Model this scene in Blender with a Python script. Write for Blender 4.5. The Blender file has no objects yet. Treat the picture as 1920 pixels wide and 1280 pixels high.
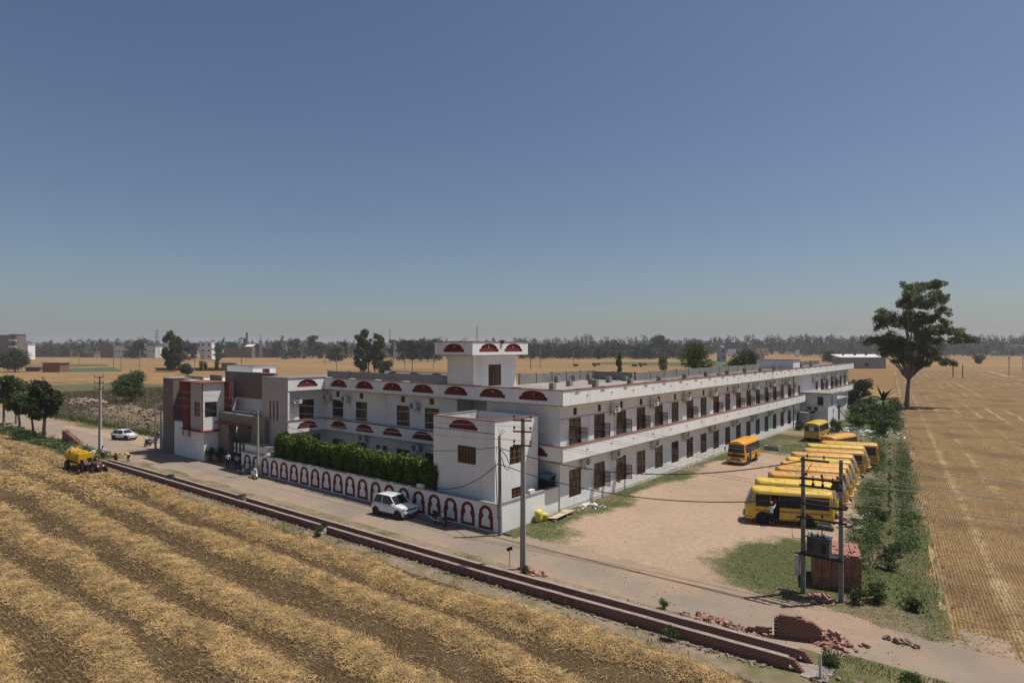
import bpy, bmesh, math, random
import numpy as np
from mathutils import Vector, Matrix
R = math.radians
scene = bpy.context.scene
C = scene.collection

# ---------------------------------------------------------------- camera, sky, sun, exposure
CAM_H = 13.5
CAM_YAW = math.atan(954 / 1175.0)
cam_data = bpy.data.cameras.new("camera")
cam_data.sensor_width = 36.0
cam_data.lens = 36.0 * 1175 / 1920
cam_data.shift_y = 9 / 1920
cam_data.clip_start = 0.5
cam_data.clip_end = 20000
cam = bpy.data.objects.new("camera", cam_data)
C.objects.link(cam)
cam.location = (0, 0, CAM_H)
cam.rotation_euler = (R(90), 0, CAM_YAW)
scene.camera = cam

SUN_TRAVEL = Vector((-0.30, -0.35, -1.0)).normalized()
world = bpy.data.worlds.new("World")
scene.world = world
world.use_nodes = True
wn = world.node_tree.nodes
wl = world.node_tree.links
sky = wn.new("ShaderNodeTexSky")
sky.sky_type = 'NISHITA'
sky.sun_disc = False
sky.sun_elevation = math.asin(-SUN_TRAVEL.z)
sky.sun_rotation = math.atan2(-SUN_TRAVEL.x, -SUN_TRAVEL.y)
sky.altitude = 240
sky.air_density = 1.0
sky.dust_density = 1.45
sky.ozone_density = 3.6
wn["Background"].inputs[1].default_value = 0.069
wl.new(sky.outputs[0], wn["Background"].inputs[0])
sun_data = bpy.data.lights.new("sun", 'SUN')
sun_data.energy = 4.8
sun_data.angle = R(0.53)
sun_data.color = (1.0, 0.95, 0.87)
sun = bpy.data.objects.new("sun", sun_data)
C.objects.link(sun)
sun.rotation_euler = SUN_TRAVEL.to_track_quat('-Z', 'Y').to_euler()
sun.location = (40, 40, 120)
scene.view_settings.view_transform = 'Standard'
scene.view_settings.look = 'None'
scene.view_settings.gamma = 1
scene.view_settings.exposure = 0.04
scene.render.engine = 'CYCLES'
scene.cycles.use_denoising = True
scene.cycles.max_bounces = 6
scene.cycles.diffuse_bounces = 3
scene.cycles.transparent_max_bounces = 12
scene.cycles.volume_bounces = 0

# ---------------------------------------------------------------- survey helper: a photo bearing on the ground -> a place
FW = (-math.sin(CAM_YAW), math.cos(CAM_YAW))
RT = (math.cos(CAM_YAW), math.sin(CAM_YAW))
def gp(px, py, z=0.0):
    l = (px - 960) / 1175.0
    d = (CAM_H - z) * 1175.0 / (py - 649.0)
    return (d * FW[0] + l * d * RT[0], d * FW[1] + l * d * RT[1], z)
def at_depth(px, d, z=0.0):
    l = (px - 960) / 1175.0
    return (d * FW[0] + l * d * RT[0], d * FW[1] + l * d * RT[1], z)

# ---------------------------------------------------------------- materials
MATS = {}
def principled(name):
    m = bpy.data.materials.new(name)
    m.use_nodes = True
    nt = m.node_tree
    return m, nt.nodes, nt.links, nt.nodes["Principled BSDF"]
def mat(name, col, rough=0.85, var=0.18, scale=1.5, stretch=(1, 1, 1), metal=0.0, spec=0.3, bump=0.0, bscale=None, second=None, sec_scale=0.4, sec_lo=0.5, sec_hi=0.62, coat=0.0, streak=0.0, vary=0.0):
    m, n, l, p = principled(name)
    tc = n.new("ShaderNodeTexCoord")
    mp = n.new("ShaderNodeMapping"); mp.inputs['Scale'].default_value = stretch
    l.new(tc.outputs['Object'], mp.inputs['Vector'])
    nz = n.new("ShaderNodeTexNoise"); nz.inputs['Scale'].default_value = scale; nz.inputs['Detail'].default_value = 6; nz.inputs['Roughness'].default_value = 0.65
    l.new(mp.outputs[0], nz.inputs['Vector'])
    rmp = n.new("ShaderNodeValToRGB")
    a = [max(0, c * (1 - var)) for c in col]; b = [min(1, c * (1 + var)) for c in col]
    rmp.color_ramp.elements[0].position = 0.3; rmp.color_ramp.elements[1].position = 0.7
    rmp.color_ramp.elements[0].color = (*a, 1); rmp.color_ramp.elements[1].color = (*b, 1)
    l.new(nz.outputs['Fac'], rmp.inputs[0])
    out = rmp.outputs[0]
    if second:
        n2 = n.new("ShaderNodeTexNoise"); n2.inputs['Scale'].default_value = sec_scale; n2.inputs['Detail'].default_value = 8; n2.inputs['Roughness'].default_value = 0.7
        l.new(mp.outputs[0], n2.inputs['Vector'])
        r2 = n.new("ShaderNodeMapRange"); r2.inputs[1].default_value = sec_lo; r2.inputs[2].default_value = sec_hi
        l.new(n2.outputs['Fac'], r2.inputs[0])
        mx = n.new("ShaderNodeMixRGB"); mx.inputs[2].default_value = (*second, 1)
        l.new(r2.outputs[0], mx.inputs[0]); l.new(out, mx.inputs[1]); out = mx.outputs[0]
    if streak:       # rain streaks and damp stains
        ms_ = n.new("ShaderNodeMapping"); ms_.inputs['Scale'].default_value = (1.1, 1.1, 0.30); l.new(tc.outputs['Object'], ms_.inputs[0])
        n3 = n.new("ShaderNodeTexNoise"); n3.inputs['Scale'].default_value = 1.0; n3.inputs['Detail'].default_value = 5; n3.inputs['Roughness'].default_value = 0.6; l.new(ms_.outputs[0], n3.inputs['Vector'])
        r3 = n.new("ShaderNodeMapRange"); r3.inputs[1].default_value = 0.52; r3.inputs[2].default_value = 0.78; r3.inputs[4].default_value = streak; l.new(n3.outputs['Fac'], r3.inputs[0])
        m3 = n.new("ShaderNodeMixRGB"); m3.inputs[2].default_value = (col[0] * .42, col[1] * .39, col[2] * .36, 1); l.new(r3.outputs[0], m3.inputs[0]); l.new(out, m3.inputs[1]); out = m3.outputs[0]
    if vary:
        oi = n.new("ShaderNodeObjectInfo"); hv = n.new("ShaderNodeHueSaturation"); rv = n.new("ShaderNodeMapRange"); rv.inputs[3].default_value = 1 - vary; rv.inputs[4].default_value = 1 + vary * .5
        l.new(oi.outputs['Random'], rv.inputs[0]); l.new(rv.outputs[0], hv.inputs['Value']); l.new(out, hv.inputs['Color']); out = hv.outputs[0]
    l.new(out, p.inputs['Base Color'])
    p.inputs['Roughness'].default_value = rough
    p.inputs['Metallic'].default_value = metal
    p.inputs['Specular IOR Level'].default_value = spec
    p.inputs['Coat Weight'].default_value = coat
    if bump > 0:
        b1 = n.new("ShaderNodeTexNoise"); b1.inputs['Scale'].default_value = bscale or scale * 6; b1.inputs['Detail'].default_value = 4
        l.new(tc.outputs['Object'], b1.inputs['Vector'])
        bp = n.new("ShaderNodeBump"); bp.inputs['Strength'].default_value = bump; bp.inputs['Distance'].default_value = 0.05
        l.new(b1.outputs['Fac'], bp.inputs['Height']); l.new(bp.outputs[0], p.inputs['Normal'])
    MATS[name] = m
    return m

mat('whitewash', (0.78, 0.775, 0.76), 0.9, 0.06, 1.2, (1, 1, 0.25), second=(0.58, 0.55, 0.50), sec_scale=0.55, sec_lo=0.52, sec_hi=0.85, streak=0.2)
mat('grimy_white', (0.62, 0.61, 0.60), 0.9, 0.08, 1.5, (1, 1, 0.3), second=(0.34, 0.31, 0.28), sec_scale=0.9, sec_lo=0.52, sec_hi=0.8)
mat('wall_paint', (0.745, 0.74, 0.725), 0.9, 0.05, 0.8, (1, 1, 0.2), second=(0.55, 0.53, 0.49), sec_scale=0.7, sec_lo=0.52, sec_hi=0.85, streak=0.16)
mat('plinth', (0.52, 0.44, 0.38), 0.95, 0.15, 2, second=(0.66, 0.64, 0.62), sec_scale=1.2, sec_lo=0.45, sec_hi=0.6)
mat('red_paint', (0.150, 0.024, 0.021), 0.8, 0.15, 2.0)
mat('coping_red', (0.24, 0.085, 0.065), 0.85, 0.3, 2.0)
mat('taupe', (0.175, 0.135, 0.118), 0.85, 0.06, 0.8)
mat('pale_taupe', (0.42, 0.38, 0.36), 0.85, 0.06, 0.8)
mat('dark_drip', (0.16, 0.13, 0.11), 0.9, 0.3, 1.5)
mat('wood', (0.115, 0.046, 0.024), 0.55, 0.3, 4, (1, 1, 0.3))
mat('light_wood', (0.20, 0.085, 0.04), 0.55, 0.3, 4)
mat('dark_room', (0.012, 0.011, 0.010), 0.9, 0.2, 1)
mat('glass', (0.022, 0.024, 0.026), 0.12, 0.3, 0.7, spec=0.5)
mat('dull_glass', (0.060, 0.054, 0.048), 0.25, 0.5, 0.9, spec=0.5, vary=0.75)
mat('ditch_dark', (0.022, 0.022, 0.016), 1.0, 0.3, 2, spec=0.0)  # near-black colour puts in the dark of a deeper ditch
mat('concrete', (0.25, 0.24, 0.225), 0.95, 0.25, 1.2, bump=0.2)
mat('panel_concrete', (0.235, 0.222, 0.205), 0.95, 0.2, 0.8, second=(0.13, 0.12, 0.11), sec_scale=0.8, sec_lo=0.55, sec_hi=0.75)
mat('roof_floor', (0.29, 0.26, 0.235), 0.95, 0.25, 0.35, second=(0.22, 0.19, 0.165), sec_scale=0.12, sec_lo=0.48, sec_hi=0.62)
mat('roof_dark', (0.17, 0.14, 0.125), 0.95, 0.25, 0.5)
mat('pole_concrete', (0.33, 0.31, 0.285), 0.95, 0.15, 1.5, (1, 1, .4), bump=0.1)
mat('dark_concrete', (0.185, 0.172, 0.155), 0.95, 0.2, 1.5)
mat('galvanised', (0.42, 0.43, 0.44), 0.5, 0.2, 3, metal=0.5)
mat('dark_metal', (0.035, 0.032, 0.030), 0.6, 0.3, 3, metal=0.3)
mat('rust', (0.10, 0.042, 0.025), 0.9, 0.4, 4)
mat('ac_white', (0.60, 0.595, 0.57), 0.5, 0.08, 3)
mat('black_rubber', (0.018, 0.018, 0.018), 0.85, 0.3, 6)
mat('rim', (0.33, 0.33, 0.33), 0.4, 0.1, 4, metal=0.7)
mat('dusty_rim', (0.16, 0.13, 0.10), 0.8, 0.2, 4)
mat('bus_lemon', (0.66, 0.43, 0.032), 0.42, 0.07, 0.9, spec=0.5, second=(0.46, 0.35, 0.13), sec_scale=1.4, sec_lo=0.45, sec_hi=0.8, vary=0.14)
mat('bus_orange', (0.64, 0.315, 0.040), 0.42, 0.07, 0.9, spec=0.5, second=(0.50, 0.34, 0.16), sec_scale=1.4, sec_lo=0.45, sec_hi=0.8, vary=0.14)
mat('bus_amber', (0.70, 0.31, 0.016), 0.35, 0.04, 0.9, spec=0.5)
mat('chrome', (0.6, 0.6, 0.6), 0.2, 0.05, 3, metal=1.0)
mat('lamp_glass', (0.75, 0.75, 0.72), 0.15, 0.05, 3, spec=0.6)
mat('tail_red', (0.35, 0.02, 0.015), 0.3, 0.1, 3)
mat('dusty_glare_glass', (0.24, 0.26, 0.29), 0.15, 0.25, 1.5, spec=0.6)  # pale base colour paints in bright sky reflection, with some dust film
mat('poster', (0.52, 0.53, 0.56), 0.5, 0.25, 5)
mat('car_white', (0.70, 0.70, 0.69), 0.25, 0.02, 1, spec=0.5, coat=0.5)
mat('car_plastic', (0.03, 0.03, 0.032), 0.6, 0.2, 3)
mat('tractor_paint', (0.10, 0.055, 0.035), 0.7, 0.35, 3)
mat('tank_yellow', (0.62, 0.36, 0.012), 0.5, 0.15, 2, second=(0.30, 0.18, 0.05), sec_scale=1.5, sec_lo=0.52, sec_hi=0.7)
mat('transformer_grey', (0.065, 0.075, 0.08), 0.55, 0.2, 3)
mat('porcelain', (0.10, 0.04, 0.025), 0.3, 0.2, 3)
mat('wire', (0.03, 0.03, 0.03), 0.7, 0.2, 3)
mat('pale_wire', (0.30, 0.30, 0.30), 0.5, 0.1, 3, metal=0.6)
mat('brick', (0.215, 0.098, 0.074), 0.95, 0.42, 2.6, second=(0.33, 0.215, 0.175), sec_scale=3.1, sec_lo=0.5, sec_hi=0.68)
mat('stack_brick', (0.29, 0.135, 0.098), 0.95, 0.42, 3.1, second=(0.38, 0.25, 0.20), sec_scale=3.7, sec_lo=0.5, sec_hi=0.68)
mat('brick_dusty', (0.33, 0.175, 0.135), 0.95, 0.30, 2.3)
mat('mortar_cap', (0.28, 0.23, 0.20), 0.95, 0.2, 2.0)
mat('mortar', (0.20, 0.13, 0.105), 0.95, 0.25, 2.0)
mat('far_brick', (0.22, 0.105, 0.080), 0.95, 0.25, 0.3)
mat('rubble', (0.27, 0.195, 0.145), 0.95, 0.35, 1.3)
mat('clod', (0.20, 0.15, 0.11), 0.95, 0.3, 1.2)
mat('stone_grey', (0.24, 0.21, 0.185), 0.95, 0.3, 1.2)
mat('sack_yellow', (0.58, 0.50, 0.10), 0.7, 0.15, 3)
mat('sheet_tan', (0.42, 0.36, 0.22), 0.7, 0.1, 2)
mat('litter_white', (0.66, 0.65, 0.62), 0.7, 0.2, 2)
mat('skin', (0.17, 0.085, 0.052), 0.6, 0.05, 3)
mat('shirt_white', (0.62, 0.62, 0.64), 0.9, 0.06, 4)
mat('shirt_blue', (0.36, 0.38, 0.46), 0.9, 0.06, 4)
mat('trouser_dark', (0.025, 0.025, 0.030), 0.9, 0.1, 4)
mat('cloth_maroon', (0.19, 0.020, 0.035), 0.9, 0.15, 4)
mat('cloth_yellow', (0.62, 0.52, 0.06), 0.9, 0.1, 4)
mat('turban_orange', (0.50, 0.13, 0.03), 0.9, 0.1, 4)
mat('hair', (0.012, 0.010, 0.009), 0.8, 0.1, 4)
mat('sky_blue_paint', (0.24, 0.43, 0.52), 0.9, 0.1, 0.3)
mat('pale_blue_wall', (0.28, 0.33, 0.38), 0.9, 0.1, 0.3)
mat('cream_wall', (0.45, 0.40, 0.32), 0.9, 0.1, 0.3)
mat('shed_roof', (0.62, 0.62, 0.62), 0.5, 0.08, 0.5)
mat('shed_wall', (0.27, 0.25, 0.24), 0.9, 0.12, 0.3)
mat('bark', (0.115, 0.085, 0.065), 0.95, 0.3, 2, (1, 1, .3), bump=0.3)
mat('bark_pale', (0.20, 0.165, 0.135), 0.95, 0.3, 2, (1, 1, .3), bump=0.3)
mat('blue_tarp', (0.10, 0.20, 0.36), 0.6, 0.15, 2)
mat('letter_blue', (0.03, 0.035, 0.09), 0.8, 0.1, 3)
mat('band_white', (0.58, 0.57, 0.56), 0.9, 0.08, 3)
mat('pot', (0.22, 0.08, 0.045), 0.9, 0.2, 3)
mat('green_plastic', (0.03, 0.17, 0.11), 0.5, 0.1, 2)

def leaf_mat(name, col, var=0.45, scale=0.9, trans=0.25):
    m, n, l, p = principled(name)
    tc = n.new("ShaderNodeTexCoord")
    nz = n.new("ShaderNodeTexNoise"); nz.inputs['Scale'].default_value = scale; nz.inputs['Detail'].default_value = 3
    l.new(tc.outputs['Object'], nz.inputs['Vector'])
    oi = n.new("ShaderNodeObjectInfo")
    rmp = n.new("ShaderNodeValToRGB")
    rmp.color_ramp.elements[0].position = 0.28; rmp.color_ramp.elements[1].position = 0.72
    rmp.color_ramp.elements[0].color = (*[c * (1 - var) for c in col], 1)
    rmp.color_ramp.elements[1].color = (col[0] * (1 + var * 1.1), col[1] * (1 + var * .9), col[2] * (1 + var * .5), 1)
    l.new(nz.outputs['Fac'], rmp.inputs[0])
    hs = n.new("ShaderNodeHueSaturation")
    mr = n.new("ShaderNodeMapRange"); mr.inputs[3].default_value = 0.8; mr.inputs[4].default_value = 1.2
    l.new(oi.outputs['Random'], mr.inputs[0]); l.new(mr.outputs[0], hs.inputs['Value'])
    l.new(rmp.outputs[0], hs.inputs['Color']); l.new(hs.outputs[0], p.inputs['Base Color'])
    p.inputs['Roughness'].default_value = 0.6
    p.inputs['Specular IOR Level'].default_value = 0.25
    tr = n.new("ShaderNodeBsdfTranslucent"); l.new(hs.outputs[0], tr.inputs[0])
    ms = n.new("ShaderNodeMixShader"); ms.inputs[0].default_value = trans
    l.new(p.outputs[0], ms.inputs[1]); l.new(tr.outputs[0], ms.inputs[2])
    l.new(ms.outputs[0], n["Material Output"].inputs['Surface'])
    MATS[name] = m
    return m
leaf_mat('leaf_dark', (0.056, 0.080, 0.027))
leaf_mat('leaf_gum', (0.105, 0.125, 0.045), 0.5, 0.5, 0.38)
leaf_mat('leaf_mid', (0.072, 0.105, 0.030))
leaf_mat('leaf_hedge', (0.088, 0.138, 0.018), 0.5, 1.5)
leaf_mat('leaf_mango', (0.095, 0.130, 0.020), 0.5)
leaf_mat('leaf_far', (0.045, 0.060, 0.028), 0.35)
leaf_mat('leaf_yellowish', (0.115, 0.135, 0.030), 0.4)
leaf_mat('leaf_purple', (0.20, 0.15, 0.30), 0.3)
leaf_mat('weed', (0.068, 0.108, 0.034), 0.5, 0.8)
leaf_mat('grass', (0.088, 0.118, 0.034), 0.5, 0.5)
leaf_mat('dry_weed', (0.150, 0.120, 0.080), 0.4, 0.4, 0.1)
leaf_mat('straw', (0.360, 0.255, 0.125), 0.45, 1.4, 0.1)
leaf_mat('border_stalk', (0.20, 0.115, 0.040), 0.4, 0.8, 0.1)
leaf_mat('stubble', (0.150, 0.098, 0.044), 0.4, 1.1, 0.1)

def clear_glass():
    m, n, l, p = principled('clear_glass')
    p.inputs['Base Color'].default_value = (0.25, 0.25, 0.24, 1); p.inputs['Roughness'].default_value = 0.1
    t = n.new("ShaderNodeBsdfTransparent"); t.inputs[0].default_value = (.85, .85, .85, 1)
    ms = n.new("ShaderNodeMixShader"); ms.inputs[0].default_value = 0.3
    l.new(t.outputs[0], ms.inputs[1]); l.new(p.outputs[0], ms.inputs[2]); l.new(ms.outputs[0], n["Material Output"].inputs['Surface'])
    MATS['clear_glass'] = m
clear_glass()

def pattern_mats():
    # diagonal stone cladding of the gate portal
    m, n, l, p = principled('cladding')
    tc = n.new("ShaderNodeTexCoord"); mp = n.new("ShaderNodeMapping")
    sx = n.new("ShaderNodeSeparateXYZ"); cx = n.new("ShaderNodeCombineXYZ")
    l.new(tc.outputs['Object'], sx.inputs[0])
    ad = n.new("ShaderNodeMath"); ad.operation = 'ADD'; l.new(sx.outputs[0], ad.inputs[0]); l.new(sx.outputs[1], ad.inputs[1])
    l.new(ad.outputs[0], cx.inputs[0]); l.new(sx.outputs[2], cx.inputs[1])
    mp.inputs['Rotation'].default_value = (0, 0, R(45)); l.new(cx.outputs[0], mp.inputs['Vector'])
    bk = n.new("ShaderNodeTexBrick"); bk.inputs['Scale'].default_value = 1.6
    bk.inputs['Color1'].default_value = (0.22, 0.165, 0.125, 1); bk.inputs['Color2'].default_value = (0.30, 0.245, 0.195, 1); bk.inputs['Mortar'].default_value = (0.10, 0.08, 0.065, 1)
    bk.inputs['Mortar Size'].default_value = 0.03; l.new(mp.outputs[0], bk.inputs['Vector'])
    l.new(bk.outputs[0], p.inputs['Base Color']); p.inputs['Roughness'].default_value = 0.8
    MATS['cladding'] = m
    # red stripe along the bus with worn pale lettering
    m, n, l, p = principled('bus_stripe')
    tc = n.new("ShaderNodeTexCoord"); mp = n.new("ShaderNodeMapping"); mp.inputs['Scale'].default_value = (7, 0.01, 9)
    l.new(tc.outputs['Object'], mp.inputs['Vector'])
    nz = n.new("ShaderNodeTexNoise"); nz.inputs['Scale'].default_value = 1.6; nz.inputs['Detail'].default_value = 2; l.new(mp.outputs[0], nz.inputs['Vector'])
    rp = n.new("ShaderNodeValToRGB"); rp.color_ramp.interpolation = 'CONSTANT'
    rp.color_ramp.elements[0].color = (0.36, 0.075, 0.03, 1); rp.color_ramp.elements[1].color = (0.50, 0.30, 0.20, 1); rp.color_ramp.elements[1].position = 0.56
    l.new(nz.outputs['Fac'], rp.inputs[0]); l.new(rp.outputs[0], p.inputs['Base Color']); p.inputs['Roughness'].default_value = 0.6
    MATS['bus_stripe'] = m
    # far walls of brick, courses too far off to tell apart
    # a sheet whose colour follows an attribute: 0 -> a, 1 -> b, with fine noise
    def attr_mat(name, attr, a, b, edge=0.22, nscale=1.2, av=0.25, bv=0.25, fine=7.0, lines=None, extra=None, drill=None):
        m, n, l, p = principled(name)
        tc = n.new("ShaderNodeTexCoord")
        at = n.new("ShaderNodeAttribute"); at.attribute_name = attr
        nz = n.new("ShaderNodeTexNoise"); nz.inputs['Scale'].default_value = nscale; nz.inputs['Detail'].default_value = 8; nz.inputs['Roughness'].default_value = 0.7
        l.new(tc.outputs['Object'], nz.inputs['Vector'])
        s1 = n.new("ShaderNodeMath"); s1.operation = 'SUBTRACT'; s1.inputs[1].default_value = 0.5; l.new(nz.outputs['Fac'], s1.inputs[0])
        m1 = n.new("ShaderNodeMath"); m1.operation = 'MULTIPLY_ADD'; m1.inputs[1].default_value = 1.6; l.new(s1.outputs[0], m1.inputs[0]); l.new(at.outputs['Fac'], m1.inputs[2])
        mr = n.new("ShaderNodeMapRange"); mr.inputs[1].default_value = 0.5 - edge; mr.inputs[2].default_value = 0.5 + edge; l.new(m1.outputs[0], mr.inputs[0])
        def tone(col, v, sc):
            q = n.new("ShaderNodeTexNoise"); q.inputs['Scale'].default_value = sc; q.inputs['Detail'].default_value = 7; q.inputs['Roughness'].default_value = 0.75
            if lines:
                mp = n.new("ShaderNodeMapping"); mp.inputs['Rotation'].default_value = (0, 0, lines[0]); mp.inputs['Scale'].default_value = lines[1]
                l.new(tc.outputs['Object'], mp.inputs[0]); l.new(mp.outputs[0], q.inputs['Vector'])
            else:
                l.new(tc.outputs['Object'], q.inputs['Vector'])
            r = n.new("ShaderNodeValToRGB"); r.color_ramp.elements[0].position = 0.3; r.color_ramp.elements[1].position = 0.7
            r.color_ramp.elements[0].color = (*[c * (1 - v) for c in col], 1); r.color_ramp.elements[1].color = (*[min(1, c * (1 + v)) for c in col], 1)
            l.new(q.outputs['Fac'], r.inputs[0]); return r.outputs[0]
        mx = n.new("ShaderNodeMixRGB"); l.new(mr.outputs[0], mx.inputs[0]); l.new(tone(a, av, fine), mx.inputs[1]); l.new(tone(b, bv, fine * 0.8), mx.inputs[2])
        out = mx.outputs[0]
        if extra:      # broad patches of another earth tone
            q = n.new("ShaderNodeTexNoise"); q.inputs['Scale'].default_value = extra[1]; q.inputs['Detail'].default_value = 6; l.new(tc.outputs['Object'], q.inputs['Vector'])
            r = n.new("ShaderNodeMapRange"); r.inputs[1].default_value = 0.48; r.inputs[2].default_value = 0.66; r.inputs[4].default_value = extra[2]; l.new(q.outputs['Fac'], r.inputs[0])
            m2 = n.new("ShaderNodeMixRGB"); m2.inputs[2].default_value = (*extra[0], 1); l.new(r.outputs[0], m2.inputs[0]); l.new(out, m2.inputs[1]); out = m2.outputs[0]
        if drill:      # the drill rows of the cut crop: (heading, spacing, strength)
            md = n.new("ShaderNodeMapping"); md.inputs['Rotation'].default_value = (0, 0, drill[0]); l.new(tc.outputs['Object'], md.inputs[0])
            wv = n.new("ShaderNodeTexWave"); wv.inputs['Scale'].default_value = 0.314 / drill[1]; wv.inputs['Distortion'].default_value = 0.8; wv.inputs['Detail'].default_value = 3; wv.inputs['Detail Scale'].default_value = 1.5; l.new(md.outputs[0], wv.inputs['Vector'])
            rw = n.new("ShaderNodeMapRange"); rw.inputs[3].default_value = 1 - drill[2]; rw.inputs[4].default_value = 1.12; l.new(wv.outputs['Fac'], rw.inputs[0])
            mw = n.new("ShaderNodeMixRGB"); mw.blend_type = 'MULTIPLY'; mw.inputs[0].default_value = 1.0; l.new(out, mw.inputs[1]); l.new(rw.outputs[0], mw.inputs[2]); out = mw.outputs[0]
        l.new(out, p.inputs['Base Color']); p.inputs['Roughness'].default_value = 0.95; p.inputs['Specular IOR Level'].default_value = 0.1
        bp = n.new("ShaderNodeBump"); bp.inputs['Strength'].default_value = 0.5; bp.inputs['Distance'].default_value = 0.08
        bz = n.new("ShaderNodeTexNoise"); bz.inputs['Scale'].default_value = fine * .8; bz.inputs['Detail'].default_value = 5; l.new(tc.outputs['Object'], bz.inputs['Vector'])
        l.new(bz.outputs['Fac'], bp.inputs['Height']); l.new(bp.outputs[0], p.inputs['Normal'])
        MATS[name] = m
    attr_mat('near_field', 'straw', (0.098, 0.064, 0.033), (0.31, 0.208, 0.096), 0.25, 0.9, 0.4, 0.3, 3.0, (0, (0.35, 3.2, 1)), ((0.125, 0.086, 0.050), 0.35, 0.7), (R(90), 0.15, 0.26))
    attr_mat('right_field', 'straw', (0.225, 0.143, 0.067), (0.38, 0.275, 0.150), 0.25, 0.7, 0.3, 0.2, 2.2, (R(-8.0), (3.0, 0.16, 1)), ((0.135, 0.085, 0.045), 0.16, 0.8), (R(-8.0), 0.18, 0.38))
    attr_mat('yard_earth', 'green', (0.345, 0.250, 0.175), (0.090, 0.098, 0.040), 0.18, 0.55, 0.20, 0.35, 2.4, None, ((0.275, 0.200, 0.142), 0.11, 0.8))
    attr_mat('road_surface', 'dust', (0.255, 0.205, 0.160), (0.310, 0.215, 0.148), 0.3, 0.35, 0.10, 0.14, 1.1, None, ((0.205, 0.170, 0.138), 0.2, 0.8))
    attr_mat('bank_earth', 'green', (0.235, 0.175, 0.125), (0.115, 0.115, 0.050), 0.2, 1.2, 0.3, 0.35, 3.0)
    attr_mat('lot_earth', 'green', (0.205, 0.150, 0.098), (0.105, 0.098, 0.050), 0.25, 0.25, 0.25, 0.3, 0.9)
    # the plain of stubble fields
    m, n, l, p = principled('plain')
    tc = n.new("ShaderNodeTexCoord")
    mp = n.new("ShaderNodeMapping"); mp.inputs['Scale'].default_value = (0.006, 0.012, 1); mp.inputs['Rotation'].default_value = (0, 0, 0.25)
    l.new(tc.outputs['Object'], mp.inputs[0])
    vo = n.new("ShaderNodeTexVoronoi"); vo.distance = 'CHEBYCHEV'; vo.inputs['Scale'].default_value = 1.0; l.new(mp.outputs[0], vo.inputs['Vector'])
    rp = n.new("ShaderNodeValToRGB"); sp = n.new("ShaderNodeSeparateColor"); l.new(vo.outputs['Color'], sp.inputs[0]); l.new(sp.outputs[0], rp.inputs[0])
    e = rp.color_ramp.elements; e[0].position = 0.0; e[0].color = (0.225, 0.135, 0.060, 1); e[1].position = 1.0; e[1].color = (0.295, 0.188, 0.088, 1)
    x = e.new(0.5); x.color = (0.26, 0.162, 0.074, 1)
    nz = n.new("ShaderNodeTexNoise"); nz.inputs['Scale'].default_value = 1; nz.inputs['Detail'].default_value = 8; nz.inputs['Roughness'].default_value = 0.7
    mp2 = n.new("ShaderNodeMapping"); mp2.inputs['Scale'].default_value = (0.02, 0.16, 1); mp2.inputs['Rotation'].default_value = (0, 0, 0.1); l.new(tc.outputs['Object'], mp2.inputs[0]); l.new(mp2.outputs[0], nz.inputs['Vector'])
    mr = n.new("ShaderNodeMapRange"); mr.inputs[1].default_value = 0.42; mr.inputs[2].default_value = 0.7; mr.inputs[4].default_value = 0.75; l.new(nz.outputs['Fac'], mr.inputs[0])
    mx = n.new("ShaderNodeMixRGB"); mx.inputs[2].default_value = (0.135, 0.085, 0.045, 1); l.new(mr.outputs[0], mx.inputs[0]); l.new(rp.outputs[0], mx.inputs[1])
    l.new(mx.outputs[0], p.inputs['Base Color']); p.inputs['Roughness'].default_value = 1.0; p.inputs['Specular IOR Level'].default_value = 0.05
    MATS['plain'] = m
pattern_mats()
mat('green_crop', (0.062, 0.088, 0.034), 0.95, 0.35, 0.3, (.2, 1, 1))
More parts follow.
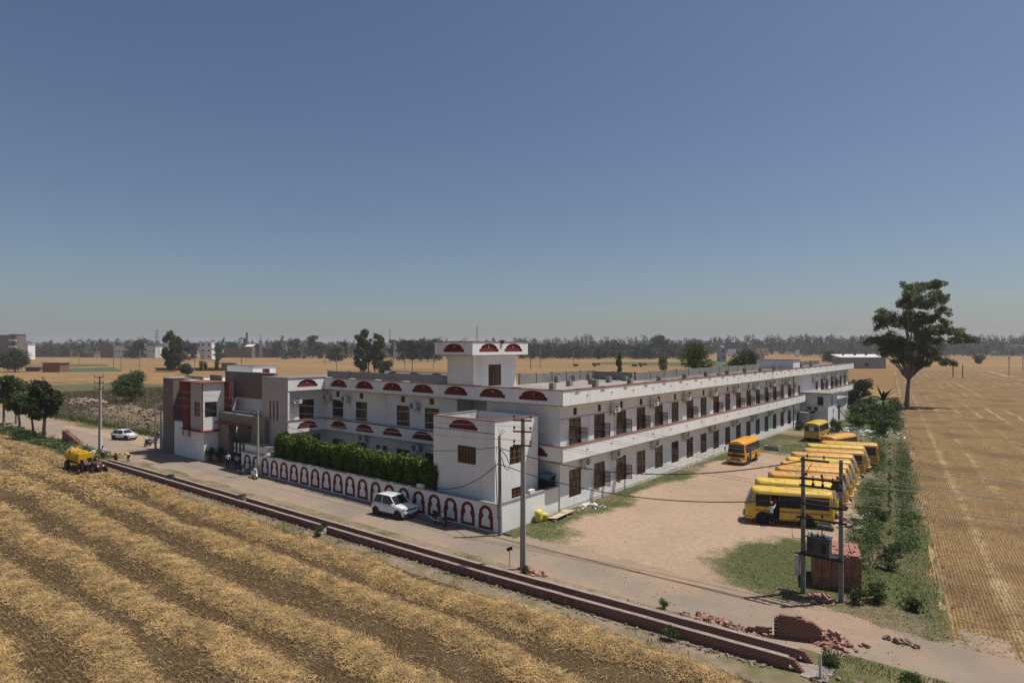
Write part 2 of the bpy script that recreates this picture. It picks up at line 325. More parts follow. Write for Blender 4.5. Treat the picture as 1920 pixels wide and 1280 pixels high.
# ---------------------------------------------------------------- mesh helpers
class MB:
    """collects faces; build() links them as ONE mesh object"""
    def __init__(self):
        self.v = []; self.f = []; self.m = []
    def quad(self, a, b, c, d, mi=0):
        i = len(self.v); self.v += [a, b, c, d]; self.f.append((i, i + 1, i + 2, i + 3)); self.m.append(mi)
    def tri(self, a, b, c, mi=0):
        i = len(self.v); self.v += [a, b, c]; self.f.append((i, i + 1, i + 2)); self.m.append(mi)
    def hexa(self, p, mi=0):       # p: 4 bottom then 4 top, counter-clockwise from above
        i = len(self.v); self.v += [tuple(q) for q in p]
        for f in ((3, 2, 1, 0), (4, 5, 6, 7), (0, 1, 5, 4), (1, 2, 6, 5), (2, 3, 7, 6), (3, 0, 4, 7)):
            self.f.append(tuple(i + k for k in f)); self.m.append(mi)
        return self
    def box(self, x0, x1, y0, y1, z0, z1, mi=0):
        return self.hexa([(x0, y0, z0), (x1, y0, z0), (x1, y1, z0), (x0, y1, z0), (x0, y0, z1), (x1, y0, z1), (x1, y1, z1), (x0, y1, z1)], mi)
    def obox(self, c, s, rz=0.0, mi=0, tilt=None):
        M = Matrix.Rotation(rz, 3, 'Z')
        if tilt: M = M @ Matrix.Rotation(tilt[0], 3, 'X') @ Matrix.Rotation(tilt[1], 3, 'Y')
        c = Vector(c); h = [q / 2 for q in s]
        P = [c + M @ Vector((sx * h[0], sy * h[1], sz * h[2])) for sz in (-1, 1) for sx, sy in ((-1, -1), (1, -1), (1, 1), (-1, 1))]
        return self.hexa(P, mi)
    def tube(self, path, rad, n=8, mi=0, caps=True):
        path = [Vector(p) for p in path]
        if not hasattr(rad, '__len__'): rad = [rad] * len(path)
        base = len(self.v)
        up = Vector((0, 0, 1))
        for k, p in enumerate(path):
            d = (path[min(k + 1, len(path) - 1)] - path[max(k - 1, 0)]).normalized()
            a = d.cross(up)
            if a.length < 0.05: a = d.cross(Vector((1, 0, 0)))
            a.normalize(); b = d.cross(a).normalized()
            for j in range(n):
                t = 2 * math.pi * j / n
                self.v.append(tuple(p + (a * math.cos(t) + b * math.sin(t)) * rad[k]))
        for k in range(len(path) - 1):
            for j in range(n):
                j2 = (j + 1) % n
                self.f.append((base + k * n + j, base + k * n + j2, base + (k + 1) * n + j2, base + (k + 1) * n + j)); self.m.append(mi)
        if caps:
            self.f.append(tuple(base + j for j in range(n))); self.m.append(mi)
            self.f.append(tuple(base + (len(path) - 1) * n + j for j in reversed(range(n)))); self.m.append(mi)
        return self
    def prism(self, pts, axis_fn, mi=0):
        """pts: polygon; axis_fn(u, v, 0/1) -> 3d point"""
        n = len(pts); i = len(self.v)
        self.v += [tuple(axis_fn(u, v, 0)) for u, v in pts] + [tuple(axis_fn(u, v, 1)) for u, v in pts]
        self.f.append(tuple(range(i, i + n))); self.m.append(mi)
        self.f.append(tuple(range(i + 2 * n - 1, i + n - 1, -1))); self.m.append(mi)
        for k in range(n):
            k2 = (k + 1) % n
            self.f.append((i + k, i + n + k, i + n + k2, i + k2)); self.m.append(mi)
        return self
    def grid(self, rows, mi=0, close=False):
        """rows: list of equally long rows of points"""
        i = len(self.v); n = len(rows[0])
        for r in rows: self.v += [tuple(p) for p in r]
        for a in range(len(rows) - 1):
            for b in range(n if close else n - 1):
                b2 = (b + 1) % n
                self.f.append((i + a * n + b, i + a * n + b2, i + (a + 1) * n + b2, i + (a + 1) * n + b)); self.m.append(mi)
        return self
    def mesh(self, name, mats, smooth=False, fix=True):
        me = bpy.data.meshes.new(name)
        me.from_pydata([tuple(p) for p in self.v], [], self.f)
        if not isinstance(mats, (list, tuple)): mats = [mats]
        for q in mats: me.materials.append(MATS[q])
        if len(mats) > 1: me.polygons.foreach_set('material_index', self.m)
        if fix:
            bm = bmesh.new(); bm.from_mesh(me); bmesh.ops.recalc_face_normals(bm, faces=bm.faces[:]); bm.to_mesh(me); bm.free()
        if smooth: me.polygons.foreach_set('use_smooth', [True] * len(me.polygons))
        me.update()
        return me
    def build(self, name, mats, parent=None, smooth=False, fix=True):
        return link(name, self.mesh(name, mats, smooth, fix), parent)
def link(name, me, parent=None):
    o = bpy.data.objects.new(name, me); C.objects.link(o)
    if parent is not None: o.parent = parent
    return o
def tag(o, label=None, cat=None, group=None, kind=None):
    if label: o['label'] = label
    if cat: o['category'] = cat
    if group: o['group'] = group
    if kind: o['kind'] = kind
    return o
def thing(name, label, cat, loc=(0, 0, 0), rz=0.0, group=None):
    o = bpy.data.objects.new(name, None); C.objects.link(o)
    o.location = loc; o.rotation_euler = (0, 0, rz); o.empty_display_size = 0.3
    return tag(o, label, cat, group)
def copy_tree(o, parent=None):
    c = o.copy(); C.objects.link(c); c.parent = parent
    for ch in list(o.children): copy_tree(ch, c)
    return c
def fast_mesh(name, verts, faces_n, nper, mats, smooth=False):
    """verts (N,3) numpy, faces are consecutive runs of nper verts"""
    me = bpy.data.meshes.new(name)
    nv = len(verts)
    me.vertices.add(nv); me.vertices.foreach_set('co', np.ascontiguousarray(verts, dtype=np.float32).ravel())
    me.loops.add(nv); me.loops.foreach_set('vertex_index', np.arange(nv, dtype=np.int32))
    nf = nv // nper
    me.polygons.add(nf); me.polygons.foreach_set('loop_start', np.arange(0, nv, nper, dtype=np.int32)); me.polygons.foreach_set('loop_total', np.full(nf, nper, dtype=np.int32))
    if not isinstance(mats, (list, tuple)): mats = [mats]
    for q in mats: me.materials.append(MATS[q])
    me.update(calc_edges=True)
    return me
def sheet(name, x, y, zfun, attr, afun, material, kind='structure'):
    """grid of points x by y (numpy) with a per-point attribute; x may be a function of y"""
    X, Y = np.meshgrid(x, y)
    if callable(zfun): Z = zfun(X, Y)
    else: Z = np.full_like(X, zfun)
    return grid_sheet(name, X, Y, Z, attr, afun(X, Y) if afun else None, material, kind)
def grid_sheet(name, X, Y, Z, attr, A, material, kind='structure'):
    ny, nx = X.shape
    me = bpy.data.meshes.new(name)
    v = np.stack([X, Y, Z], -1).reshape(-1, 3).astype(np.float32)
    me.vertices.add(len(v)); me.vertices.foreach_set('co', v.ravel())
    idx = np.arange(ny * nx).reshape(ny, nx)
    q = np.stack([idx[:-1, :-1], idx[:-1, 1:], idx[1:, 1:], idx[1:, :-1]], -1).reshape(-1, 4)
    me.loops.add(q.size); me.loops.foreach_set('vertex_index', q.ravel().astype(np.int32))
    me.polygons.add(len(q)); me.polygons.foreach_set('loop_start', np.arange(0, q.size, 4, dtype=np.int32)); me.polygons.foreach_set('loop_total', np.full(len(q), 4, dtype=np.int32))
    me.polygons.foreach_set('use_smooth', [True] * len(q))
    me.materials.append(MATS[material]); me.update(calc_edges=True)
    if A is not None:
        at = me.attributes.new(attr, 'FLOAT', 'POINT'); at.data.foreach_set('value', A.ravel().astype(np.float32))
    o = link(name, me); o['kind'] = kind
    return o
rng = np.random.default_rng(7)
def vnoise(X, Y, s, seed=0):
    """smooth value noise for laying out ground cover"""
    r = np.random.default_rng(seed); T = r.random((64, 64))
    x = X / s; y = Y / s
    xi = np.floor(x).astype(int); yi = np.floor(y).astype(int); fx = x - xi; fy = y - yi
    fx = fx * fx * (3 - 2 * fx); fy = fy * fy * (3 - 2 * fy)
    a = T[yi % 64, xi % 64]; b = T[yi % 64, (xi + 1) % 64]; c = T[(yi + 1) % 64, xi % 64]; d = T[(yi + 1) % 64, (xi + 1) % 64]
    return (a * (1 - fx) + b * fx) * (1 - fy) + (c * (1 - fx) + d * fx) * fy
def fbm(X, Y, s, seed=0):
    return 0.55 * vnoise(X, Y, s, seed) + 0.3 * vnoise(X, Y, s / 2.3, seed + 1) + 0.15 * vnoise(X, Y, s / 5.1, seed + 2)
def blades(P, h, w, lean, rg):
    """one triangle per blade, standing at P (N,3)"""
    n = len(P); a = rg.random(n) * 6.283; hh = h * (0.5 + rg.random(n)); ww = w * (0.6 + 0.8 * rg.random(n))
    la = rg.random(n) * 6.283; ll = lean * rg.random(n) * hh
    dx = np.cos(a) * ww / 2; dy = np.sin(a) * ww / 2
    v = np.empty((n, 3, 3)); v[:, 0] = P; v[:, 1] = P; v[:, 2] = P
    v[:, 0, 0] -= dx; v[:, 0, 1] -= dy; v[:, 1, 0] += dx; v[:, 1, 1] += dy
    v[:, 2, 0] += np.cos(la) * ll; v[:, 2, 1] += np.sin(la) * ll; v[:, 2, 2] += hh
    return v.reshape(-1, 3)
def straws(P, length, w, rg, tilt=0.35, heading=None, hs=1.2):
    """one thin quad per straw lying about at P"""
    n = len(P); a = rg.random(n) * 6.283 if heading is None else heading + rg.normal(0, hs, n)
    t = rg.normal(0, tilt, n); L = length * (0.4 + rg.random(n)); W = w * (0.6 + 0.8 * rg.random(n))
    d = np.stack([np.cos(a) * np.cos(t), np.sin(a) * np.cos(t), np.sin(t)], -1) * (L / 2)[:, None]
    s = np.stack([-np.sin(a), np.cos(a), rg.normal(0, .5, n)], -1) * (W / 2)[:, None]
    v = np.empty((n, 4, 3)); v[:, 0] = P - d - s; v[:, 1] = P + d - s; v[:, 2] = P + d + s; v[:, 3] = P - d + s
    return v.reshape(-1, 3)
def leaf_cards(P, size, rg, flat=0.0):
    """one quad per leaf clump, random facing"""
    n = len(P); u = rg.normal(0, 1, (n, 3)); u[:, 2] *= (1 - flat); u /= np.linalg.norm(u, axis=1)[:, None] + 1e-9
    w = rg.normal(0, 1, (n, 3)); w -= (w * u).sum(1)[:, None] * u; w /= np.linalg.norm(w, axis=1)[:, None] + 1e-9
    s = size * (0.55 + 0.9 * rg.random(n)); u = u * s[:, None] * 0.5; w = w * s[:, None] * 0.32
    v = np.empty((n, 4, 3)); v[:, 0] = P - u; v[:, 1] = P + w * 1.0; v[:, 2] = P + u; v[:, 3] = P - w
    return v.reshape(-1, 3)
# ---------------------------------------------------------------- ground, fields, road, yard
g_ = MB()
for i in range(12):
    for j in range(12):
        x0 = -6000 + i * 1000; y0 = -2500 + j * 1000
        g_.quad((x0, y0, -0.05), (x0 + 1000, y0, -0.05), (x0 + 1000, y0 + 1000, -0.05), (x0, y0 + 1000, -0.05))
bm_o = g_.build('ground', 'plain', fix=False); tag(bm_o, kind='structure')

ROW_Y = [24.0, 20.7, 16.9, 13.3, 9.9, 6.4, 3.0, -0.5]
def near_rows(X, Y):
    s = np.zeros_like(X)
    for i, yc in enumerate(ROW_Y):
        w = (fbm(X, X * 0 + i * 37.3, 9.0, 20 + i) - 0.5) * 2.2
        hw = 0.55 + 0.75 * fbm(X, X * 0 + i * 11.1, 5.0, 50 + i) + 0.22 * vnoise(X, X * 0 + i * 7.7, 1.3, 60 + i)
        w = w + 0.35 * (vnoise(X, Y * .6, 2.1, 65 + i) - .5)
        if i == 0: hw = hw * 1.15
        d = (Y - yc - w) / hw
        s = np.maximum(s, np.exp(-d ** 2 * 1.1))
    p = fbm(X, Y, 3.4, 68); return np.maximum(s, 0.55 * np.clip((p - .66) * 7, 0, 1))
def near_z(X, Y):
    s = near_rows(X, Y)
    return -0.015 + 0.24 * s * (0.6 + 0.6 * fbm(X, Y, 1.6, 3)) + 0.05 * fbm(X, Y, 2.4, 5) - 0.03
tag(sheet('stubble_field', np.arange(-170, -4.4, 0.5), np.arange(-8, 26.01, 0.25), near_z, 'straw', lambda X, Y: np.clip(near_rows(X, Y) * 1.25 - 0.2 + 0.25 * (fbm(X, Y, 7, 9) - .5), 0, 1), 'near_field'), 'near harvested field with rows of loose straw')

def xb(Y): return -3.6 - 0.14 * (Y - 37.8)
def right_rows(X, Y):
    u = X - xb(Y) + 0.5 * (fbm(Y, X * 0, 14.0, 71) - .5)
    k = (u - 0.6) / 3.1
    d = np.abs(k - np.round(k)) * 3.1 / (0.20 + 0.25 * fbm(X, Y, 6, 77))
    return 0.8 * np.exp(-d ** 2) * np.clip(fbm(X, Y, 26, 80) * 2.4 - 0.35, 0, 1)
def bund(X, Y, a, b, w=0.6, h=0.35):
    ax, ay = a; bx, by = b; L = math.hypot(bx - ax, by - ay)
    d = ((X - ax) * (by - ay) - (Y - ay) * (bx - ax)) / L
    return h * np.exp(-(d / w) ** 2)
def right_z(X, Y):
    return -0.02 + 0.10 * right_rows(X, Y) + 0.09 * fbm(X, Y, 3.0, 81) + bund(X, Y, (-20, 155), (0.5, 138.4)) + bund(X, Y, (-21, 166), (2, 150), .9, .3) + bund(X, Y, (-12, 92), (12, 90), 0.5, .12) + bund(X, Y, (-8, 66), (16, 69), 0.5, .10)
ys = np.concatenate([np.arange(33.5, 110, 0.6), np.arange(110, 420, 2.2)])
us = np.concatenate([np.arange(0, 40, 0.6), np.arange(40, 200, 4.0)])
U, YY = np.meshgrid(us, ys); XX = xb(YY) + U + 0.7 * (fbm(YY, YY * 0, 5, 33) - .5) * (U < 0.5)
# the near edge of the field is ragged where it meets the track
YY = YY + np.clip(36.5 - YY, 0, 3) * (fbm(XX, XX * 0, 4, 35)) * 0.9
grid_sheet('right_stubble_field', XX, YY, right_z(XX, YY), 'straw', np.clip(right_rows(XX, YY) * 0.95 + 0.4 * (fbm(XX, YY, 11, 40) - 0.45), 0, 1), 'right_field')

tag(sheet('road', np.arange(-190, 60.1, 1.0), np.arange(28.9, 36.7, 0.55), lambda X, Y: 0.012 + 0.02 * fbm(X, Y, 3, 90), 'dust', lambda X, Y: np.clip(0.25 + 0.5 * np.exp(-((Y - 29.4) / 1.1) ** 2) + 0.35 * np.clip((X + 30) / 12, 0, 1) * np.clip((Y - 31) / 2, 0, 1) + 0.25 * np.exp(-((Y - 34.4) / .6) ** 2), 0, 1), 'road_surface'))

def yard_green(X, Y):
    n = fbm(X, Y, 3.2, 101); n2 = fbm(X, Y, 9, 104)
    w = 1.0 + 4.6 * np.exp(-((Y - 36.8) / 3.4) ** 2) + 2.6 * np.exp(-((Y - 46) / 5) ** 2) + 1.9 * np.exp(-((Y - 61) / 6) ** 2) + 1.2 * np.exp(-((Y - 75) / 3) ** 2)
    a = np.clip(1.35 - (X + 29.1) / w, 0, 1.2)
    edge = xb(Y) - 4.6
    b = np.clip((X - edge + 1.0) / 2.0, 0, 1.1)
    c = np.clip(1.25 - np.hypot((X + 9.6) / 6.2, (Y - 40.2) / 7.4), 0, 0.7) * 1.6
    d = np.clip((Y - 80 - 0.15 * (X + 20)) / 6, 0, 1.1)
    return np.clip(np.maximum.reduce([a, b, c, d]) + 0.55 * (n - 0.5) + 0.35 * (n2 - .5), 0, 1)
def yard_z(X, Y):
    edge = np.clip((X - xb(Y) + 3.4) / 1.2, 0, 1)
    return 0.024 + 0.05 * (fbm(X, Y, 4, 111) - .3) + 0.10 * edge * fbm(X, Y, 1.5, 112) - 0.05 * np.exp(-((X - xb(Y) + 1.75) / 0.33) ** 2) * (Y > 38) - 0.10 * np.clip((35.3 + 1.5 * (fbm(X, Y, 1.7, 117) - .5) - Y) / 0.9, 0, 1) * (X > -27.5)
xs_ = np.arange(0, 1.0001, 1 / 76.0); ysd = np.arange(33.9, 190, 0.5)
T_, Y_ = np.meshgrid(xs_, ysd); X_ = -29.05 + T_ * (xb(Y_) + 0.8 + 29.05)
Y_ = Y_ + 1.6 * (fbm(X_, X_ * 0, 5, 115) - .5) * (Y_ < 34.2)
grid_sheet('yard', X_, Y_, yard_z(X_, Y_), 'green', yard_green(X_, Y_), 'yard_earth')

def bank_z(X, Y):
    return 0.02 + 0.16 * fbm(X, Y, 1.1, 121) * np.exp(-((Y - 29.2 - .02 * (X + 7)) / .8) ** 2) + 0.14 * fbm(X, Y, 1.4, 122) * np.exp(-((Y - 26.3 - .02 * (X + 7)) / .7) ** 2) - 0.12 * np.clip((25.6 - Y) / .6, 0, 1) * (X > -84)
sheet('canal_bank', np.arange(-170, -5.9, 0.5), np.arange(22.6, 29.9, 0.25), bank_z, 'green', lambda X, Y: np.clip(fbm(X, Y, 2.5, 123) * 1.1 - .15 + .5 * (X < -84), 0, 1), 'bank_earth')
sheet('verge', np.arange(-6.0, 30.0, 0.4), np.arange(24.0, 30.6, 0.3), lambda X, Y: 0.03 + 0.25 * fbm(X, Y, 2.2, 131) * np.clip((30.4 - Y) / 1.5, 0, 1), 'green', lambda X, Y: np.clip(0.75 + .5 * (fbm(X, Y, 2.5, 133) - .5), 0, 1), 'bank_earth')
sheet('gate_apron', np.arange(-88, -63, 0.8), np.arange(34.35, 37.5, 0.6), 0.03, 'dust', lambda X, Y: 0.2 + 0 * X, 'road_surface')
sheet('dirt_shoulder', np.arange(-126, -85.5, 0.8), np.arange(34.0, 41.5, 0.7), lambda X, Y: 0.022 + .03 * fbm(X, Y, 3, 141), 'green', lambda X, Y: np.clip(0.1 + 0.9 * np.clip((Y - 37.5 - .12 * (X + 100)) / 3, 0, 1) + .4 * (fbm(X, Y, 4, 142) - .5), 0, 1), 'yard_earth')
def lot_z(X, Y):
    h = np.exp(-(((X + 131) / 17) ** 2 + ((Y - 46) / 4.2) ** 2)) * 2.0 + np.exp(-(((X + 112) / 9) ** 2 + ((Y - 45) / 3.5) ** 2)) * 1.7 + np.exp(-(((X + 165) / 12) ** 2 + ((Y - 50) / 3.0) ** 2)) * 0.9
    return 0.018 + h * (0.6 + .7 * fbm(X, Y, 4, 151)) + .12 * fbm(X, Y, 2, 152)
def lot_green(X, Y):
    return np.clip(1.0 - 0.75 * np.clip(lot_z(X, Y) - .25, 0, 1) + .5 * (fbm(X, Y, 5, 153) - .5), 0, 1)
sheet('waste_lot', np.arange(-260, -86.5, 1.2), np.arange(39.5, 92, 0.9), lot_z, 'green', lot_green, 'lot_earth')

def plot_sheet(name, corners, material, z):
    m_ = MB(); m_.quad(*[(*gp(*c)[:2], z) for c in corners]); tag(m_.build(name, material, fix=False), kind='structure')
plot_sheet('green_crop_field', [(118, 697.5), (232, 696), (214, 688), (122, 690)], 'green_crop', 0.02)
plot_sheet('green_crop_field', [(128, 687), (206, 685.5), (196, 682.5), (130, 683)], 'green_crop', 0.02)
plot_sheet('green_crop_field', [(1120, 682.5), (1300, 686.5), (1300, 679.0), (1130, 678)], 'green_crop', 0.02)
plot_sheet('green_crop_field', [(1330, 687.5), (1372, 687), (1365, 676), (1330, 676)], 'green_crop', 0.02)

# straw, stubble and grass: nobody could count the blades
rg = np.random.default_rng(11)
def scatter(n, x0, x1, y0, y1, keep):
    X = x0 + rg.random(n) * (x1 - x0); Y = y0 + rg.random(n) * (y1 - y0)
    k = rg.random(n) < keep(X, Y); return X[k], Y[k]
X, Y = scatter(760000, -62, -9, 5, 25.7, lambda X, Y: np.clip(near_rows(X, Y) * 1.3 - .2, 0.035, 1) * (0.55 + .6 * fbm(X, Y, 1.3, 160)))
P = np.stack([X, Y, near_z(X, Y) + 0.02 + 0.10 * rg.random(len(X))], -1)
V = [straws(P, 0.22, 0.015, rg, 0.35)]
X, Y = scatter(110000, -118, -62, 12, 25.7, lambda X, Y: near_rows(X, Y) ** 1.2)
P = np.stack([X, Y, near_z(X, Y) + 0.03 + 0.12 * rg.random(len(X))], -1)
V.append(straws(P, 0.42, 0.035, rg, 0.35))
tag(link('loose_straw', fast_mesh('loose_straw', np.concatenate(V), None, 4, 'straw')), 'loose yellow straw lying in rows on the near field', 'straw', kind='stuff')
X, Y = scatter(200000, -70, -8, 5, 26, lambda X, Y: (1 - .7 * near_rows(X, Y)) * (0.25 + fbm(X, Y, 3, 165)))
Y = np.round(Y / 0.22) * 0.22 + rg.normal(0, .03, len(Y))
P = np.stack([X, Y, near_z(X, Y) - .01], -1)
tag(link('cut_stubble', fast_mesh('cut_stubble', blades(P, 0.11, 0.026, 0.5, rg), None, 3, 'stubble')), 'short cut brown stubble standing in drill lines on the near field', 'stubble', kind='stuff')
X, Y = scatter(120000, -24, 22, 34.5, 120, lambda X, Y: (X > xb(Y) + .4) * (right_rows(X, Y) * .8 + 0.18 + .6 * np.exp(-((X - xb(Y) - 1.5) / 1.2) ** 2) + .6 * np.exp(-((Y - 36.5) / 2.0) ** 2)) * np.clip(60 / Y, 0.2, 1))
P = np.stack([X, Y, right_z(X, Y) + .03 + .05 * rg.random(len(X))], -1)
tag(link('right_field_straw', fast_mesh('right_field_straw', straws(P, 0.24, 0.02, rg, 0.4), None, 4, 'straw')), 'scattered yellow straw on the field right of the weedy ditch', 'straw', kind='stuff')
X, Y = scatter(42000, -30, -1, 36.5, 175, lambda X, Y: np.exp(-((X - xb(Y) - .55) / .42) ** 2))
P = np.stack([X, Y, X * 0], -1)
tag(link('field_border', fast_mesh('field_border', blades(P, 0.36, 0.05, 0.6, rg), None, 3, 'border_stalk')), 'strip of uncut orange brown stalks along the edge of the right field', 'stubble', kind='stuff')
# grass of the yard, ditch and verges
V = []
X, Y = scatter(260000, -29, -2, 34.2, 100, lambda X, Y: (X < xb(Y) + .6) * np.clip(yard_green(X, Y) * 1.5 - 0.45, 0, 1) * np.clip(50 / Y, .3, 1))
P = np.stack([X, Y, yard_z(X, Y) - .01], -1); V.append(blades(P, 0.065, 0.035, 0.7, rg))
X, Y = scatter(120000, -22, -3.2, 38, 150, lambda X, Y: np.exp(-((X - xb(Y) + 3.0) / 1.0) ** 2) * (fbm(X, Y, 5, 170) > .36) + .8 * np.exp(-((X - xb(Y) + 0.5) / 0.55) ** 2))
P = np.stack([X, Y, yard_z(X, Y) - .01], -1); V.append(blades(P, 0.17, 0.04, 0.7, rg))
X, Y = scatter(16000, -6.5, 8, 25, 30.4, lambda X, Y: fbm(X, Y, 2, 171))
P = np.stack([X, Y, X * 0 + .05], -1); V.append(blades(P, 0.15, 0.035, 0.7, rg))
X, Y = scatter(26000, -100, -6, 25.2, 29.7, lambda X, Y: (fbm(X, Y, 2.2, 172) > .56) * ((np.abs(Y - 29.35 - .023 * (X + 7)) < .45) + (np.abs(Y - 26.3 - .02 * (X + 7)) < .6)))
P = np.stack([X, Y, bank_z(X, Y) - .01], -1); V.append(blades(P, 0.14, 0.035, 0.7, rg))
tag(link('grass', fast_mesh('grass', np.concatenate(V), None, 3, 'grass')), 'rough green grass growing along the yard edges and ditch', 'grass', kind='stuff')
def leafy(X, Y, Z, per, spread, hmax, size, seed):
    r_ = np.random.default_rng(seed); n = len(X); k = per
    hh = hmax * (.35 + .65 * r_.random(n))
    P = np.repeat(np.stack([X, Y, Z], -1), k, 0); P[:, :2] += r_.normal(0, spread, (n * k, 2)); P[:, 2] += np.repeat(hh, k) * r_.random(n * k) ** .8
    return leaf_cards(P, size, r_)
X, Y = scatter(13500, -22, -2.4, 37, 150, lambda X, Y: (np.abs(X - xb(Y) + 1.75) > .42) * (fbm(X, Y, 4.5, 190) > .43) * (np.exp(-((X - xb(Y) + 2.8) / 1.1) ** 2) + .9 * np.exp(-((X - xb(Y) + .55) / .6) ** 2)))
tag(link('ditch_weeds', fast_mesh('ditch_weeds', leafy(X, Y, yard_z(X, Y), 22, .16, .75, .13, 3), None, 4, 'weed')), 'leafy green weeds lining both sides of the ditch', 'weeds', kind='stuff')
X, Y = scatter(650, -130, -84, 25.2, 28.8, lambda X, Y: fbm(X, Y, 3, 195))
tag(link('roadside_weeds', fast_mesh('roadside_weeds', leafy(X, Y, X * 0, 24, .25, .7, .2, 4), None, 4, 'weed')), 'dark leafy weeds under the left roadside trees', 'weeds', kind='stuff')
X, Y = scatter(60000, -215, -88, 39, 88, lambda X, Y: np.clip(lot_green(X, Y) * 1.2 - .2, 0, 1) * (.4 + .6 * fbm(X, Y, 6, 181)))
P = np.stack([X, Y, lot_z(X, Y) - .02], -1)
tag(link('dry_weeds', fast_mesh('dry_weeds', blades(P, 0.6, 0.12, 0.6, rg), None, 3, 'dry_weed')), 'grey brown dry weeds covering the waste lot beyond the road', 'weeds', kind='stuff')
X, Y = scatter(9000, -150, -88, 36, 43, lambda X, Y: np.exp(-((Y - 39.6 - .03 * (X + 100)) / 1.0) ** 2))
P = np.stack([X, Y, X * 0 + .03], -1)
tag(link('roadside_grass', fast_mesh('roadside_grass', blades(P, 0.45, 0.14, 0.6, rg), None, 3, 'grass')), 'green grass strip at the foot of the rubble mounds', 'grass', kind='stuff')

# rubble: lumps of brick and stone joined
def lumps(name, pts, size, material, label, seed, cat='rubble'):
    r = random.Random(seed); m_ = MB()
    for (x, y, z) in pts:
        s = size * (0.4 + 1.1 * r.random() ** 2); rz = r.random() * 6.28
        m_.obox((x, y, z + s * .2), (s * (0.8 + .6 * r.random()), s * .6, s * .5), rz, 0, (r.uniform(-.5, .5), r.uniform(-.5, .5)))
    return tag(m_.build(name, material), label, cat, kind='stuff')
rr = random.Random(5)
def lot_pts(n, cx, cy, sx, sy):
    out = []
    for _ in range(n):
        x = rr.gauss(cx, sx); y = rr.gauss(cy, sy); out.append((x, y, float(lot_z(np.array([x]), np.array([y]))[0])))
    return out
lumps('rubble_heap', lot_pts(200, -131, 44.5, 9, 2.0), 0.42, 'clod', 'broad heap of brick rubble left of the hatchback', 1)
lumps('rubble_heap', lot_pts(150, -112, 43.5, 5, 1.8), 0.42, 'clod', 'heap of brick rubble behind the white hatchback', 2)
lumps('rubble_heap', lot_pts(120, -165, 49.5, 6, 1.2), 0.9, 'rubble', 'low far strip of rubble in the weedy lot', 3)

pb = []
for _ in range(1500):
    x = rr.uniform(-88, -4); y = 28.9 + 5.3 * rr.random() ** 2.2 if rr.random() < .6 else rr.uniform(29, 34); pb.append((x, y, .02))
for _ in range(600): x = rr.uniform(-28.5, -10); y = 35 + 50 * rr.random() ** 1.4; pb.append((x, y, .03))
lumps('loose_pebbles', pb, .05, 'rubble', 'small stones and brick chips strewn over road and yard', 31, 'pebbles')
# ---------------------------------------------------------------- the unfinished brick channel
BR = (0.228, 0.108, 0.074)
def brick_mesh():
    m_ = MB(); m_.box(-BR[0] / 2, BR[0] / 2, -BR[1] / 2, BR[1] / 2, 0, BR[2])
    return m_.mesh('brick', 'brick')
BRICK = brick_mesh()
def poly_at(line, x):
    for (a, b), (c, d) in zip(line[:-1], line[1:]):
        if a <= x <= c: return b + (d - b) * (x - a) / (c - a), math.atan2(d - b, c - a)
    a, b = line[-1]; return b, 0.02
def channel_wall(line, x0, x1, label, step_end=False, singles=False):
    w = thing('channel_wall', label, 'wall', (x0, poly_at(line, x0)[0], 0), group='brick walls of the channel')
    core = MB(); cap = MB(); bricks = MB(); r = random.Random(int(x0))
    th_ = 0.23; top = 0.50; ox, oy = w.location.x, w.location.y
    n = max(2, int((x1 - x0) / 1.0))
    for i in range(n):
        xa = x0 + (x1 - x0) * i / n; xc = x0 + (x1 - x0) * (i + 1) / n
        ya = poly_at(line, xa)[0]; yc = poly_at(line, xc)[0]; e = .012
        core.hexa([(xa - ox, ya + e - oy, -.05), (xc - ox, yc + e - oy, -.05), (xc - ox, yc + th_ - oy, -.05), (xa - ox, ya + th_ - oy, -.05), (xa - ox, ya + e - oy, top), (xc - ox, yc + e - oy, top), (xc - ox, yc + th_ - oy, top), (xa - ox, ya + th_ - oy, top)])
        h1 = top + .03 + r.uniform(-.008, .008)
        cap.hexa([(xa - ox, ya - .012 - oy, top), (xc - ox, yc - .012 - oy, top), (xc - ox, yc + th_ + .015 - oy, top), (xa - ox, ya + th_ + .015 - oy, top), (xa - ox, ya - .012 - oy, h1), (xc - ox, yc - .012 - oy, h1), (xc - ox, yc + th_ + .015 - oy, h1), (xa - ox, ya + th_ + .015 - oy, h1)])
    core.build('core', 'mortar', w); cap.build('cap', 'mortar_cap', w)
    for c in range(6):
        z = 0.002 + c * 0.083; x = x0 + (0.12 if c % 2 else 0) + 0.115
        xe = x1 - (0.0 if not step_end else 0)
        while x < xe - 0.11:
            y, a = poly_at(line, x); o = r.uniform(-.006, .006)
            if singles and x > -17.6:
                b = link('brick', BRICK, w); b.location = (x - ox, y + BR[1] / 2 + o - oy, z); b.rotation_euler = (0, 0, a)
            else:
                bricks.obox((x - ox, y + BR[1] / 2 + o - oy, z + BR[2] / 2), BR, a)
            x += 0.24
    tag(bricks.build('brickwork', 'brick', w), kind='stuff')
    if step_end:      # stepped brick end running down to the ground
        for c in range(6):
            b = link('brick', BRICK, w); y, a = poly_at(line, x1)
            b.location = (x1 + 0.46 - 0.075 * c - ox, y + .13 - oy, 0.002 + c * .083); b.rotation_euler = (0, 0, a); b.scale = (1.6, 1.9, 1)
    return w
FAR_LINE = [(-82.0, 26.6), (-66.0, 27.12), (-25.0, 27.77), (-7.0, 28.58)]
NEAR_LINE = [(-84.0, 25.88), (-63.7, 26.2), (-24.15, 26.82), (-7.0, 27.57)]
channel_wall(FAR_LINE, -81.6, -7.4, 'long low brick wall along the road side of the channel', True, True)
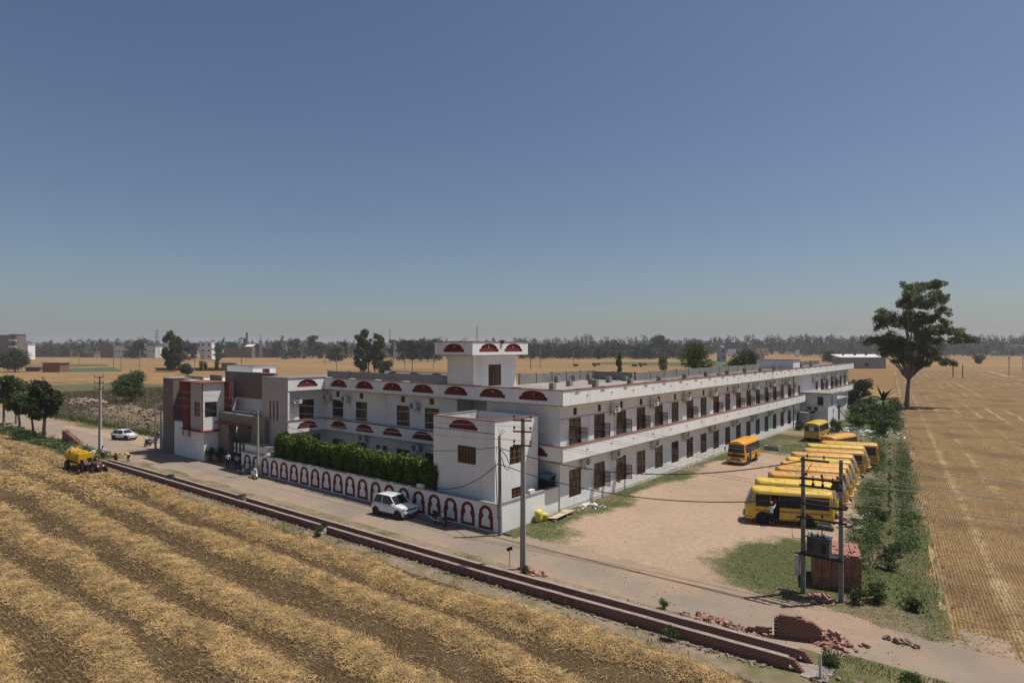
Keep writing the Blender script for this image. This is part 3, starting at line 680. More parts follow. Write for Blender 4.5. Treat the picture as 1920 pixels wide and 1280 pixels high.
channel_wall(NEAR_LINE, -83.0, -39.7, 'low brick wall on the field side, left of the gap', False, False)
channel_wall(NEAR_LINE, -38.8, -7.55, 'low brick wall on the field side, right of the gap', True, True)
m_ = MB()
for i in range(38):
    xa = -82 + i * 2; m_.hexa([(xa, poly_at(NEAR_LINE, xa)[0] + .2, -.04), (xa + 2, poly_at(NEAR_LINE, xa + 2)[0] + .2, -.04), (xa + 2, poly_at(FAR_LINE, min(xa + 2, -7.1))[0], -.04), (xa, poly_at(FAR_LINE, max(xa, -82))[0], -.04), (xa, poly_at(NEAR_LINE, xa)[0] + .2, .06), (xa + 2, poly_at(NEAR_LINE, xa + 2)[0] + .2, .06), (xa + 2, poly_at(FAR_LINE, min(xa + 2, -7.1))[0], .06), (xa, poly_at(FAR_LINE, max(xa, -82))[0], .06)])
m_.box(-7, -5.9, 27.3, 28.7, -.04, .07)
tag(m_.build('channel_floor', 'mortar_cap'), kind='structure')
for x, lb, mt in ((-65.2, 'dark blue drum standing in the channel near the tractor', 'transformer_grey'), (-51.6, 'grey drum standing in the channel across from the hedge', 'stone_grey')):
    y = poly_at(NEAR_LINE, x)[0] + .62
    t = thing('drum', lb, 'drum', (x, y, .06)); m_ = MB(); m_.tube([(0, 0, 0), (0, 0, .75)], .33, 14); m_.build('barrel', mt, t)
    m_ = MB(); m_.tube([(0, 0, .22), (0, 0, .26)], .345, 14, caps=True); m_.tube([(0, 0, .5), (0, 0, .54)], .345, 14); m_.tube([(0, 0, .73), (0, 0, .77)], .345, 14); m_.build('hoop', 'dark_metal', t)
# old kerb of the drain further left
m_ = MB(); pts = [(-128, 22.6), (-101.5, 22.9), (-91.2, 23.2), (-84.5, 23.6)]
for (a, b), (c, d) in zip(pts[:-1], pts[1:]):
    m_.hexa([(a, b, -.05), (c, d, -.05), (c, d + .3, -.05), (a, b + .3, -.05), (a, b, .22), (c, d, .22), (c, d + .3, .22), (a, b + .3, .22)])
tag(m_.build('drain_kerb', 'stone_grey'), 'old grey concrete kerb of the drain under the roadside trees', 'kerb')
# broken end wall of single bricks, with spilled bricks
bw = thing('broken_wall', 'ruined red brick wall stub beside the road with stepped broken end', 'wall', (-8.9, 30.3, 0), R(20))
r = random.Random(3)
for c in range(13):
    n = 8 - max(0, (c - 7) // 2) - (1 if c > 10 else 0); x = (0.12 if c % 2 else 0.0)
    for k in range(n):
        for yy in ((0, .115) if c > 0 else (0, .115)):
            if c == 12 and r.random() < .4: continue
            b = link('brick', BRICK, bw); b.location = (x + k * .24 + .115, yy + r.uniform(-.006, .006), c * .083); b.rotation_euler = (0, 0, r.uniform(-.03, .03))
for c in range(5):
    for k in range(7 - c):
        b = link('brick', BRICK, bw); b.location = (-.2 - k * .24 - (.12 if c % 2 else 0), .02 + r.uniform(-.01, .01), c * .083); b.rotation_euler = (0, 0, r.uniform(-.05, .05))
def heap(n, cx, cy, sx, sy, h):
    out = []
    for _ in range(n):
        x = rr.gauss(cx, sx); y = rr.gauss(cy, sy); out.append((x, y, max(0.02, h * math.exp(-((x - cx) / sx) ** 2 - ((y - cy) / sy) ** 2) * rr.random())))
    return out
lumps('brick_rubble', heap(130, -6.6, 31.3, .45, .4, .5), .22, 'brick_dusty', 'spilled bricks at the broken end of the ruined wall stub', 11)
lumps('brick_rubble', heap(150, -11.3, 29.9, .9, .28, .3), .21, 'brick_dusty', 'spilled bricks left of the ruined wall stub', 12)
lumps('brick_rubble', heap(70, -8.25, 36.2, .35, .3, .25), .23, 'brick_dusty', 'small pile of bricks between the transformer poles', 13)
lumps('brick_rubble', heap(22, -9.9, 36.2, .3, .15, .12), .23, 'brick_dusty', 'few bricks left of the left transformer pole', 14)
lumps('brick_rubble', heap(60, -22.6, 29.5, .6, .22, .25), .22, 'brick_dusty', 'bricks and weeds at the foot of the tall road pole', 15)
lumps('brick_rubble', heap(25, -4.2, 33.2, .35, .3, .12), .24, 'clod', 'few grey stones at the right edge of the track', 16)
lumps('brick_rubble', heap(45, -4.6, 27.7, .7, .4, .2), .26, 'clod', 'stones in the grass at the bottom right corner', 17)
lumps('channel_rubble', [(x, poly_at(FAR_LINE, x)[0] + .42 + rr.gauss(0, .14), .03) for x in [rr.uniform(-81, -14) for _ in range(950)]], .17, 'rubble', 'line of crumbled bricks between channel and road', 18)
lumps('field_clods', [(x, poly_at(NEAR_LINE, x)[0] - .35 + rr.gauss(0, .16), .02) for x in [rr.uniform(-83, -8) for _ in range(1100)]], .16, 'clod', 'line of earth clods along the field side of the channel', 19)
# slumped brick wall by the left pole
sb = thing('slumped_brick_pile', 'triangular stack of loose red bricks beside the road at far left', 'bricks', (-104.4, 28.6, 0), R(15))
m_ = MB(); r = random.Random(8)
for c in range(22):
    for k in range(max(1, int(16 * (1 - c / 22.0)) + 1)):
        for j in range(3): m_.obox((k * .24 + r.uniform(-.05, .05), j * .24 + r.uniform(-.04, .04), c * .08 + .04), (BR[0], .2, BR[2]), r.uniform(-.2, .2))
tag(m_.build('brickwork', 'brick_dusty', sb), kind='stuff')
# big square stack of new bricks
bs = thing('brick_stack', 'large square stack of new red bricks behind the transformer', 'bricks', (-9.07, 37.94, 0), R(15.5))
m_ = MB(); r = random.Random(9); nx, ny, nz = 20, 11, 26
for ix in range(nx):
    gx = (ix // 4) * .035
    for iy in range(ny):
        for iz in range(nz):
            if ix in (0, nx - 1) or iy in (0, ny - 1) or iz >= nz - 1:
                if iz == nz - 1 and r.random() < .06: continue
                m_.obox((ix * .114 + gx + .055, iy * .24 + .12 + r.uniform(-.012, .012), iz * .077 + .038), (.107, .228, .073), r.uniform(-.03, .03))
tag(m_.build('brickwork', 'stack_brick', bs), kind='stuff')
m_ = MB(); m_.box(.06, nx * .114 + .05, .08, ny * .24 - .08, 0, nz * .077 - .1); m_.build('core', 'mortar', bs)
# ---------------------------------------------------------------- building helpers
from mathutils.geometry import tessellate_polygon
def facing(axis, plane):
    """map (u, v, depth into the wall) to space. 'Y-': wall facing -Y, u along X; 'X+': wall facing +X, u along Y"""
    if axis == 'Y-': return lambda u, v, d: (u, plane + d, v)
    return lambda u, v, d: (plane - d, u, v)
def put(name, mb, mats, root, smooth=False):
    """a part whose mesh is written in place coordinates under a root standing elsewhere"""
    o = mb.build(name, mats, root, smooth); o.location = -Vector(root.location); return o
def holed(mb, fn, outer, holes, d0=0.0, reveal=0.1, mi=0):
    loops = [[Vector((u, v, 0)) for u, v in outer]] + [[Vector((u, v, 0)) for u, v in h] for h in holes]
    tris = tessellate_polygon(loops); flat = [p for lp in loops for p in lp]
    i = len(mb.v); mb.v += [fn(p.x, p.y, d0) for p in flat]
    for t in tris: mb.f.append(tuple(i + k for k in t)); mb.m.append(mi)
    for h in holes:
        for a, b in zip(h, h[1:] + h[:1]):
            mb.quad(fn(*a, d0), fn(*b, d0), fn(*b, d0 + reveal), fn(*a, d0 + reveal), mi)
def arch_outline(c, z0, w, h):
    hw = w / 2; sh = h * 0.38; pts = [(c - hw, z0), (c + hw, z0), (c + hw, z0 + sh), (c + hw * .86, z0 + sh)]
    n = 12; x0 = hw * .86
    for k in range(1, n): 
        t = math.pi * k / n; pts.append((c + x0 * math.cos(t), z0 + sh + (h - sh) * (math.sin(t) ** 0.9)))
    pts += [(c - hw * .86, z0 + sh), (c - hw, z0 + sh)]
    return pts
def fascia(root, axis, plane, u0, u1, z0, z1, arches=(), thick=0.16, name='fascia', material='whitewash', emblem=True):
    fn = facing(axis, plane); mb = MB()
    holes = [arch_outline(*a) for a in arches]
    holed(mb, fn, [(u0, z0), (u1, z0), (u1, z1), (u0, z1)], holes, 0, .09)
    T = thick
    mb.quad(fn(u0, z0, T), fn(u1, z0, T), fn(u1, z1, T), fn(u0, z1, T))
    mb.quad(fn(u0, z1, 0), fn(u1, z1, 0), fn(u1, z1, T), fn(u0, z1, T)); mb.quad(fn(u0, z0, 0), fn(u1, z0, 0), fn(u1, z0, T), fn(u0, z0, T))
    mb.quad(fn(u0, z0, 0), fn(u0, z1, 0), fn(u0, z1, T), fn(u0, z0, T)); mb.quad(fn(u1, z0, 0), fn(u1, z1, 0), fn(u1, z1, T), fn(u1, z0, T))
    o = mb.build(name, material, root, fix=False); o.location = -Vector(root.location)
    for a, h in zip(arches, holes):
        m2 = MB(); i = 0; m2.v += [fn(u, v, .088) for u, v in h]; m2.f.append(tuple(range(len(h)))); m2.m.append(0)
        put('arch_panel', m2, 'red_paint', root)
        if emblem:
            m3 = MB(); c = a[0]; zc = a[1] + a[3] * .62; s = .085
            m3.prism([(c - s * .75, zc), (c, zc - s), (c + s * .75, zc), (c, zc + s)], lambda u, v, e: fn(u, v, .086 - .02 * e)); put('emblem', m3, 'band_white', root)
    m2 = MB(); a = fn(u0 - .04, z1, -.05); b = fn(u1 + .04, z1, T + .03)
    m2.box(min(a[0], b[0]), max(a[0], b[0]), min(a[1], b[1]), max(a[1], b[1]), z1 + .002, z1 + .07); put('coping', m2, 'coping_red', root)
    m2 = MB(); a = fn(u0, z0, -.02); b = fn(u1, z0, .05)
    m2.box(min(a[0], b[0]), max(a[0], b[0]), min(a[1], b[1]), max(a[1], b[1]), z0 - .045, z0 - .002); put('drip_edge', m2, 'dark_drip', root)
    return o
def wall_open(root, axis, plane, u0, u1, z0, z1, opens, material='wall_paint', reveal=0.2, name='wall'):
    fn = facing(axis, plane); mb = MB()
    us = sorted({u0, u1, *[o[0] for o in opens], *[o[1] for o in opens]}); zs = sorted({z0, z1, *[o[2] for o in opens], *[o[3] for o in opens]})
    for a, b in zip(us[:-1], us[1:]):
        for c, d in zip(zs[:-1], zs[1:]):
            um, zm = (a + b) / 2, (c + d) / 2
            if any(o[0] < um < o[1] and o[2] < zm < o[3] for o in opens): continue
            mb.quad(fn(a, c, 0), fn(b, c, 0), fn(b, d, 0), fn(a, d, 0))
    for a, b, c, d in opens:
        mb.quad(fn(a, c, 0), fn(b, c, 0), fn(b, c, reveal), fn(a, c, reveal)); mb.quad(fn(a, d, 0), fn(b, d, 0), fn(b, d, reveal), fn(a, d, reveal))
        mb.quad(fn(a, c, 0), fn(a, d, 0), fn(a, d, reveal), fn(a, c, reveal)); mb.quad(fn(b, c, 0), fn(b, d, 0), fn(b, d, reveal), fn(b, c, reveal))
    o = mb.build(name, material, root, fix=False); o.location = -Vector(root.location); return o
WIN = {}
def window_meshes(w, h, kind):
    key = (round(w, 2), round(h, 2), kind)
    if key in WIN: return WIN[key]
    f = MB(); t = .07; d0, d1 = .06, .14      # local: x along the wall, -y outward, z up from the sill
    hw = w / 2
    f.box(-hw, -hw + t, d0, d1, 0, h); f.box(hw - t, hw, d0, d1, 0, h); f.box(-hw + t, hw - t, d0, d1, 0, t); f.box(-hw + t, hw - t, d0, d1, h - t, h)
    panes = []
    if kind == 'vent':
        panes.append((-hw + t, hw - t, t, h - t))
    elif kind == 'slats':
        n = 6
        for k in range(1, n): x = -hw + w * k / n; f.box(x - .035, x + .035, d0 + .01, d1, t, h - t)
        for k in range(n): panes.append((-hw + w * k / n + .04, -hw + w * (k + 1) / n - .04, t, h - t))
    elif kind == 'grid':
        for k in (1, 2): x = -hw + w * k / 3; f.box(x - .05, x + .05, d0 + .01, d1, t, h - t)
        for k in (1, 2): z = h * k / 3; f.box(-hw + t, hw - t, d0 + .015, d1 - .01, z - .025, z + .025)
        for k in range(3): panes.append((-hw + w * k / 3 + .06, -hw + w * (k + 1) / 3 - .06, t, h - t))
    else:
        zt = h * .63
        f.box(-hw + t, hw - t, d0, d1, zt - .04, zt + .04); f.box(-.03, .03, d0 + .01, d1 - .005, zt + .04, h - t)
        for k in (1, 2): x = -hw + w * k / 3; f.box(x - .04, x + .04, d0 + .01, d1 - .005, t, zt - .04)
        f.box(-hw / 3 + .04, hw / 3 - .04, d0 + .015, d1 - .01, t, zt * .42)
        panes += [(-hw + t, -.03, zt + .04, h - t), (.03, hw - t, zt + .04, h - t)]
        for k in range(3): panes.append((-hw + w * k / 3 + .05, -hw + w * (k + 1) / 3 - .05, t, zt - .04))
    fm = f.mesh('window', 'wood' if kind != 'grid' and kind != 'slats' else 'light_wood')
    pms = []
    for (a, b, c, d) in panes:
        p = MB(); p.box(a - .01, b + .01, .105, .118, c - .01, d + .01); pms.append(p.mesh('pane', 'dull_glass' if kind == 'tall' else 'glass'))
    WIN[key] = (fm, pms); return WIN[key]
def leaf_mesh(w, h):
    key = ('leaf', round(w, 2), round(h, 2))
    if key in WIN: return WIN[key]
    s = MB(); t = .055       # hinge at x = 0, leaf along +x
    s.box(0, t, -.02, .02, 0, h); s.box(w - t, w, -.02, .02, 0, h)
    for k in range(4): z = (h - t) * k / 3; s.box(t, w - t, -.02, .02, z, z + t)
    s.box(t, w - t, -.004, .004, t, h - t, 1)
    WIN[key] = s.mesh('shutter', ['wood', 'clear_glass']); return WIN[key]
def window(root, axis, plane, uc, z0, w, h, kind='tall', open_=0, seed=0):
    fn = facing(axis, plane); fm, pms = window_meshes(w, h, kind)
    o = link('window', fm, root); o.location = Vector(fn(uc, z0, 0)) - Vector(root.location); o.rotation_euler = (0, 0, 0 if axis == 'Y-' else R(90))
    for p in pms: link('pane', p, o)
    r = random.Random(seed)
    lm = leaf_mesh(w / 3 - .02, h * .63 - .1)
    if open_ & 1:
        s = link('shutter', lm, o); s.location = (w / 2 - .04, .03, .06); s.rotation_euler = (0, 0, R(-90 + r.uniform(-4, 22)))
    if open_ & 2:
        s = link('shutter', lm, o); s.location = (-w / 2 + .04, .03, .06); s.rotation_euler = (0, 0, R(-92 + r.uniform(-25, 6)))
    return o
AC = {}
def ac_unit(axis, plane, uc, z0, label, group='air conditioners on the school walls', off=0.22):
    if not AC:
        m_ = MB(); m_.box(-.48, .48, -.36, 0, 0, .68); AC['casing'] = m_.mesh('casing', 'ac_white')
        m_ = MB(); m_.tube([(-.12, -.372, .34), (-.12, -.362, .34)], .27, 20); AC['fan_grille'] = m_.mesh('fan_grille', 'dark_metal')
        m_ = MB()
        for k in range(12):
            t = 2 * math.pi * k / 12; m_.tube([(-.12 + .04 * math.cos(t), -.378, .34 + .04 * math.sin(t)), (-.12 + .27 * math.cos(t), -.378, .34 + .27 * math.sin(t))], .007, 4)
        m_.tube([(-.12, -.382, .34), (-.12, -.372, .34)], .07, 12); AC['fan_guard'] = m_.mesh('fan_guard', 'ac_white')
        m_ = MB()
        for x in (-.3, .3): m_.box(x - .02, x + .02, -.30, .24, -.045, -.003); m_.box(x - .02, x + .02, .19, .235, -.35, -.045)
        m_.box(-.32, .32, -.02, .02, -.046, -.004)
        AC['bracket'] = m_.mesh('bracket', 'dark_metal')
        m_ = MB(); m_.tube([(.42, -.1, .2), (.5, -.05, .12), (.52, .2, .1), (.52, .23, -.55)], .025, 6); AC['pipe'] = m_.mesh('pipe', 'wire')
    fn = facing(axis, plane)
    t = thing('air_conditioner', label, 'air conditioner', fn(uc, z0, -off), 0 if axis == 'Y-' else R(90), group)
    for k in AC: link(k, AC[k], t)
    return t

# ---------------------------------------------------------------- the school
SX, SY = -29.0, 41.9           # outer wall planes of the long side and of the front
FX, FY = -28.13, 41.05         # fascia planes
school = thing('school_building', 'long white two-storey school block with red arch panels along its roof edge', 'building', (-45, 52, 0))
WY = [44.12 + 3.916 * i for i in range(17)]
WY2 = [124.2 + 3.95 * k for k in range(7)]
op = []
for y in WY + WY2:
    op += [(y - .925, y + .925, 5.28, 7.5), (y - .285, y + .285, 7.74, 8.36)]
for y in WY + WY2: op.append((y - .925, y + .925, .94, 3.24))
op += [(109.6, 110.6, 6.6, 7.3), (111.9, 113.2, 4.5, 6.9), (109.6, 110.6, 2.3, 3.0), (111.2, 112.6, .02, 2.3)]
wall_open(school, 'X+', SX, SY, 151.2, 0, 8.78, op)
OPEN_UP = {0: 3, 1: 1, 2: 3, 3: 1, 4: 3, 5: 0, 6: 1, 7: 0, 8: 1, 9: 0, 10: 1, 11: 1, 12: 1, 13: 1, 14: 1, 15: 0, 16: 1}
for i, y in enumerate(WY):
    window(school, 'X+', SX, y, 5.28, 1.85, 2.22, 'tall', OPEN_UP[i], i)
    window(school, 'X+', SX, y, 7.74, .57, .62, 'vent')
    window(school, 'X+', SX, y, .94, 1.85, 2.3, 'tall', {1: 3, 2: 3}.get(i, 0), 50 + i)
for i, y in enumerate(WY2):
    window(school, 'X+', SX, y, 5.28, 1.85, 2.22, 'tall', (0, 1, 0, 1, 1, 0, 0)[i], 80 + i)
    window(school, 'X+', SX, y, 7.74, .57, .62, 'vent')
    window(school, 'X+', SX, y, .94, 1.85, 2.3, 'tall', 0, 90 + i)
m_ = MB(); m_.box(SX - .15, SX - .11, 109.6, 110.6, 6.6, 7.3); put('shutter_panel', m_, 'red_paint', school)
m_ = MB(); m_.box(SX - .15, SX - .11, 111.9, 113.2, 4.5, 6.9); put('door', m_, 'red_paint', school)
m_ = MB(); m_.box(SX - .15, SX - .11, 109.6, 110.6, 2.3, 3.0); put('vent_panel', m_, 'wood', school)
m_ = MB(); m_.box(SX - .15, SX - .11, 111.2, 112.6, .02, 2.3); put('door', m_, 'dark_room', school)
m_ = MB(); m_.box(SX - .01, SX + .025, SY + .02, 111.0, -.02, .38); put('plinth', m_, 'plinth', school)
# front wall, set back in the court
FWX = [-58.98, -54.78, -48.10, -43.95]
op = []
for x in FWX: op += [(x - .975, x + .975, 5.53, 7.55), (x - .31, x + .31, 7.9, 8.5), (x - .975, x + .975, .95, 3.2)]
op += [(-52.33, -51.65, 2.77, 3.23), (-51.28, -50.56, 2.77, 3.23), (-40.6, -36.9, 5.3, 8.6)]
wall_open(school, 'Y-', SY, -61.0, SX, 0, 8.78, op)
for i, x in enumerate(FWX):
    window(school, 'Y-', SY, x, 5.53, 1.95, 2.02, 'tall'); window(school, 'Y-', SY, x, 7.9, .62, .6, 'vent'); window(school, 'Y-', SY, x, .95, 1.95, 2.25, 'tall')
window(school, 'Y-', SY, -51.99, 2.77, .68, .46, 'vent'); window(school, 'Y-', SY, -50.92, 2.77, .72, .46, 'vent')
m_ = MB(); m_.box(-40.6, -36.9, SY + 2.2, SY + 2.3, 5.3, 8.6); m_.box(-40.6, -36.9, SY + .2, SY + 2.2, 5.2, 5.3); m_.box(-40.7, -40.6, SY + .2, SY + 2.2, 5.3, 8.6); m_.box(-36.9, -36.8, SY + .2, SY + 2.2, 5.3, 8.6); put('stair_recess', m_, 'grimy_white', school)
# return wall of the left wing
wall_open(school, 'X+', -61.0, 36.5, SY, 0, 8.78, [(38.37, 40.24, 5.5, 7.65), (37.2, 41.2, 0.1, 3.75)])
window(school, 'X+', -61.0, 39.3, 5.5, 1.87, 2.15, 'tall', 0)
m_ = MB(); m_.box(-62.6, -62.5, 37.2, 41.2, .1, 3.75); put('porch_back', m_, 'dark_room', school)
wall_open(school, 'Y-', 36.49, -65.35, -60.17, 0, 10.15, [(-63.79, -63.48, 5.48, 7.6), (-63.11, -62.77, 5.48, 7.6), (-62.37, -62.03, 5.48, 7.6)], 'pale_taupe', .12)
for a, b in ((-63.79, -63.48), (-63.11, -62.77), (-62.37, -62.03)):
    m_ = MB(); m_.box(a, b, 36.56, 36.6, 5.48, 7.6); put('slit_window', m_, 'red_paint', school)
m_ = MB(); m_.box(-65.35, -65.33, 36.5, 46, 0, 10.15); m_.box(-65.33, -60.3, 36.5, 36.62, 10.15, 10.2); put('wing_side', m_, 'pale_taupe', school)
m_ = MB(); m_.box(-61.0, -60.17, 36.492, 36.7, 0, 8.75); put('corner_pier', m_, 'wall_paint', school)
ARX = [-57.65, -53.2, -48.76, -44.34, -39.94, -35.56, -31.12]
fascia(school, 'Y-', FY, -60.15, FX, 8.76, 9.95, [(x, 9.07, 2.95, .80) for x in ARX])
fascia(school, 'X+', -60.15, 36.5, FY, 8.76, 10.05, [(38.85, 9.1, 2.5, .80)])
fascia(school, 'X+', FX, FY + .16, 152.2, 8.76, 9.95)
fascia(school, 'Y-', FY, -60.15, FX, 4.27, 5.45, [(x, 4.57, 2.95, .80) for x in ARX], emblem=False)
fascia(school, 'X+', -60.15, 36.6, FY, 4.27, 5.55, [(38.85, 4.6, 2.5, .80)], emblem=False)
fascia(school, 'X+', FX, FY + .16, 113.3, 4.27, 5.45)
fascia(school, 'X+', FX, 121.5, 152.2, 4.27, 5.45)
m_ = MB()
m_.box(-61, FX - .16, FY + .16, SY, 4.3, 4.6); m_.box(SX, FX - .16, SY, 113.2, 4.3, 4.6); m_.box(SX, FX - .16, 121.5, 152, 4.3, 4.6); m_.box(-61, -60.31, 36.6, FY, 4.3, 4.6)
m_.box(-61, FX - .16, FY + .16, SY, 8.79, 9.2); m_.box(SX, FX - .16, SY, 152, 8.79, 9.2); m_.box(-61, -60.31, 36.62, FY, 8.79, 9.2)
put('overhang_slab', m_, 'wall_paint', school)
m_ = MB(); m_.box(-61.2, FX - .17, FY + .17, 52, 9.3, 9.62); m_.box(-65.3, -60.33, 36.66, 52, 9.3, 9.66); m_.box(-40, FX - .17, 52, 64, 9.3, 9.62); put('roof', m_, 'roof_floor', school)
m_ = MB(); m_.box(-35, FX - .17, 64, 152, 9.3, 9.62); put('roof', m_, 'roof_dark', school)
m_ = MB(); m_.box(-60.8, -41, SY + 2.6, 51.8, 0, 9.28); m_.box(-65.2, -62.7, 36.9, 51.8, 0, 9.28); m_.box(-39.8, SX - .4, SY + 2.6, 63.8, 0, 9.28); m_.box(-34.8, SX - .4, 63.8, 151.1, 0, 9.28); m_.box(-34.8, SX, 151.0, 151.2, 0, 8.8)
put('inner_wall', m_, 'grimy_white', school)
m_ = MB(); m_.box(-72, -57, 60, 66, 0, 9.3); put('rear_wing', m_, 'grimy_white', school)
fascia(school, 'Y-', 59.2, -72, -57, 8.8, 9.95, [(-70 + 4.4 * k, 9.07, 2.95, .8) for k in range(3)], emblem=False)
# roof furniture of the school
def panels(axis, plane, u0, u1, n, z0, z1, material='panel_concrete'):
    fn = facing(axis, plane); r = random.Random(int(u0 * 7))
    for k in range(n):
        a = u0 + (u1 - u0) * k / n; b = u0 + (u1 - u0) * (k + 1) / n
        m_ = MB(); z = z1 + r.uniform(-.05, .04)
        p = fn(a + .12, z0, .06); q = fn(b - .12, z, .16); m_.box(min(p[0], q[0]), max(p[0], q[0]), min(p[1], q[1]), max(p[1], q[1]), z0, z); put('parapet_panel', m_, material, school)
        m_ = MB(); p = fn(a - .12, z0, 0); q = fn(a + .118, z1 + .03, .3); m_.box(min(p[0], q[0]), max(p[0], q[0]), min(p[1], q[1]), max(p[1], q[1]), z0, z1 + .04 + r.uniform(0, .06)); put('parapet_post', m_, 'concrete', school)
panels('Y-', 42.7, -62.0, -42.4, 5, 9.62, 10.7)
panels('X+', -39.4, 50.0, 64.0, 5, 9.62, 10.65)
panels('Y-', 63.6, -39.2, -34.0, 2, 9.62, 10.6)
panels('X+', -34.0, 64.4, 108.4, 12, 9.62, 10.5)
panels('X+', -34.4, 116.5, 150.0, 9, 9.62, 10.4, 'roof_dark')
for k, x in enumerate((-59.6, -55.4, -51.2, -46.9, -37.5, -33)):
    m_ = MB(); m_.box(x - .45, x + .45, 41.0, 41.35, 10.022, 10.06); put('spout_cap', m_, 'litter_white' if k < 4 else 'coping_red', school)
for k in range(27):
    y = 43.2 + 4.02 * k
    m_ = MB(); m_.box(FX - .2, FX + .14, y - .35, y + .35, 10.022, 10.05); put('spout_cap', m_, 'coping_red', school)
    m_ = MB(); m_.tube([(FX - .05, y + 1.4, 9.45), (FX + .09, y + 1.4, 9.42)], .05, 8); put('spout', m_, 'dark_metal', school)
    if y < 111: m_ = MB(); m_.tube([(FX - .05, y + 1.4, 4.95), (FX + .09, y + 1.4, 4.92)], .05, 8); put('spout', m_, 'dark_metal', school)
stubs = [(-33.0, 46.5), (-34.2, 51.0), (-38.7, 55.4), (-38.7, 58.7), (-38.6, 61.6), (-34.2, 55.0), (-31.0, 50.6), (-34.3, 58.7), (-34.3, 62.3), (-31.1, 57.5), (-31.0, 64.0), (-31.0, 70.8), (-31, 77.3), (-31.1, 85.0), (-31.1, 92), (-31.1, 99), (-31.1, 106), (-31.1, 122), (-31.1, 129)]
r = random.Random(4)
for x, y in stubs:
    m_ = MB(); h = r.uniform(.5, .75); m_.box(x - .24, x + .24, y - .24, y + .24, 9.62, 9.62 + h); o = put('column_stub', m_, 'concrete', school)
    m_ = MB()
    for dx, dy in ((-.15, -.15), (.15, -.15), (.15, .15), (-.15, .15)): m_.tube([(x + dx, y + dy, 9.62 + h), (x + dx + r.uniform(-.05, .05), y + dy, 9.62 + h + r.uniform(.2, .45))], .012, 4)
    b = m_.build('rebar', 'rust', o); b['kind'] = 'stuff'
m_ = MB(); m_.box(-35.8, -29.8, 112, 116, 9.62, 11.2); put('stair_head', m_, 'wall_paint', school)
m_ = MB(); m_.box(-35.95, -29.65, 111.85, 116.15, 11.2, 11.28); put('stair_head_roof', m_, 'roof_dark', school)
m_ = MB(); m_.tube([(-31.6, 82.9, 9.64), (-31.6, 83.9, 9.64)], .22, 12); put('water_pipe', m_, 'green_plastic', school)
# room on the roof
wall_open(school, 'X+', -38.0, 41.15, 47.38, 9.62, 12.7, [(43.37, 45.2, 9.85, 11.82)], 'whitewash')
window(school, 'X+', -38.0, 44.285, 9.85, 1.83, 1.97, 'tall', 0)
m_ = MB(); m_.box(-41.1, -38.0, 41.15, 41.2, 9.62, 12.7); m_.box(-41.1, -41.05, 41.2, 47.38, 9.62, 12.7); m_.box(-41.05, -38.25, 47.3, 47.38, 9.62, 12.7); put('roof_room_wall', m_, 'whitewash', school)
fascia(school, 'Y-', 40.24, -41.8, -37.1, 12.72, 13.88, [(-39.42, 12.98, 2.57, .76)], name='roof_room_fascia')
fascia(school, 'X+', -37.1, 40.4, 48.13, 12.72, 13.88, [(42.45, 12.98, 2.66, .76), (45.93, 12.98, 2.66, .76)], name='roof_room_fascia')
m_ = MB(); m_.box(-41.8, -37.26, 40.4, 48.13, 12.74, 13.6); put('roof_room_roof', m_, 'wall_paint', school)
m_ = MB(); m_.box(-37.35, -36.95, 44.05, 44.35, 13.75, 14.05); put('roof_room_spout', m_, 'dark_metal', school)
# conduit wires along the upper wall
m_ = MB(); m_.tube([(SX + .05, 41.9, 7.55), (SX + .05, 60, 7.62), (SX + .05, 108, 7.6)], .018, 5); put('conduit', m_, 'wire', school)
for y in (46.2, 50.6, 62.3): m_ = MB(); m_.tube([(SX + .04, y, 7.6), (SX + .04, y, 5.2)], .012, 5); put('conduit', m_, 'wire', school)
m_ = MB(); m_.tube([(FX + .03, 95, 9.95), (FX + .03, 95, 8.75), (SX + .05, 95.0, 8.7)], .035, 6); put('drain_pipe', m_, 'dark_metal', school)
m_ = MB(); m_.tube([(SX + .06, 108.9, 0.1), (SX + .06, 108.9, 8.7)], .06, 8); put('drain_pipe', m_, 'dark_metal', school)

names = ['first', 'second', 'third', 'fourth', 'fifth', 'sixth', 'seventh', 'eighth', 'ninth', 'tenth', 'eleventh', 'twelfth', 'thirteenth']
for i, y in enumerate([50.1, 57.95, 65.9, 73.7, 81.5, 89.3, 96.9, 104.6]):
    ac_unit('X+', SX, y, 7.55, f'white air conditioner on the upper long facade, {names[i]} from the near corner', off=.3)
for i, y in enumerate([121.2, 129.8, 137.6, 146.8]):
    ac_unit('X+', SX, y, 7.3, f'white air conditioner on the upper far end of the facade, {names[i]} beyond the stair block', off=.3)
for i, y in enumerate([45.2, 50.4, 58.2, 65.75, 73.5, 80.95, 88.5, 96.0, 103.7]):
    ac_unit('X+', SX, y, 3.42, f'white air conditioner on the lower long facade, {names[i]} from the near corner', off=.3)
ac_unit('Y-', SY, -57.15, 7.45, 'white air conditioner between the two left upper court windows')
ac_unit('Y-', SY, -46.1, 7.35, 'white air conditioner between the two right upper court windows')
ac_unit('Y-', SY, -54.1, 3.5, 'white air conditioner above the second lower court window')
ac_unit('Y-', SY, -45.75, 3.3, 'white air conditioner low on the court wall near the corner block')
ac_unit('X+', -61.0, 37.9, 7.35, 'sunlit white air conditioner left of the brown balcony door')
ac_unit('Y-', SY, -60.5, 7.45, 'white air conditioner in the inner corner right of the balcony door')

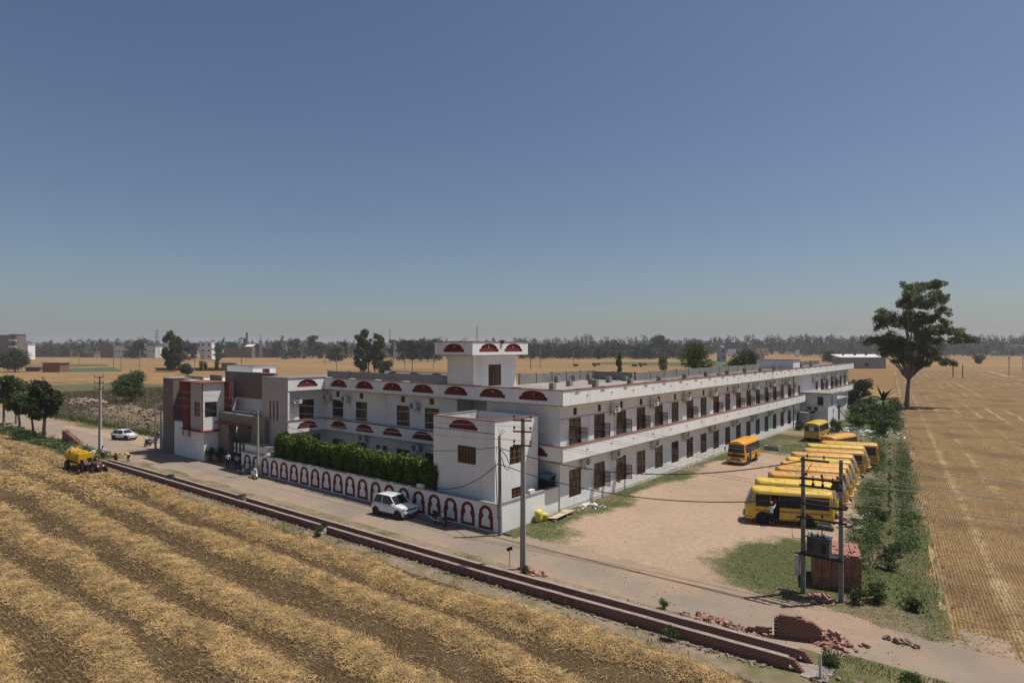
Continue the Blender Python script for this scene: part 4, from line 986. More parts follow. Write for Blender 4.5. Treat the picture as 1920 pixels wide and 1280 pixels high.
# ---------------------------------------------------------------- corner block in front of the school
ann = thing('corner_block', 'white corner block with one red arch panel behind the compound wall', 'building', (-33.5, 38, 0))
AX0, AX1, AY0, AY1, AZ = -36.83, -30.3, 35.3, 40.64, 7.9
wall_open(ann, 'Y-', AY0, AX0, AX1, 0, 7.0, [(-34.15, -32.2, 4.46, 5.83)])
window(ann, 'Y-', AY0, -33.175, 4.46, 1.95, 1.37, 'slats')
fascia(ann, 'Y-', AY0, AX0 + .003, AX1 - .003, 7.001, AZ, [(-33.57, 7.07, 3.05, .76)], .22, emblem=False, material='wall_paint', name='parapet')
wall_open(ann, 'X+', AX1, AY0, AY1, 0, AZ, [(37.05, 38.95, 4.41, 5.84), (37.27, 38.75, 1.72, 2.6)])
window(ann, 'X+', AX1, 38.0, 4.41, 1.9, 1.43, 'grid'); window(ann, 'X+', AX1, 38.01, 1.72, 1.48, .88, 'grid')
m_ = MB(); m_.box(AX1 - .22, AX1 - .01, AY0 + .23, AY1 - .22, 6.9, AZ); m_.box(AX0, AX1 - .01, AY1 - .22, AY1, 0, AZ); m_.box(AX0, AX0 + .22, AY0 + .23, AY1 - .22, 0, AZ); put('parapet_back', m_, 'grimy_white', ann)
m_ = MB(); m_.box(AX1 - .26, AX1 + .04, AY0 + .28, AY1 + .03, AZ + .002, AZ + .07); put('coping', m_, 'coping_red', ann)
m_ = MB(); m_.box(AX0 - .03, AX0 + .25, AY0 + .28, AY1 + .03, AZ + .002, AZ + .06); put('coping', m_, 'concrete', ann)
m_ = MB(); m_.box(AX0 + .22, AX1 - .22, AY0 + .23, AY1 - .22, 6.7, 6.85); put('terrace', m_, 'roof_dark', ann)
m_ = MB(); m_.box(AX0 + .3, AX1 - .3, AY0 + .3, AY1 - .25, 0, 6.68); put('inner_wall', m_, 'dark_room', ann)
# blue sheeted store in the gap behind it
st = thing('lean_to', 'dark lean-to with blue sheet roof between corner block and school', 'shed', (-29.9, 41.2, 0))
m_ = MB(); m_.box(-30.2, -29.4, 40.7, 41.8, 0, 3.0); put('wall', m_, 'dark_room', st)
m_ = MB(); m_.hexa([(-30.3, 40.66, 3.0), (-29.32, 40.66, 2.92), (-29.32, 41.86, 3.1), (-30.3, 41.86, 3.2), (-30.3, 40.66, 3.05), (-29.32, 40.66, 2.97), (-29.32, 41.86, 3.15), (-30.3, 41.86, 3.25)]); put('sheet_roof', m_, 'blue_tarp', st)

# ---------------------------------------------------------------- compound wall with keyhole arches
cw = thing('compound_wall', 'white compound wall with row of red keyhole arches along the road', 'wall', (-47, 34.4, 0))
m_ = MB(); m_.box(-65.9, -29.1, 34.4, 34.62, 0, 2.06); m_.box(-29.32, -29.1, 34.62, 41.86, 0, 2.14); put('masonry', m_, 'wall_paint', cw)
m_ = MB(); m_.box(-65.95, -29.05, 34.34, 34.68, 2.062, 2.12); put('coping', m_, 'concrete', cw)
m_ = MB(); m_.box(-29.38, -29.04, 34.70, 41.8, 2.142, 2.2); put('coping', m_, 'concrete', cw)
m_ = MB(); m_.box(-65.9, -29.1, 34.36, 34.398, 0, .12); put('plinth', m_, 'plinth', cw)
def keyhole(c):
    out = [(c - .69, .16), (c + .69, .16), (c + .69, 1.16), (c + .62, 1.22)]
    for k in range(1, 14): t = math.pi * k / 14; out.append((c + .64 * math.cos(t), 1.26 + .62 * math.sin(t)))
    out += [(c - .62, 1.22), (c - .69, 1.16)]
    inn = [(c - .45, .34), (c + .45, .34), (c + .43, .78), (c + .30, .98), (c + .22, 1.10), (c + .32, 1.24)]
    for k in range(1, 12): t = math.pi * k / 12; inn.append((c + .37 * math.cos(t), 1.30 + .36 * math.sin(t)))
    inn += [(c - .32, 1.24), (c - .22, 1.10), (c - .30, .98), (c - .43, .78)]
    return out, inn
kb = MB(); o_, i_ = keyhole(0); fnk = facing('Y-', 0)
holed(kb, fnk, o_, [i_], -.035, .035)
for a, b in zip(o_, o_[1:] + o_[:1]): kb.quad(fnk(*a, -.035), fnk(*b, -.035), fnk(*b, 0), fnk(*a, 0))
KM = kb.mesh('arch_panel', 'red_paint', fix=False)
for i in range(20):
    o = link('arch_panel', KM, cw); o.location = Vector((-30.39 - 1.8 * i, 34.398, 0)) - Vector(cw.location)
m_ = MB(); m_.box(-65.75, -61.2, 34.7, 36.2, 0, 2.85); put('gate_pier', m_, 'wall_paint', cw)
m_ = MB(); m_.box(-65.9, -61.05, 34.64, 36.3, 2.852, 2.95); put('pier_cap', m_, 'concrete', cw)
m_ = MB(); m_.box(-61.0, -59.6, 35.0, 36.2, 0, 2.5); put('gate_pier', m_, 'concrete', cw)
m_ = MB(); m_.box(-37.9, -37.2, 34.45, 34.7, 2.121, 2.4); m_.box(-29.36, -29.06, 38.0, 38.6, 2.201, 2.5); put('pier_cap', m_, 'litter_white', cw)

# ---------------------------------------------------------------- gatehouse
gh = thing('gatehouse', 'taupe, white and red gatehouse with tiled portal left of the school', 'building', (-74, 38, 0))
def ghp(name, mats, *boxes):
    m_ = MB()
    for b in boxes: m_.box(*b)
    return put(name, m_, mats, gh)
ghp('tower', 'taupe', (-85.4, -82.45, 34.2, 36.6, 0, 9.45)); ghp('tower_cap', 'concrete', (-85.45, -82.4, 34.15, 36.65, 9.452, 9.5))
ghp('lower_wall', 'wall_paint', (-82.4, -74.4, 34.3, 36.0, 0, 3.44)); ghp('side_wall', 'wall_paint', (-82.4, -79.3, 34.32, 35.0, 3.44, 4.2))
ghp('recess_wall', 'pale_taupe', (-82.4, -79.2, 35.3, 36.6, 3.46, 9.3))
ghp('red_frame', 'red_paint', (-81.4, -79.25, 34.5, 35.28, 8.1, 9.25), (-81.4, -80.9, 34.7, 35.29, 4.5, 8.1), (-80.9, -79.25, 34.7, 35.28, 4.4, 4.8), (-80.9, -79.25, 34.75, 35.28, 6.85, 7.05))
ghp('recess_panel', 'whitewash', (-80.3, -79.5, 35.2, 35.29, 4.85, 6.6))
ghp('red_fin', 'red_paint', (-79.2, -77.6, 33.95, 35.6, 3.5, 9.2)); ghp('red_fin', 'red_paint', (-74.38, -73.2, 36.7, 37.0, 5.6, 9.3))
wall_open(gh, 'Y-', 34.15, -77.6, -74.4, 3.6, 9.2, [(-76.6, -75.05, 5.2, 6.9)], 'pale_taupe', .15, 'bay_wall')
wall_open(gh, 'X+', -74.4, 34.15, 36.7, 3.6, 9.2, [(34.4, 35.85, 5.13, 6.94)], 'wall_paint', .15, 'bay_wall')  # sun-facing side gets a paler colour than the front, sunlight painted in
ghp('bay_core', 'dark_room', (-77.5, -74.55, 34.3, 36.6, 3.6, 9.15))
for ax, pl, u, z, w, h in (('Y-', 34.15, -75.825, 5.2, 1.55, 1.7), ('X+', -74.4, 35.125, 5.13, 1.45, 1.81)):
    m_ = MB(); fn = facing(ax, pl); p = fn(u - w / 2, z, .1); q = fn(u + w / 2, z + h, .12); m_.box(min(p[0], q[0]), max(p[0], q[0]), min(p[1], q[1]), max(p[1], q[1]), z, z + h); put('window', m_, 'glass', gh)
ghp('corner_strip', 'coping_red', (-74.5, -74.385, 34.135, 34.2, 3.62, 9.18))
ghp('ledge', 'red_paint', (-79.3, -74.0, 33.8, 34.6, 3.44, 3.58), (-74.6, -73.95, 34.6, 36.2, 3.441, 3.579))
ghp('bay_roof', 'coping_red', (-79.7, -74.1, 33.75, 37.0, 9.21, 9.3))
ghp('roof_panel', 'panel_concrete', (-78.9, -75.9, 37.1, 37.25, 9.2, 9.95)); ghp('roof_panel', 'panel_concrete', (-75.4, -73.4, 38.5, 38.65, 9.2, 9.8)); ghp('roof_panel', 'panel_concrete', (-84.9, -80.0, 36.7, 36.85, 9.2, 9.7))
ghp('upper_wall', 'taupe', (-76.8, -65.36, 38.0, 38.4, 7.35, 10.4)); ghp('upper_cap', 'concrete', (-76.85, -65.36, 37.95, 38.45, 10.402, 10.46))
ghp('flank_wall', 'pale_taupe', (-76.8, -74.4, 38.45, 38.8, 5.5, 7.35), (-68.9, -65.4, 38.45, 38.8, 5.5, 7.35)); ghp('white_panel', 'wall_paint', (-74.4, -68.9, 38.55, 38.8, 5.5, 7.35))
ghp('rear_block', 'grimy_white', (-85.3, -74.6, 36.7, 46, 0, 9.18), (-74.6, -65.4, 40.5, 46, 0, 9.18))
wall_open(gh, 'Y-', 36.0, -74.4, -63.8, 0, 5.62, [(-71.9, -66.7, 0, 4.3)], 'cladding', .9, 'portal')
ghp('portal_side', 'cladding', (-63.85, -63.8, 36.0, 36.48, 0, 5.62)); ghp('portal_roof', 'concrete', (-74.4, -63.8, 36.02, 38.5, 5.622, 5.72))
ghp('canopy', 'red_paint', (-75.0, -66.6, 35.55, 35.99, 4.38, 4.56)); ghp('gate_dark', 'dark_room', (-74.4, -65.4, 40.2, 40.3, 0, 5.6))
# gate leaves with pale keyhole cut-outs
for k in range(2):
    x0 = -71.88 + 2.6 * k
    m_ = MB(); m_.box(x0, x0 + 2.56, 36.5, 36.56, .08, 2.75); lf = put('gate_leaf', m_, 'cloth_maroon' if False else 'dark_metal', gh)
    for j in range(3):
        c = x0 + .45 + .83 * j; pts = [(c - .2, 1.1), (c + .2, 1.1), (c + .2, 2.0)] + [(c + .2 * math.cos(math.pi * q / 8), 2.0 + .3 * math.sin(math.pi * q / 8)) for q in range(1, 8)] + [(c - .2, 2.0)]
        m_ = MB(); m_.prism(pts, lambda u, v, e: (u, 36.5 - .015 * e, v)); o = m_.build('keyhole_panel', 'whitewash', lf)
        m_ = MB(); m_.box(c - .2, c + .2, 36.47, 36.484, 1.5, 1.56); m_.box(c - .08, c + .08, 36.47, 36.484, 1.62, 1.75); m_.build('bar', 'dark_metal', lf)
rr_ = thing('roof_cabin', 'white roof cabin with red door behind the gatehouse', 'building', (-79, 42.5, 9.18))
m_ = MB(); m_.box(-82.3, -75.7, 41, 44.2, 9.18, 10.95); put('wall', m_, 'wall_paint', rr_)
m_ = MB(); m_.box(-75.72, -75.66, 42.35, 43.3, 9.2, 10.6); put('door', m_, 'red_paint', rr_); m_ = MB(); m_.box(-75.67, -75.65, 42.7, 43.1, 9.2, 10.4); put('doorway', m_, 'dark_room', rr_)
m_ = MB(); m_.box(-82.4, -75.6, 40.9, 44.3, 10.952, 11.02); put('roof', m_, 'roof_dark', rr_)
ac_unit('Y-', 34.3, -78.4, 2.75, 'white air conditioner under the red ledge of the gatehouse')
lw_ = thing('side_compound_wall', 'short white wall with one red keyhole arch left of the gatehouse', 'wall', (-87, 34.6, 0))
m_ = MB(); m_.box(-88.2, -85.45, 34.9, 35.15, 0, 3.6); put('masonry', m_, 'wall_paint', lw_); m_ = MB(); m_.box(-88.25, -85.45, 34.85, 35.2, 3.602, 3.68); put('coping', m_, 'concrete', lw_)
o = link('arch_panel', KM, lw_); o.location = Vector((-86.6, 34.898, .1)) - Vector(lw_.location)

# ---------------------------------------------------------------- stair block at the far end of the long side
sb_ = thing('stair_block', 'small white stair block with flat slab roof at the far end of the facade', 'building', (-27, 117, 0))
wall_open(sb_, 'Y-', 114.0, -28.98, -24.87, 0, 5.6, [(-26.53, -25.59, 3.6, 5.07), (-28.6, -27.9, 2.25, 2.6), (-27.6, -26.9, 2.25, 2.6)])
m_ = MB(); m_.box(-26.53, -25.59, 114.1, 114.15, 3.6, 5.07); put('window', m_, 'dull_glass', sb_)
for a in (-28.6, -27.6): m_ = MB(); m_.box(a, a + .7, 114.1, 114.15, 2.25, 2.6); put('vent', m_, 'dark_room', sb_)
m_ = MB(); m_.box(-26.58, -25.54, 113.96, 114.02, 4.0, 4.08); put('window_bar', m_, 'dark_metal', sb_)
wall_open(sb_, 'X+', -24.87, 114.0, 120.5, 0, 5.6, [(116.4, 117.4, 3.4, 5.1)])
m_ = MB(); m_.box(-25.05, -25.0, 116.4, 117.4, 3.4, 5.1); put('window', m_, 'dark_room', sb_)
m_ = MB(); m_.box(-28.95, -25.1, 114.3, 120.4, 0, 5.58); put('inner_wall', m_, 'dark_room', sb_)
m_ = MB(); m_.box(-29.0, -24.2, 113.3, 121.3, 5.6, 5.75); put('roof', m_, 'concrete', sb_)
m_ = MB(); m_.box(-28.98, -25.6, 113.1, 113.98, 2.7, 3.4); put('balcony', m_, 'grimy_white', sb_)
m_ = MB(); m_.box(-27.9, -27.2, 113.05, 113.098, 2.9, 3.35); m_.box(-26.8, -26.3, 113.05, 113.098, 2.75, 3.38); put('hung_cloth', m_, 'red_paint', sb_)
lb_ = thing('lower_stair_block', 'low white block with slab roof right of the stair block', 'building', (-27, 125, 0))
m_ = MB(); m_.box(-28.98, -25.4, 122.2, 129.6, 0, 4.1); put('wall', m_, 'grimy_white', lb_); m_ = MB(); m_.box(-28.98, -24.9, 121.7, 130.1, 4.102, 4.25); put('roof', m_, 'concrete', lb_)
m_ = MB(); m_.box(-25.41, -25.37, 124.0, 125.2, .3, 2.9); put('door', m_, 'dark_room', lb_)
ss = thing('steel_stair', 'thin steel stair slanting down beside the stair block', 'stairs', (-24.4, 119, 0))
m_ = MB()
for dy in (0, .8): m_.tube([(-24.6, 117.8 + dy, 3.4), (-21.6, 117.0 + dy, 0)], .04, 5); m_.tube([(-24.6, 117.8 + dy, 4.2), (-21.6, 117.0 + dy, .8)], .025, 5)
put('stringer', m_, 'dark_metal', ss)
for k in range(10):
    t = k / 10; m_ = MB(); m_.box(-24.6 + 3 * t - .12, -24.6 + 3 * t + .12, 117.8 - .8 * t, 118.6 - .8 * t, 3.38 - 3.4 * t, 3.41 - 3.4 * t); put('tread', m_, 'dark_metal', ss)
pc = thing('door_porch', 'small slab porch over the dark door near the stair block', 'porch', (-28.4, 112, 0))
m_ = MB(); m_.box(-28.98, -27.4, 110.9, 113.2, 2.45, 2.56); put('slab', m_, 'concrete', pc); m_ = MB(); m_.box(-28.9, -27.5, 112.75, 113.0, 0, 2.44); put('side_wall', m_, 'wall_paint', pc)
# ---------------------------------------------------------------- wheels and vehicles (front towards +x)
WH = {}
def wheel(parent, x, y, r, w, rim='rim', name='wheel', spokes=0):
    key = (round(r, 3), round(w, 3), rim, spokes)
    if key not in WH:
        m_ = MB(); prof = [(r * .62, -w / 2), (r * .9, -w / 2), (r, -w * .32), (r, w * .32), (r * .9, w / 2), (r * .62, w / 2)]
        n = 22; rows = []
        for k in range(n): t = 2 * math.pi * k / n; rows.append([(p[0] * math.cos(t), p[1], p[0] * math.sin(t)) for p in prof])
        rows.append(rows[0]); m_.grid(rows); ty = m_.mesh('tyre', 'black_rubber', True)
        m_ = MB()
        if spokes:
            for k in range(spokes): t = 2 * math.pi * k / spokes; m_.tube([(0, 0, 0), (r * .66 * math.cos(t), 0, r * .66 * math.sin(t))], r * .025 if spokes > 7 else r * .09, 5)
            m_.tube([(0, -w * .3, 0), (0, w * .3, 0)], r * .16, 10)
            rows = [[((r * .62 + a) * math.cos(2 * math.pi * k / n), b, (r * .62 + a) * math.sin(2 * math.pi * k / n)) for a, b in ((0, -w * .3), (r * .06, -w * .3), (r * .06, w * .3), (0, w * .3))] for k in range(n + 1)]; m_.grid(rows)
        else:
            m_.tube([(0, -w * .36, 0), (0, w * .36, 0)], r * .63, 18); m_.tube([(0, -w * .5, 0), (0, w * .5, 0)], r * .2, 12)
        WH[key] = (ty, m_.mesh('rim', rim))
    o = bpy.data.objects.new(name, None); C.objects.link(o); o.parent = parent; o.location = (x, y, r); o.empty_display_size = .1
    link('tyre', WH[key][0], o); link('rim', WH[key][1], o)
    return o
def slab(mb, fn, u0, u1, v0, v1, d0, d1, mi=0):
    P = [fn(u0, v0, d0), fn(u1, v0, d0), fn(u1, v0, d1), fn(u0, v0, d1), fn(u0, v1, d0), fn(u1, v1, d0), fn(u1, v1, d1), fn(u0, v1, d1)]
    mb.hexa(P, mi)
def make_bus(name, label, paint, group):
    t = thing(name, label, 'bus', group=group)
    W = 1.04; L2 = 3.12
    def hw(z): return W if z < 1.3 else W - 0.075 * (z - 1.3) / .95
    def xf(z): return L2 - .02 * max(0, z - .8) if z < 1.28 else L2 - .01 - .42 * (z - 1.28) / 1.1
    def xr(z): return -L2 + (.0 if z < 1.3 else .10 * (z - 1.3) / 1.1)
    prof = [(.42, 1.0), (.55, 1.0), (1.3, 1.0), (2.25, 1.0), (2.38, .985), (2.50, .93), (2.58, .80), (2.63, .45), (2.65, 0.0)]
    ring = [(-hw(z) * f, z) for z, f in prof] + [(hw(z) * f, z) for z, f in reversed(prof[:-1])]
    OFF = [(0, 0), (.3, 0), (.5, -.03), (.72, -.10), (.88, -.22), (.97, -.38), (1.0, -.55)]     # rounding of the ends in plan
    def xo(v):
        v = min(1, abs(v))
        for (p, q), (p2, q2) in zip(OFF[:-1], OFF[1:]):
            if v <= p2: return q + (q2 - q) * (v - p) / (p2 - p)
        return -.55
    RK = .62
    st = [(0, e, -RK * o) for e, o in OFF[1:]] + [(.5, 1, 0)] + [(1, e, o) for e, o in reversed(OFF[1:])]; rows = []
    for tt, e, o in st: rows.append([((xr(z) if tt == 0 else xf(z) if tt == 1 else 0) + o, y * e, z - .05 * (1 - e) * (z > 2.3)) for y, z in ring])
    m_ = MB(); m_.grid(rows, close=True)
    n = len(ring); m_.f.append(tuple(range(n))); m_.m.append(0); m_.f.append(tuple(range((len(st) - 1) * n, len(st) * n))); m_.m.append(0)
    def patch(u0, u1, z0, z1, d, front=True, nc=14):
        mb = MB(); rows_ = []
        for k in range(4):
            z = z0 + (z1 - z0) * k / 3
            rows_.append([((xf(z) + xo(u) + d) if front else (xr(z) - RK * xo(u) - d), u * (hw(z) + d), z) for u in [u0 + (u1 - u0) * j / nc for j in range(nc + 1)]])
        return mb.grid(rows_)
    body = m_.build('body', paint, t); 
    for p in body.data.polygons: p.use_smooth = len(p.vertices) == 4
    side = {s: (lambda u, v, d, s=s: (u, s * (hw(v) + d), v)) for s in (1, -1)}
    for s in (1, -1):
        m_ = MB(); slab(m_, side[s], -2.66, 2.40, 1.36, 2.26, -.02, .006); m_.build('window_band', 'dark_metal', t)
        xs = [-2.62, -1.62, -.62, .38, 1.40, 2.3]
        for a, b in zip(xs[:-1], xs[1:]):
            m_ = MB(); slab(m_, side[s], a + .04, b - .04, 1.44, 2.2, 0, .012); m_.build('window', 'glass', t)
            m_ = MB(); slab(m_, side[s], a + .06, b - .06, 1.84, 1.875, .012, .022); slab(m_, side[s], a + .06, b - .06, 1.62, 1.635, .012, .02); m_.build('window_rail', 'dark_metal', t)
        m_ = MB(); slab(m_, side[s], -2.70, 2.45, 1.0, 1.14, -.01, .005); m_.build('stripe', 'bus_stripe', t)
        m_ = MB(); m_.box(-2.7, 2.2, s * (hw(2.3) + .004) - .02, s * (hw(2.3) + .004) + .02, 2.29, 2.32); m_.build('gutter', paint, t)
        for x in (1.9, -1.15):
            m_ = MB(); m_.tube([(x, s * (W - .3), .47), (x, s * (W + .007), .47)], .52, 24); m_.build('wheel_arch', 'black_rubber', t)
            wheel(t, x, s * (W - .13), .43, .27, 'dusty_rim')
        m_ = MB(); m_.tube([(2.4, s * (W - .05), 1.95), (2.75, s * (W + .2), 2.0), (2.78, s * (W + .22), 1.75)], .015, 5); m_.obox((2.78, s * (W + .22), 1.72), (.04, .16, .34)); m_.build('mirror', 'dark_metal', t)
    fr = lambda u, v, d: (xf(v) + xo(u / W) + d, u, v)
    patch(-.985, .985, 1.42, 2.30, .012).build('windshield', 'glass' if paint == 'bus_amber' else 'dusty_glare_glass', t, True)
    patch(-.93, .93, .95, 1.24, .012).build('grille_panel', 'car_plastic' if paint == 'bus_amber' else paint, t)
    patch(-.55, .55, .62, .76, .014).build('grille', 'dark_metal', t)
    m_ = MB(); m_.tube([(xf(.46) + xo(u) + .05, u * W, .46) for u in (-.99, -.93, -.8, -.6, -.3, 0, .3, .6, .8, .93, .99)], .10, 8); m_.build('front_bumper', paint, t, True)
    m_ = MB(); slab(m_, fr, -.26, .26, .41, .51, .155, .165); m_.build('number_plate', 'band_white', t)
    for y in (-.70, .70):
        patch(y / W - .13, y / W + .13, .62, .80, .02, True, 4).build('headlight', 'lamp_glass', t)
        m_ = MB(); slab(m_, fr, y * .45 - .015, y * .45 + .015, 1.42, 2.0, .014, .024); m_.build('wiper', 'dark_metal', t)
    patch(-.97, .97, 1.42, 2.20, .010, False).build('rear_window', 'glass' if paint == 'bus_amber' else 'dull_glass', t, True)  # lighter glass colour stands in for sky reflected in the pane
    patch(-.34, .30, 1.50, 2.14, .016, False, 4).build('poster', 'poster', t)  # paper on the rear-facing bus; on the others the pale panel paints sky glare
    m_ = MB(); m_.tube([(xr(.44) - RK * xo(u) - .03, u * W, .44) for u in (-.97, -.9, -.7, -.3, 0, .3, .7, .9, .97)], .07, 8); m_.build('rear_bumper', 'dark_metal', t, True)
    for y in (-.76, .76):
        patch(y - .11, y + .11, .78, .92, .014, False, 4).build('tail_light', 'tail_red', t)
    m_ = MB(); slab(m_, side[1], .72, 1.36, .5, 1.3, -.01, .016); slab(m_, side[1], .72, 1.36, 1.301, 2.24, -.01, .016); m_.build('doorway', 'dark_room', t)  # near-black panel on the body side paints the shade inside the open door
    m_ = MB(); slab(m_, side[1], .70, .74, .5, 2.24, 0, .03); slab(m_, side[1], 1.34, 1.38, .5, 2.24, 0, .03); m_.build('door_rail', 'chrome', t)
    m_ = MB(); m_.box(.72, 1.36, W - .05, W + .10, .40, .46); m_.build('step', 'dark_metal', t)
    m_ = MB(); m_.box(-1.6, -1.25, -.2, .2, 2.64, 2.69); m_.build('roof_hatch', paint, t)
    for x in (-2.0, -.9, .2, 1.3):
        m_ = MB(); m_.tube([(x, y_ * W, z_) for y_, z_ in ((-.86, 2.545), (-.72, 2.60), (-.42, 2.636), (0, 2.655), (.42, 2.636), (.72, 2.60), (.86, 2.545))], .012, 4); m_.build('roof_rib', paint, t)
    for s in (1, -1):
        for x in (-2.2, -.1, .55):
            m_ = MB(); slab(m_, side[s], x, x + .012, .5, 1.29, 0, .004); m_.build('panel_seam', 'dark_drip', t)
        m_ = MB(); slab(m_, side[s], -2.72, 2.5, .44, .50, -.01, .006); m_.build('skirt_trim', 'dark_drip', t)
        m_ = MB(); m_.tube([(-3.11, s * .2 + .25, .6), (-3.05, s * .2 + .25, 2.5)], .016, 5); m_.build('ladder_rail', 'dark_metal', t)
    return t
GB = 'school buses parked in the yard'
# near edge of the roof, front end and rear end, surveyed for each bus; third: which way its front points
buses = [((-15.9, 48.5), (-10.9, 50.5), 'L', 'bus_lemon', 'yellow school bus nearest the camera, man at its open door'),
 ((-16.48, 51.8), (-11.0, 53.9), 'R', 'bus_lemon', 'lemon yellow school bus second in the parked row from the camera'),
 ((-16.53, 55.3), (-11.0, 57.6), 'R', 'bus_orange', 'orange yellow school bus third in the parked row from the camera'),
 ((-16.95, 58.4), (-11.2, 60.7), 'R', 'bus_orange', 'orange yellow school bus fourth in the parked row from the camera'),
 ((-17.28, 60.9), (-11.4, 63.3), 'R', 'bus_orange', 'orange yellow school bus fifth in the parked row from the camera'),
 ((-17.58, 63.7), (-11.7, 66.1), 'R', 'bus_lemon', 'lemon yellow school bus sixth in the parked row from the camera'),
 ((-17.9, 67.0), (-12.2, 69.5), 'R', 'bus_orange', 'orange yellow school bus seventh in the parked row from the camera'),
 ((-18.03, 70.3), (-12.2, 72.6), 'L', 'bus_orange', 'orange yellow school bus eighth in the parked row from the camera'),
 ((-18.1, 74.0), (-12.5, 76.3), 'R', 'bus_lemon', 'lemon yellow school bus ninth in the parked row from the camera'),
 ((-17.8, 77.2), (-12.1, 79.4), 'L', 'bus_orange', 'orange yellow school bus tenth and last across the parked row'),
 ((-17.3, 81.9), (-15.5, 88.3), 'A', 'bus_orange', 'orange yellow school bus turned lengthwise behind the parked row'),
 ((-21.98, 95.6), (-21.95, 101.5), 'A', 'bus_lemon', 'yellow school bus seen from behind with a white poster in its rear window'),
 ((-24.1, 71.0), (-24.25, 77.4), 'T', 'bus_amber', 'bright amber school bus facing the camera beside the school wall')]
proto = {}
for (a, b, way, paint, lab) in buses:
    if paint not in proto: o = proto[paint] = make_bus('school_bus', lab, paint, GB)
    else: o = copy_tree(proto[paint]); o['label'] = lab
    ax, ay = a; bx, by = b; ang = math.atan2(by - ay, bx - ax); mx_, my_ = (ax + bx) / 2, (ay + by) / 2
    s = 1.0 if way in ('L', 'R') else 1.0
    nx_, ny_ = -math.sin(ang), math.cos(ang)
    o.location = (mx_ + nx_ * 1.02, my_ + ny_ * 1.02, 0.03)
    o.rotation_euler = (0, 0, ang if way in ('R', 'A') else ang + math.pi)

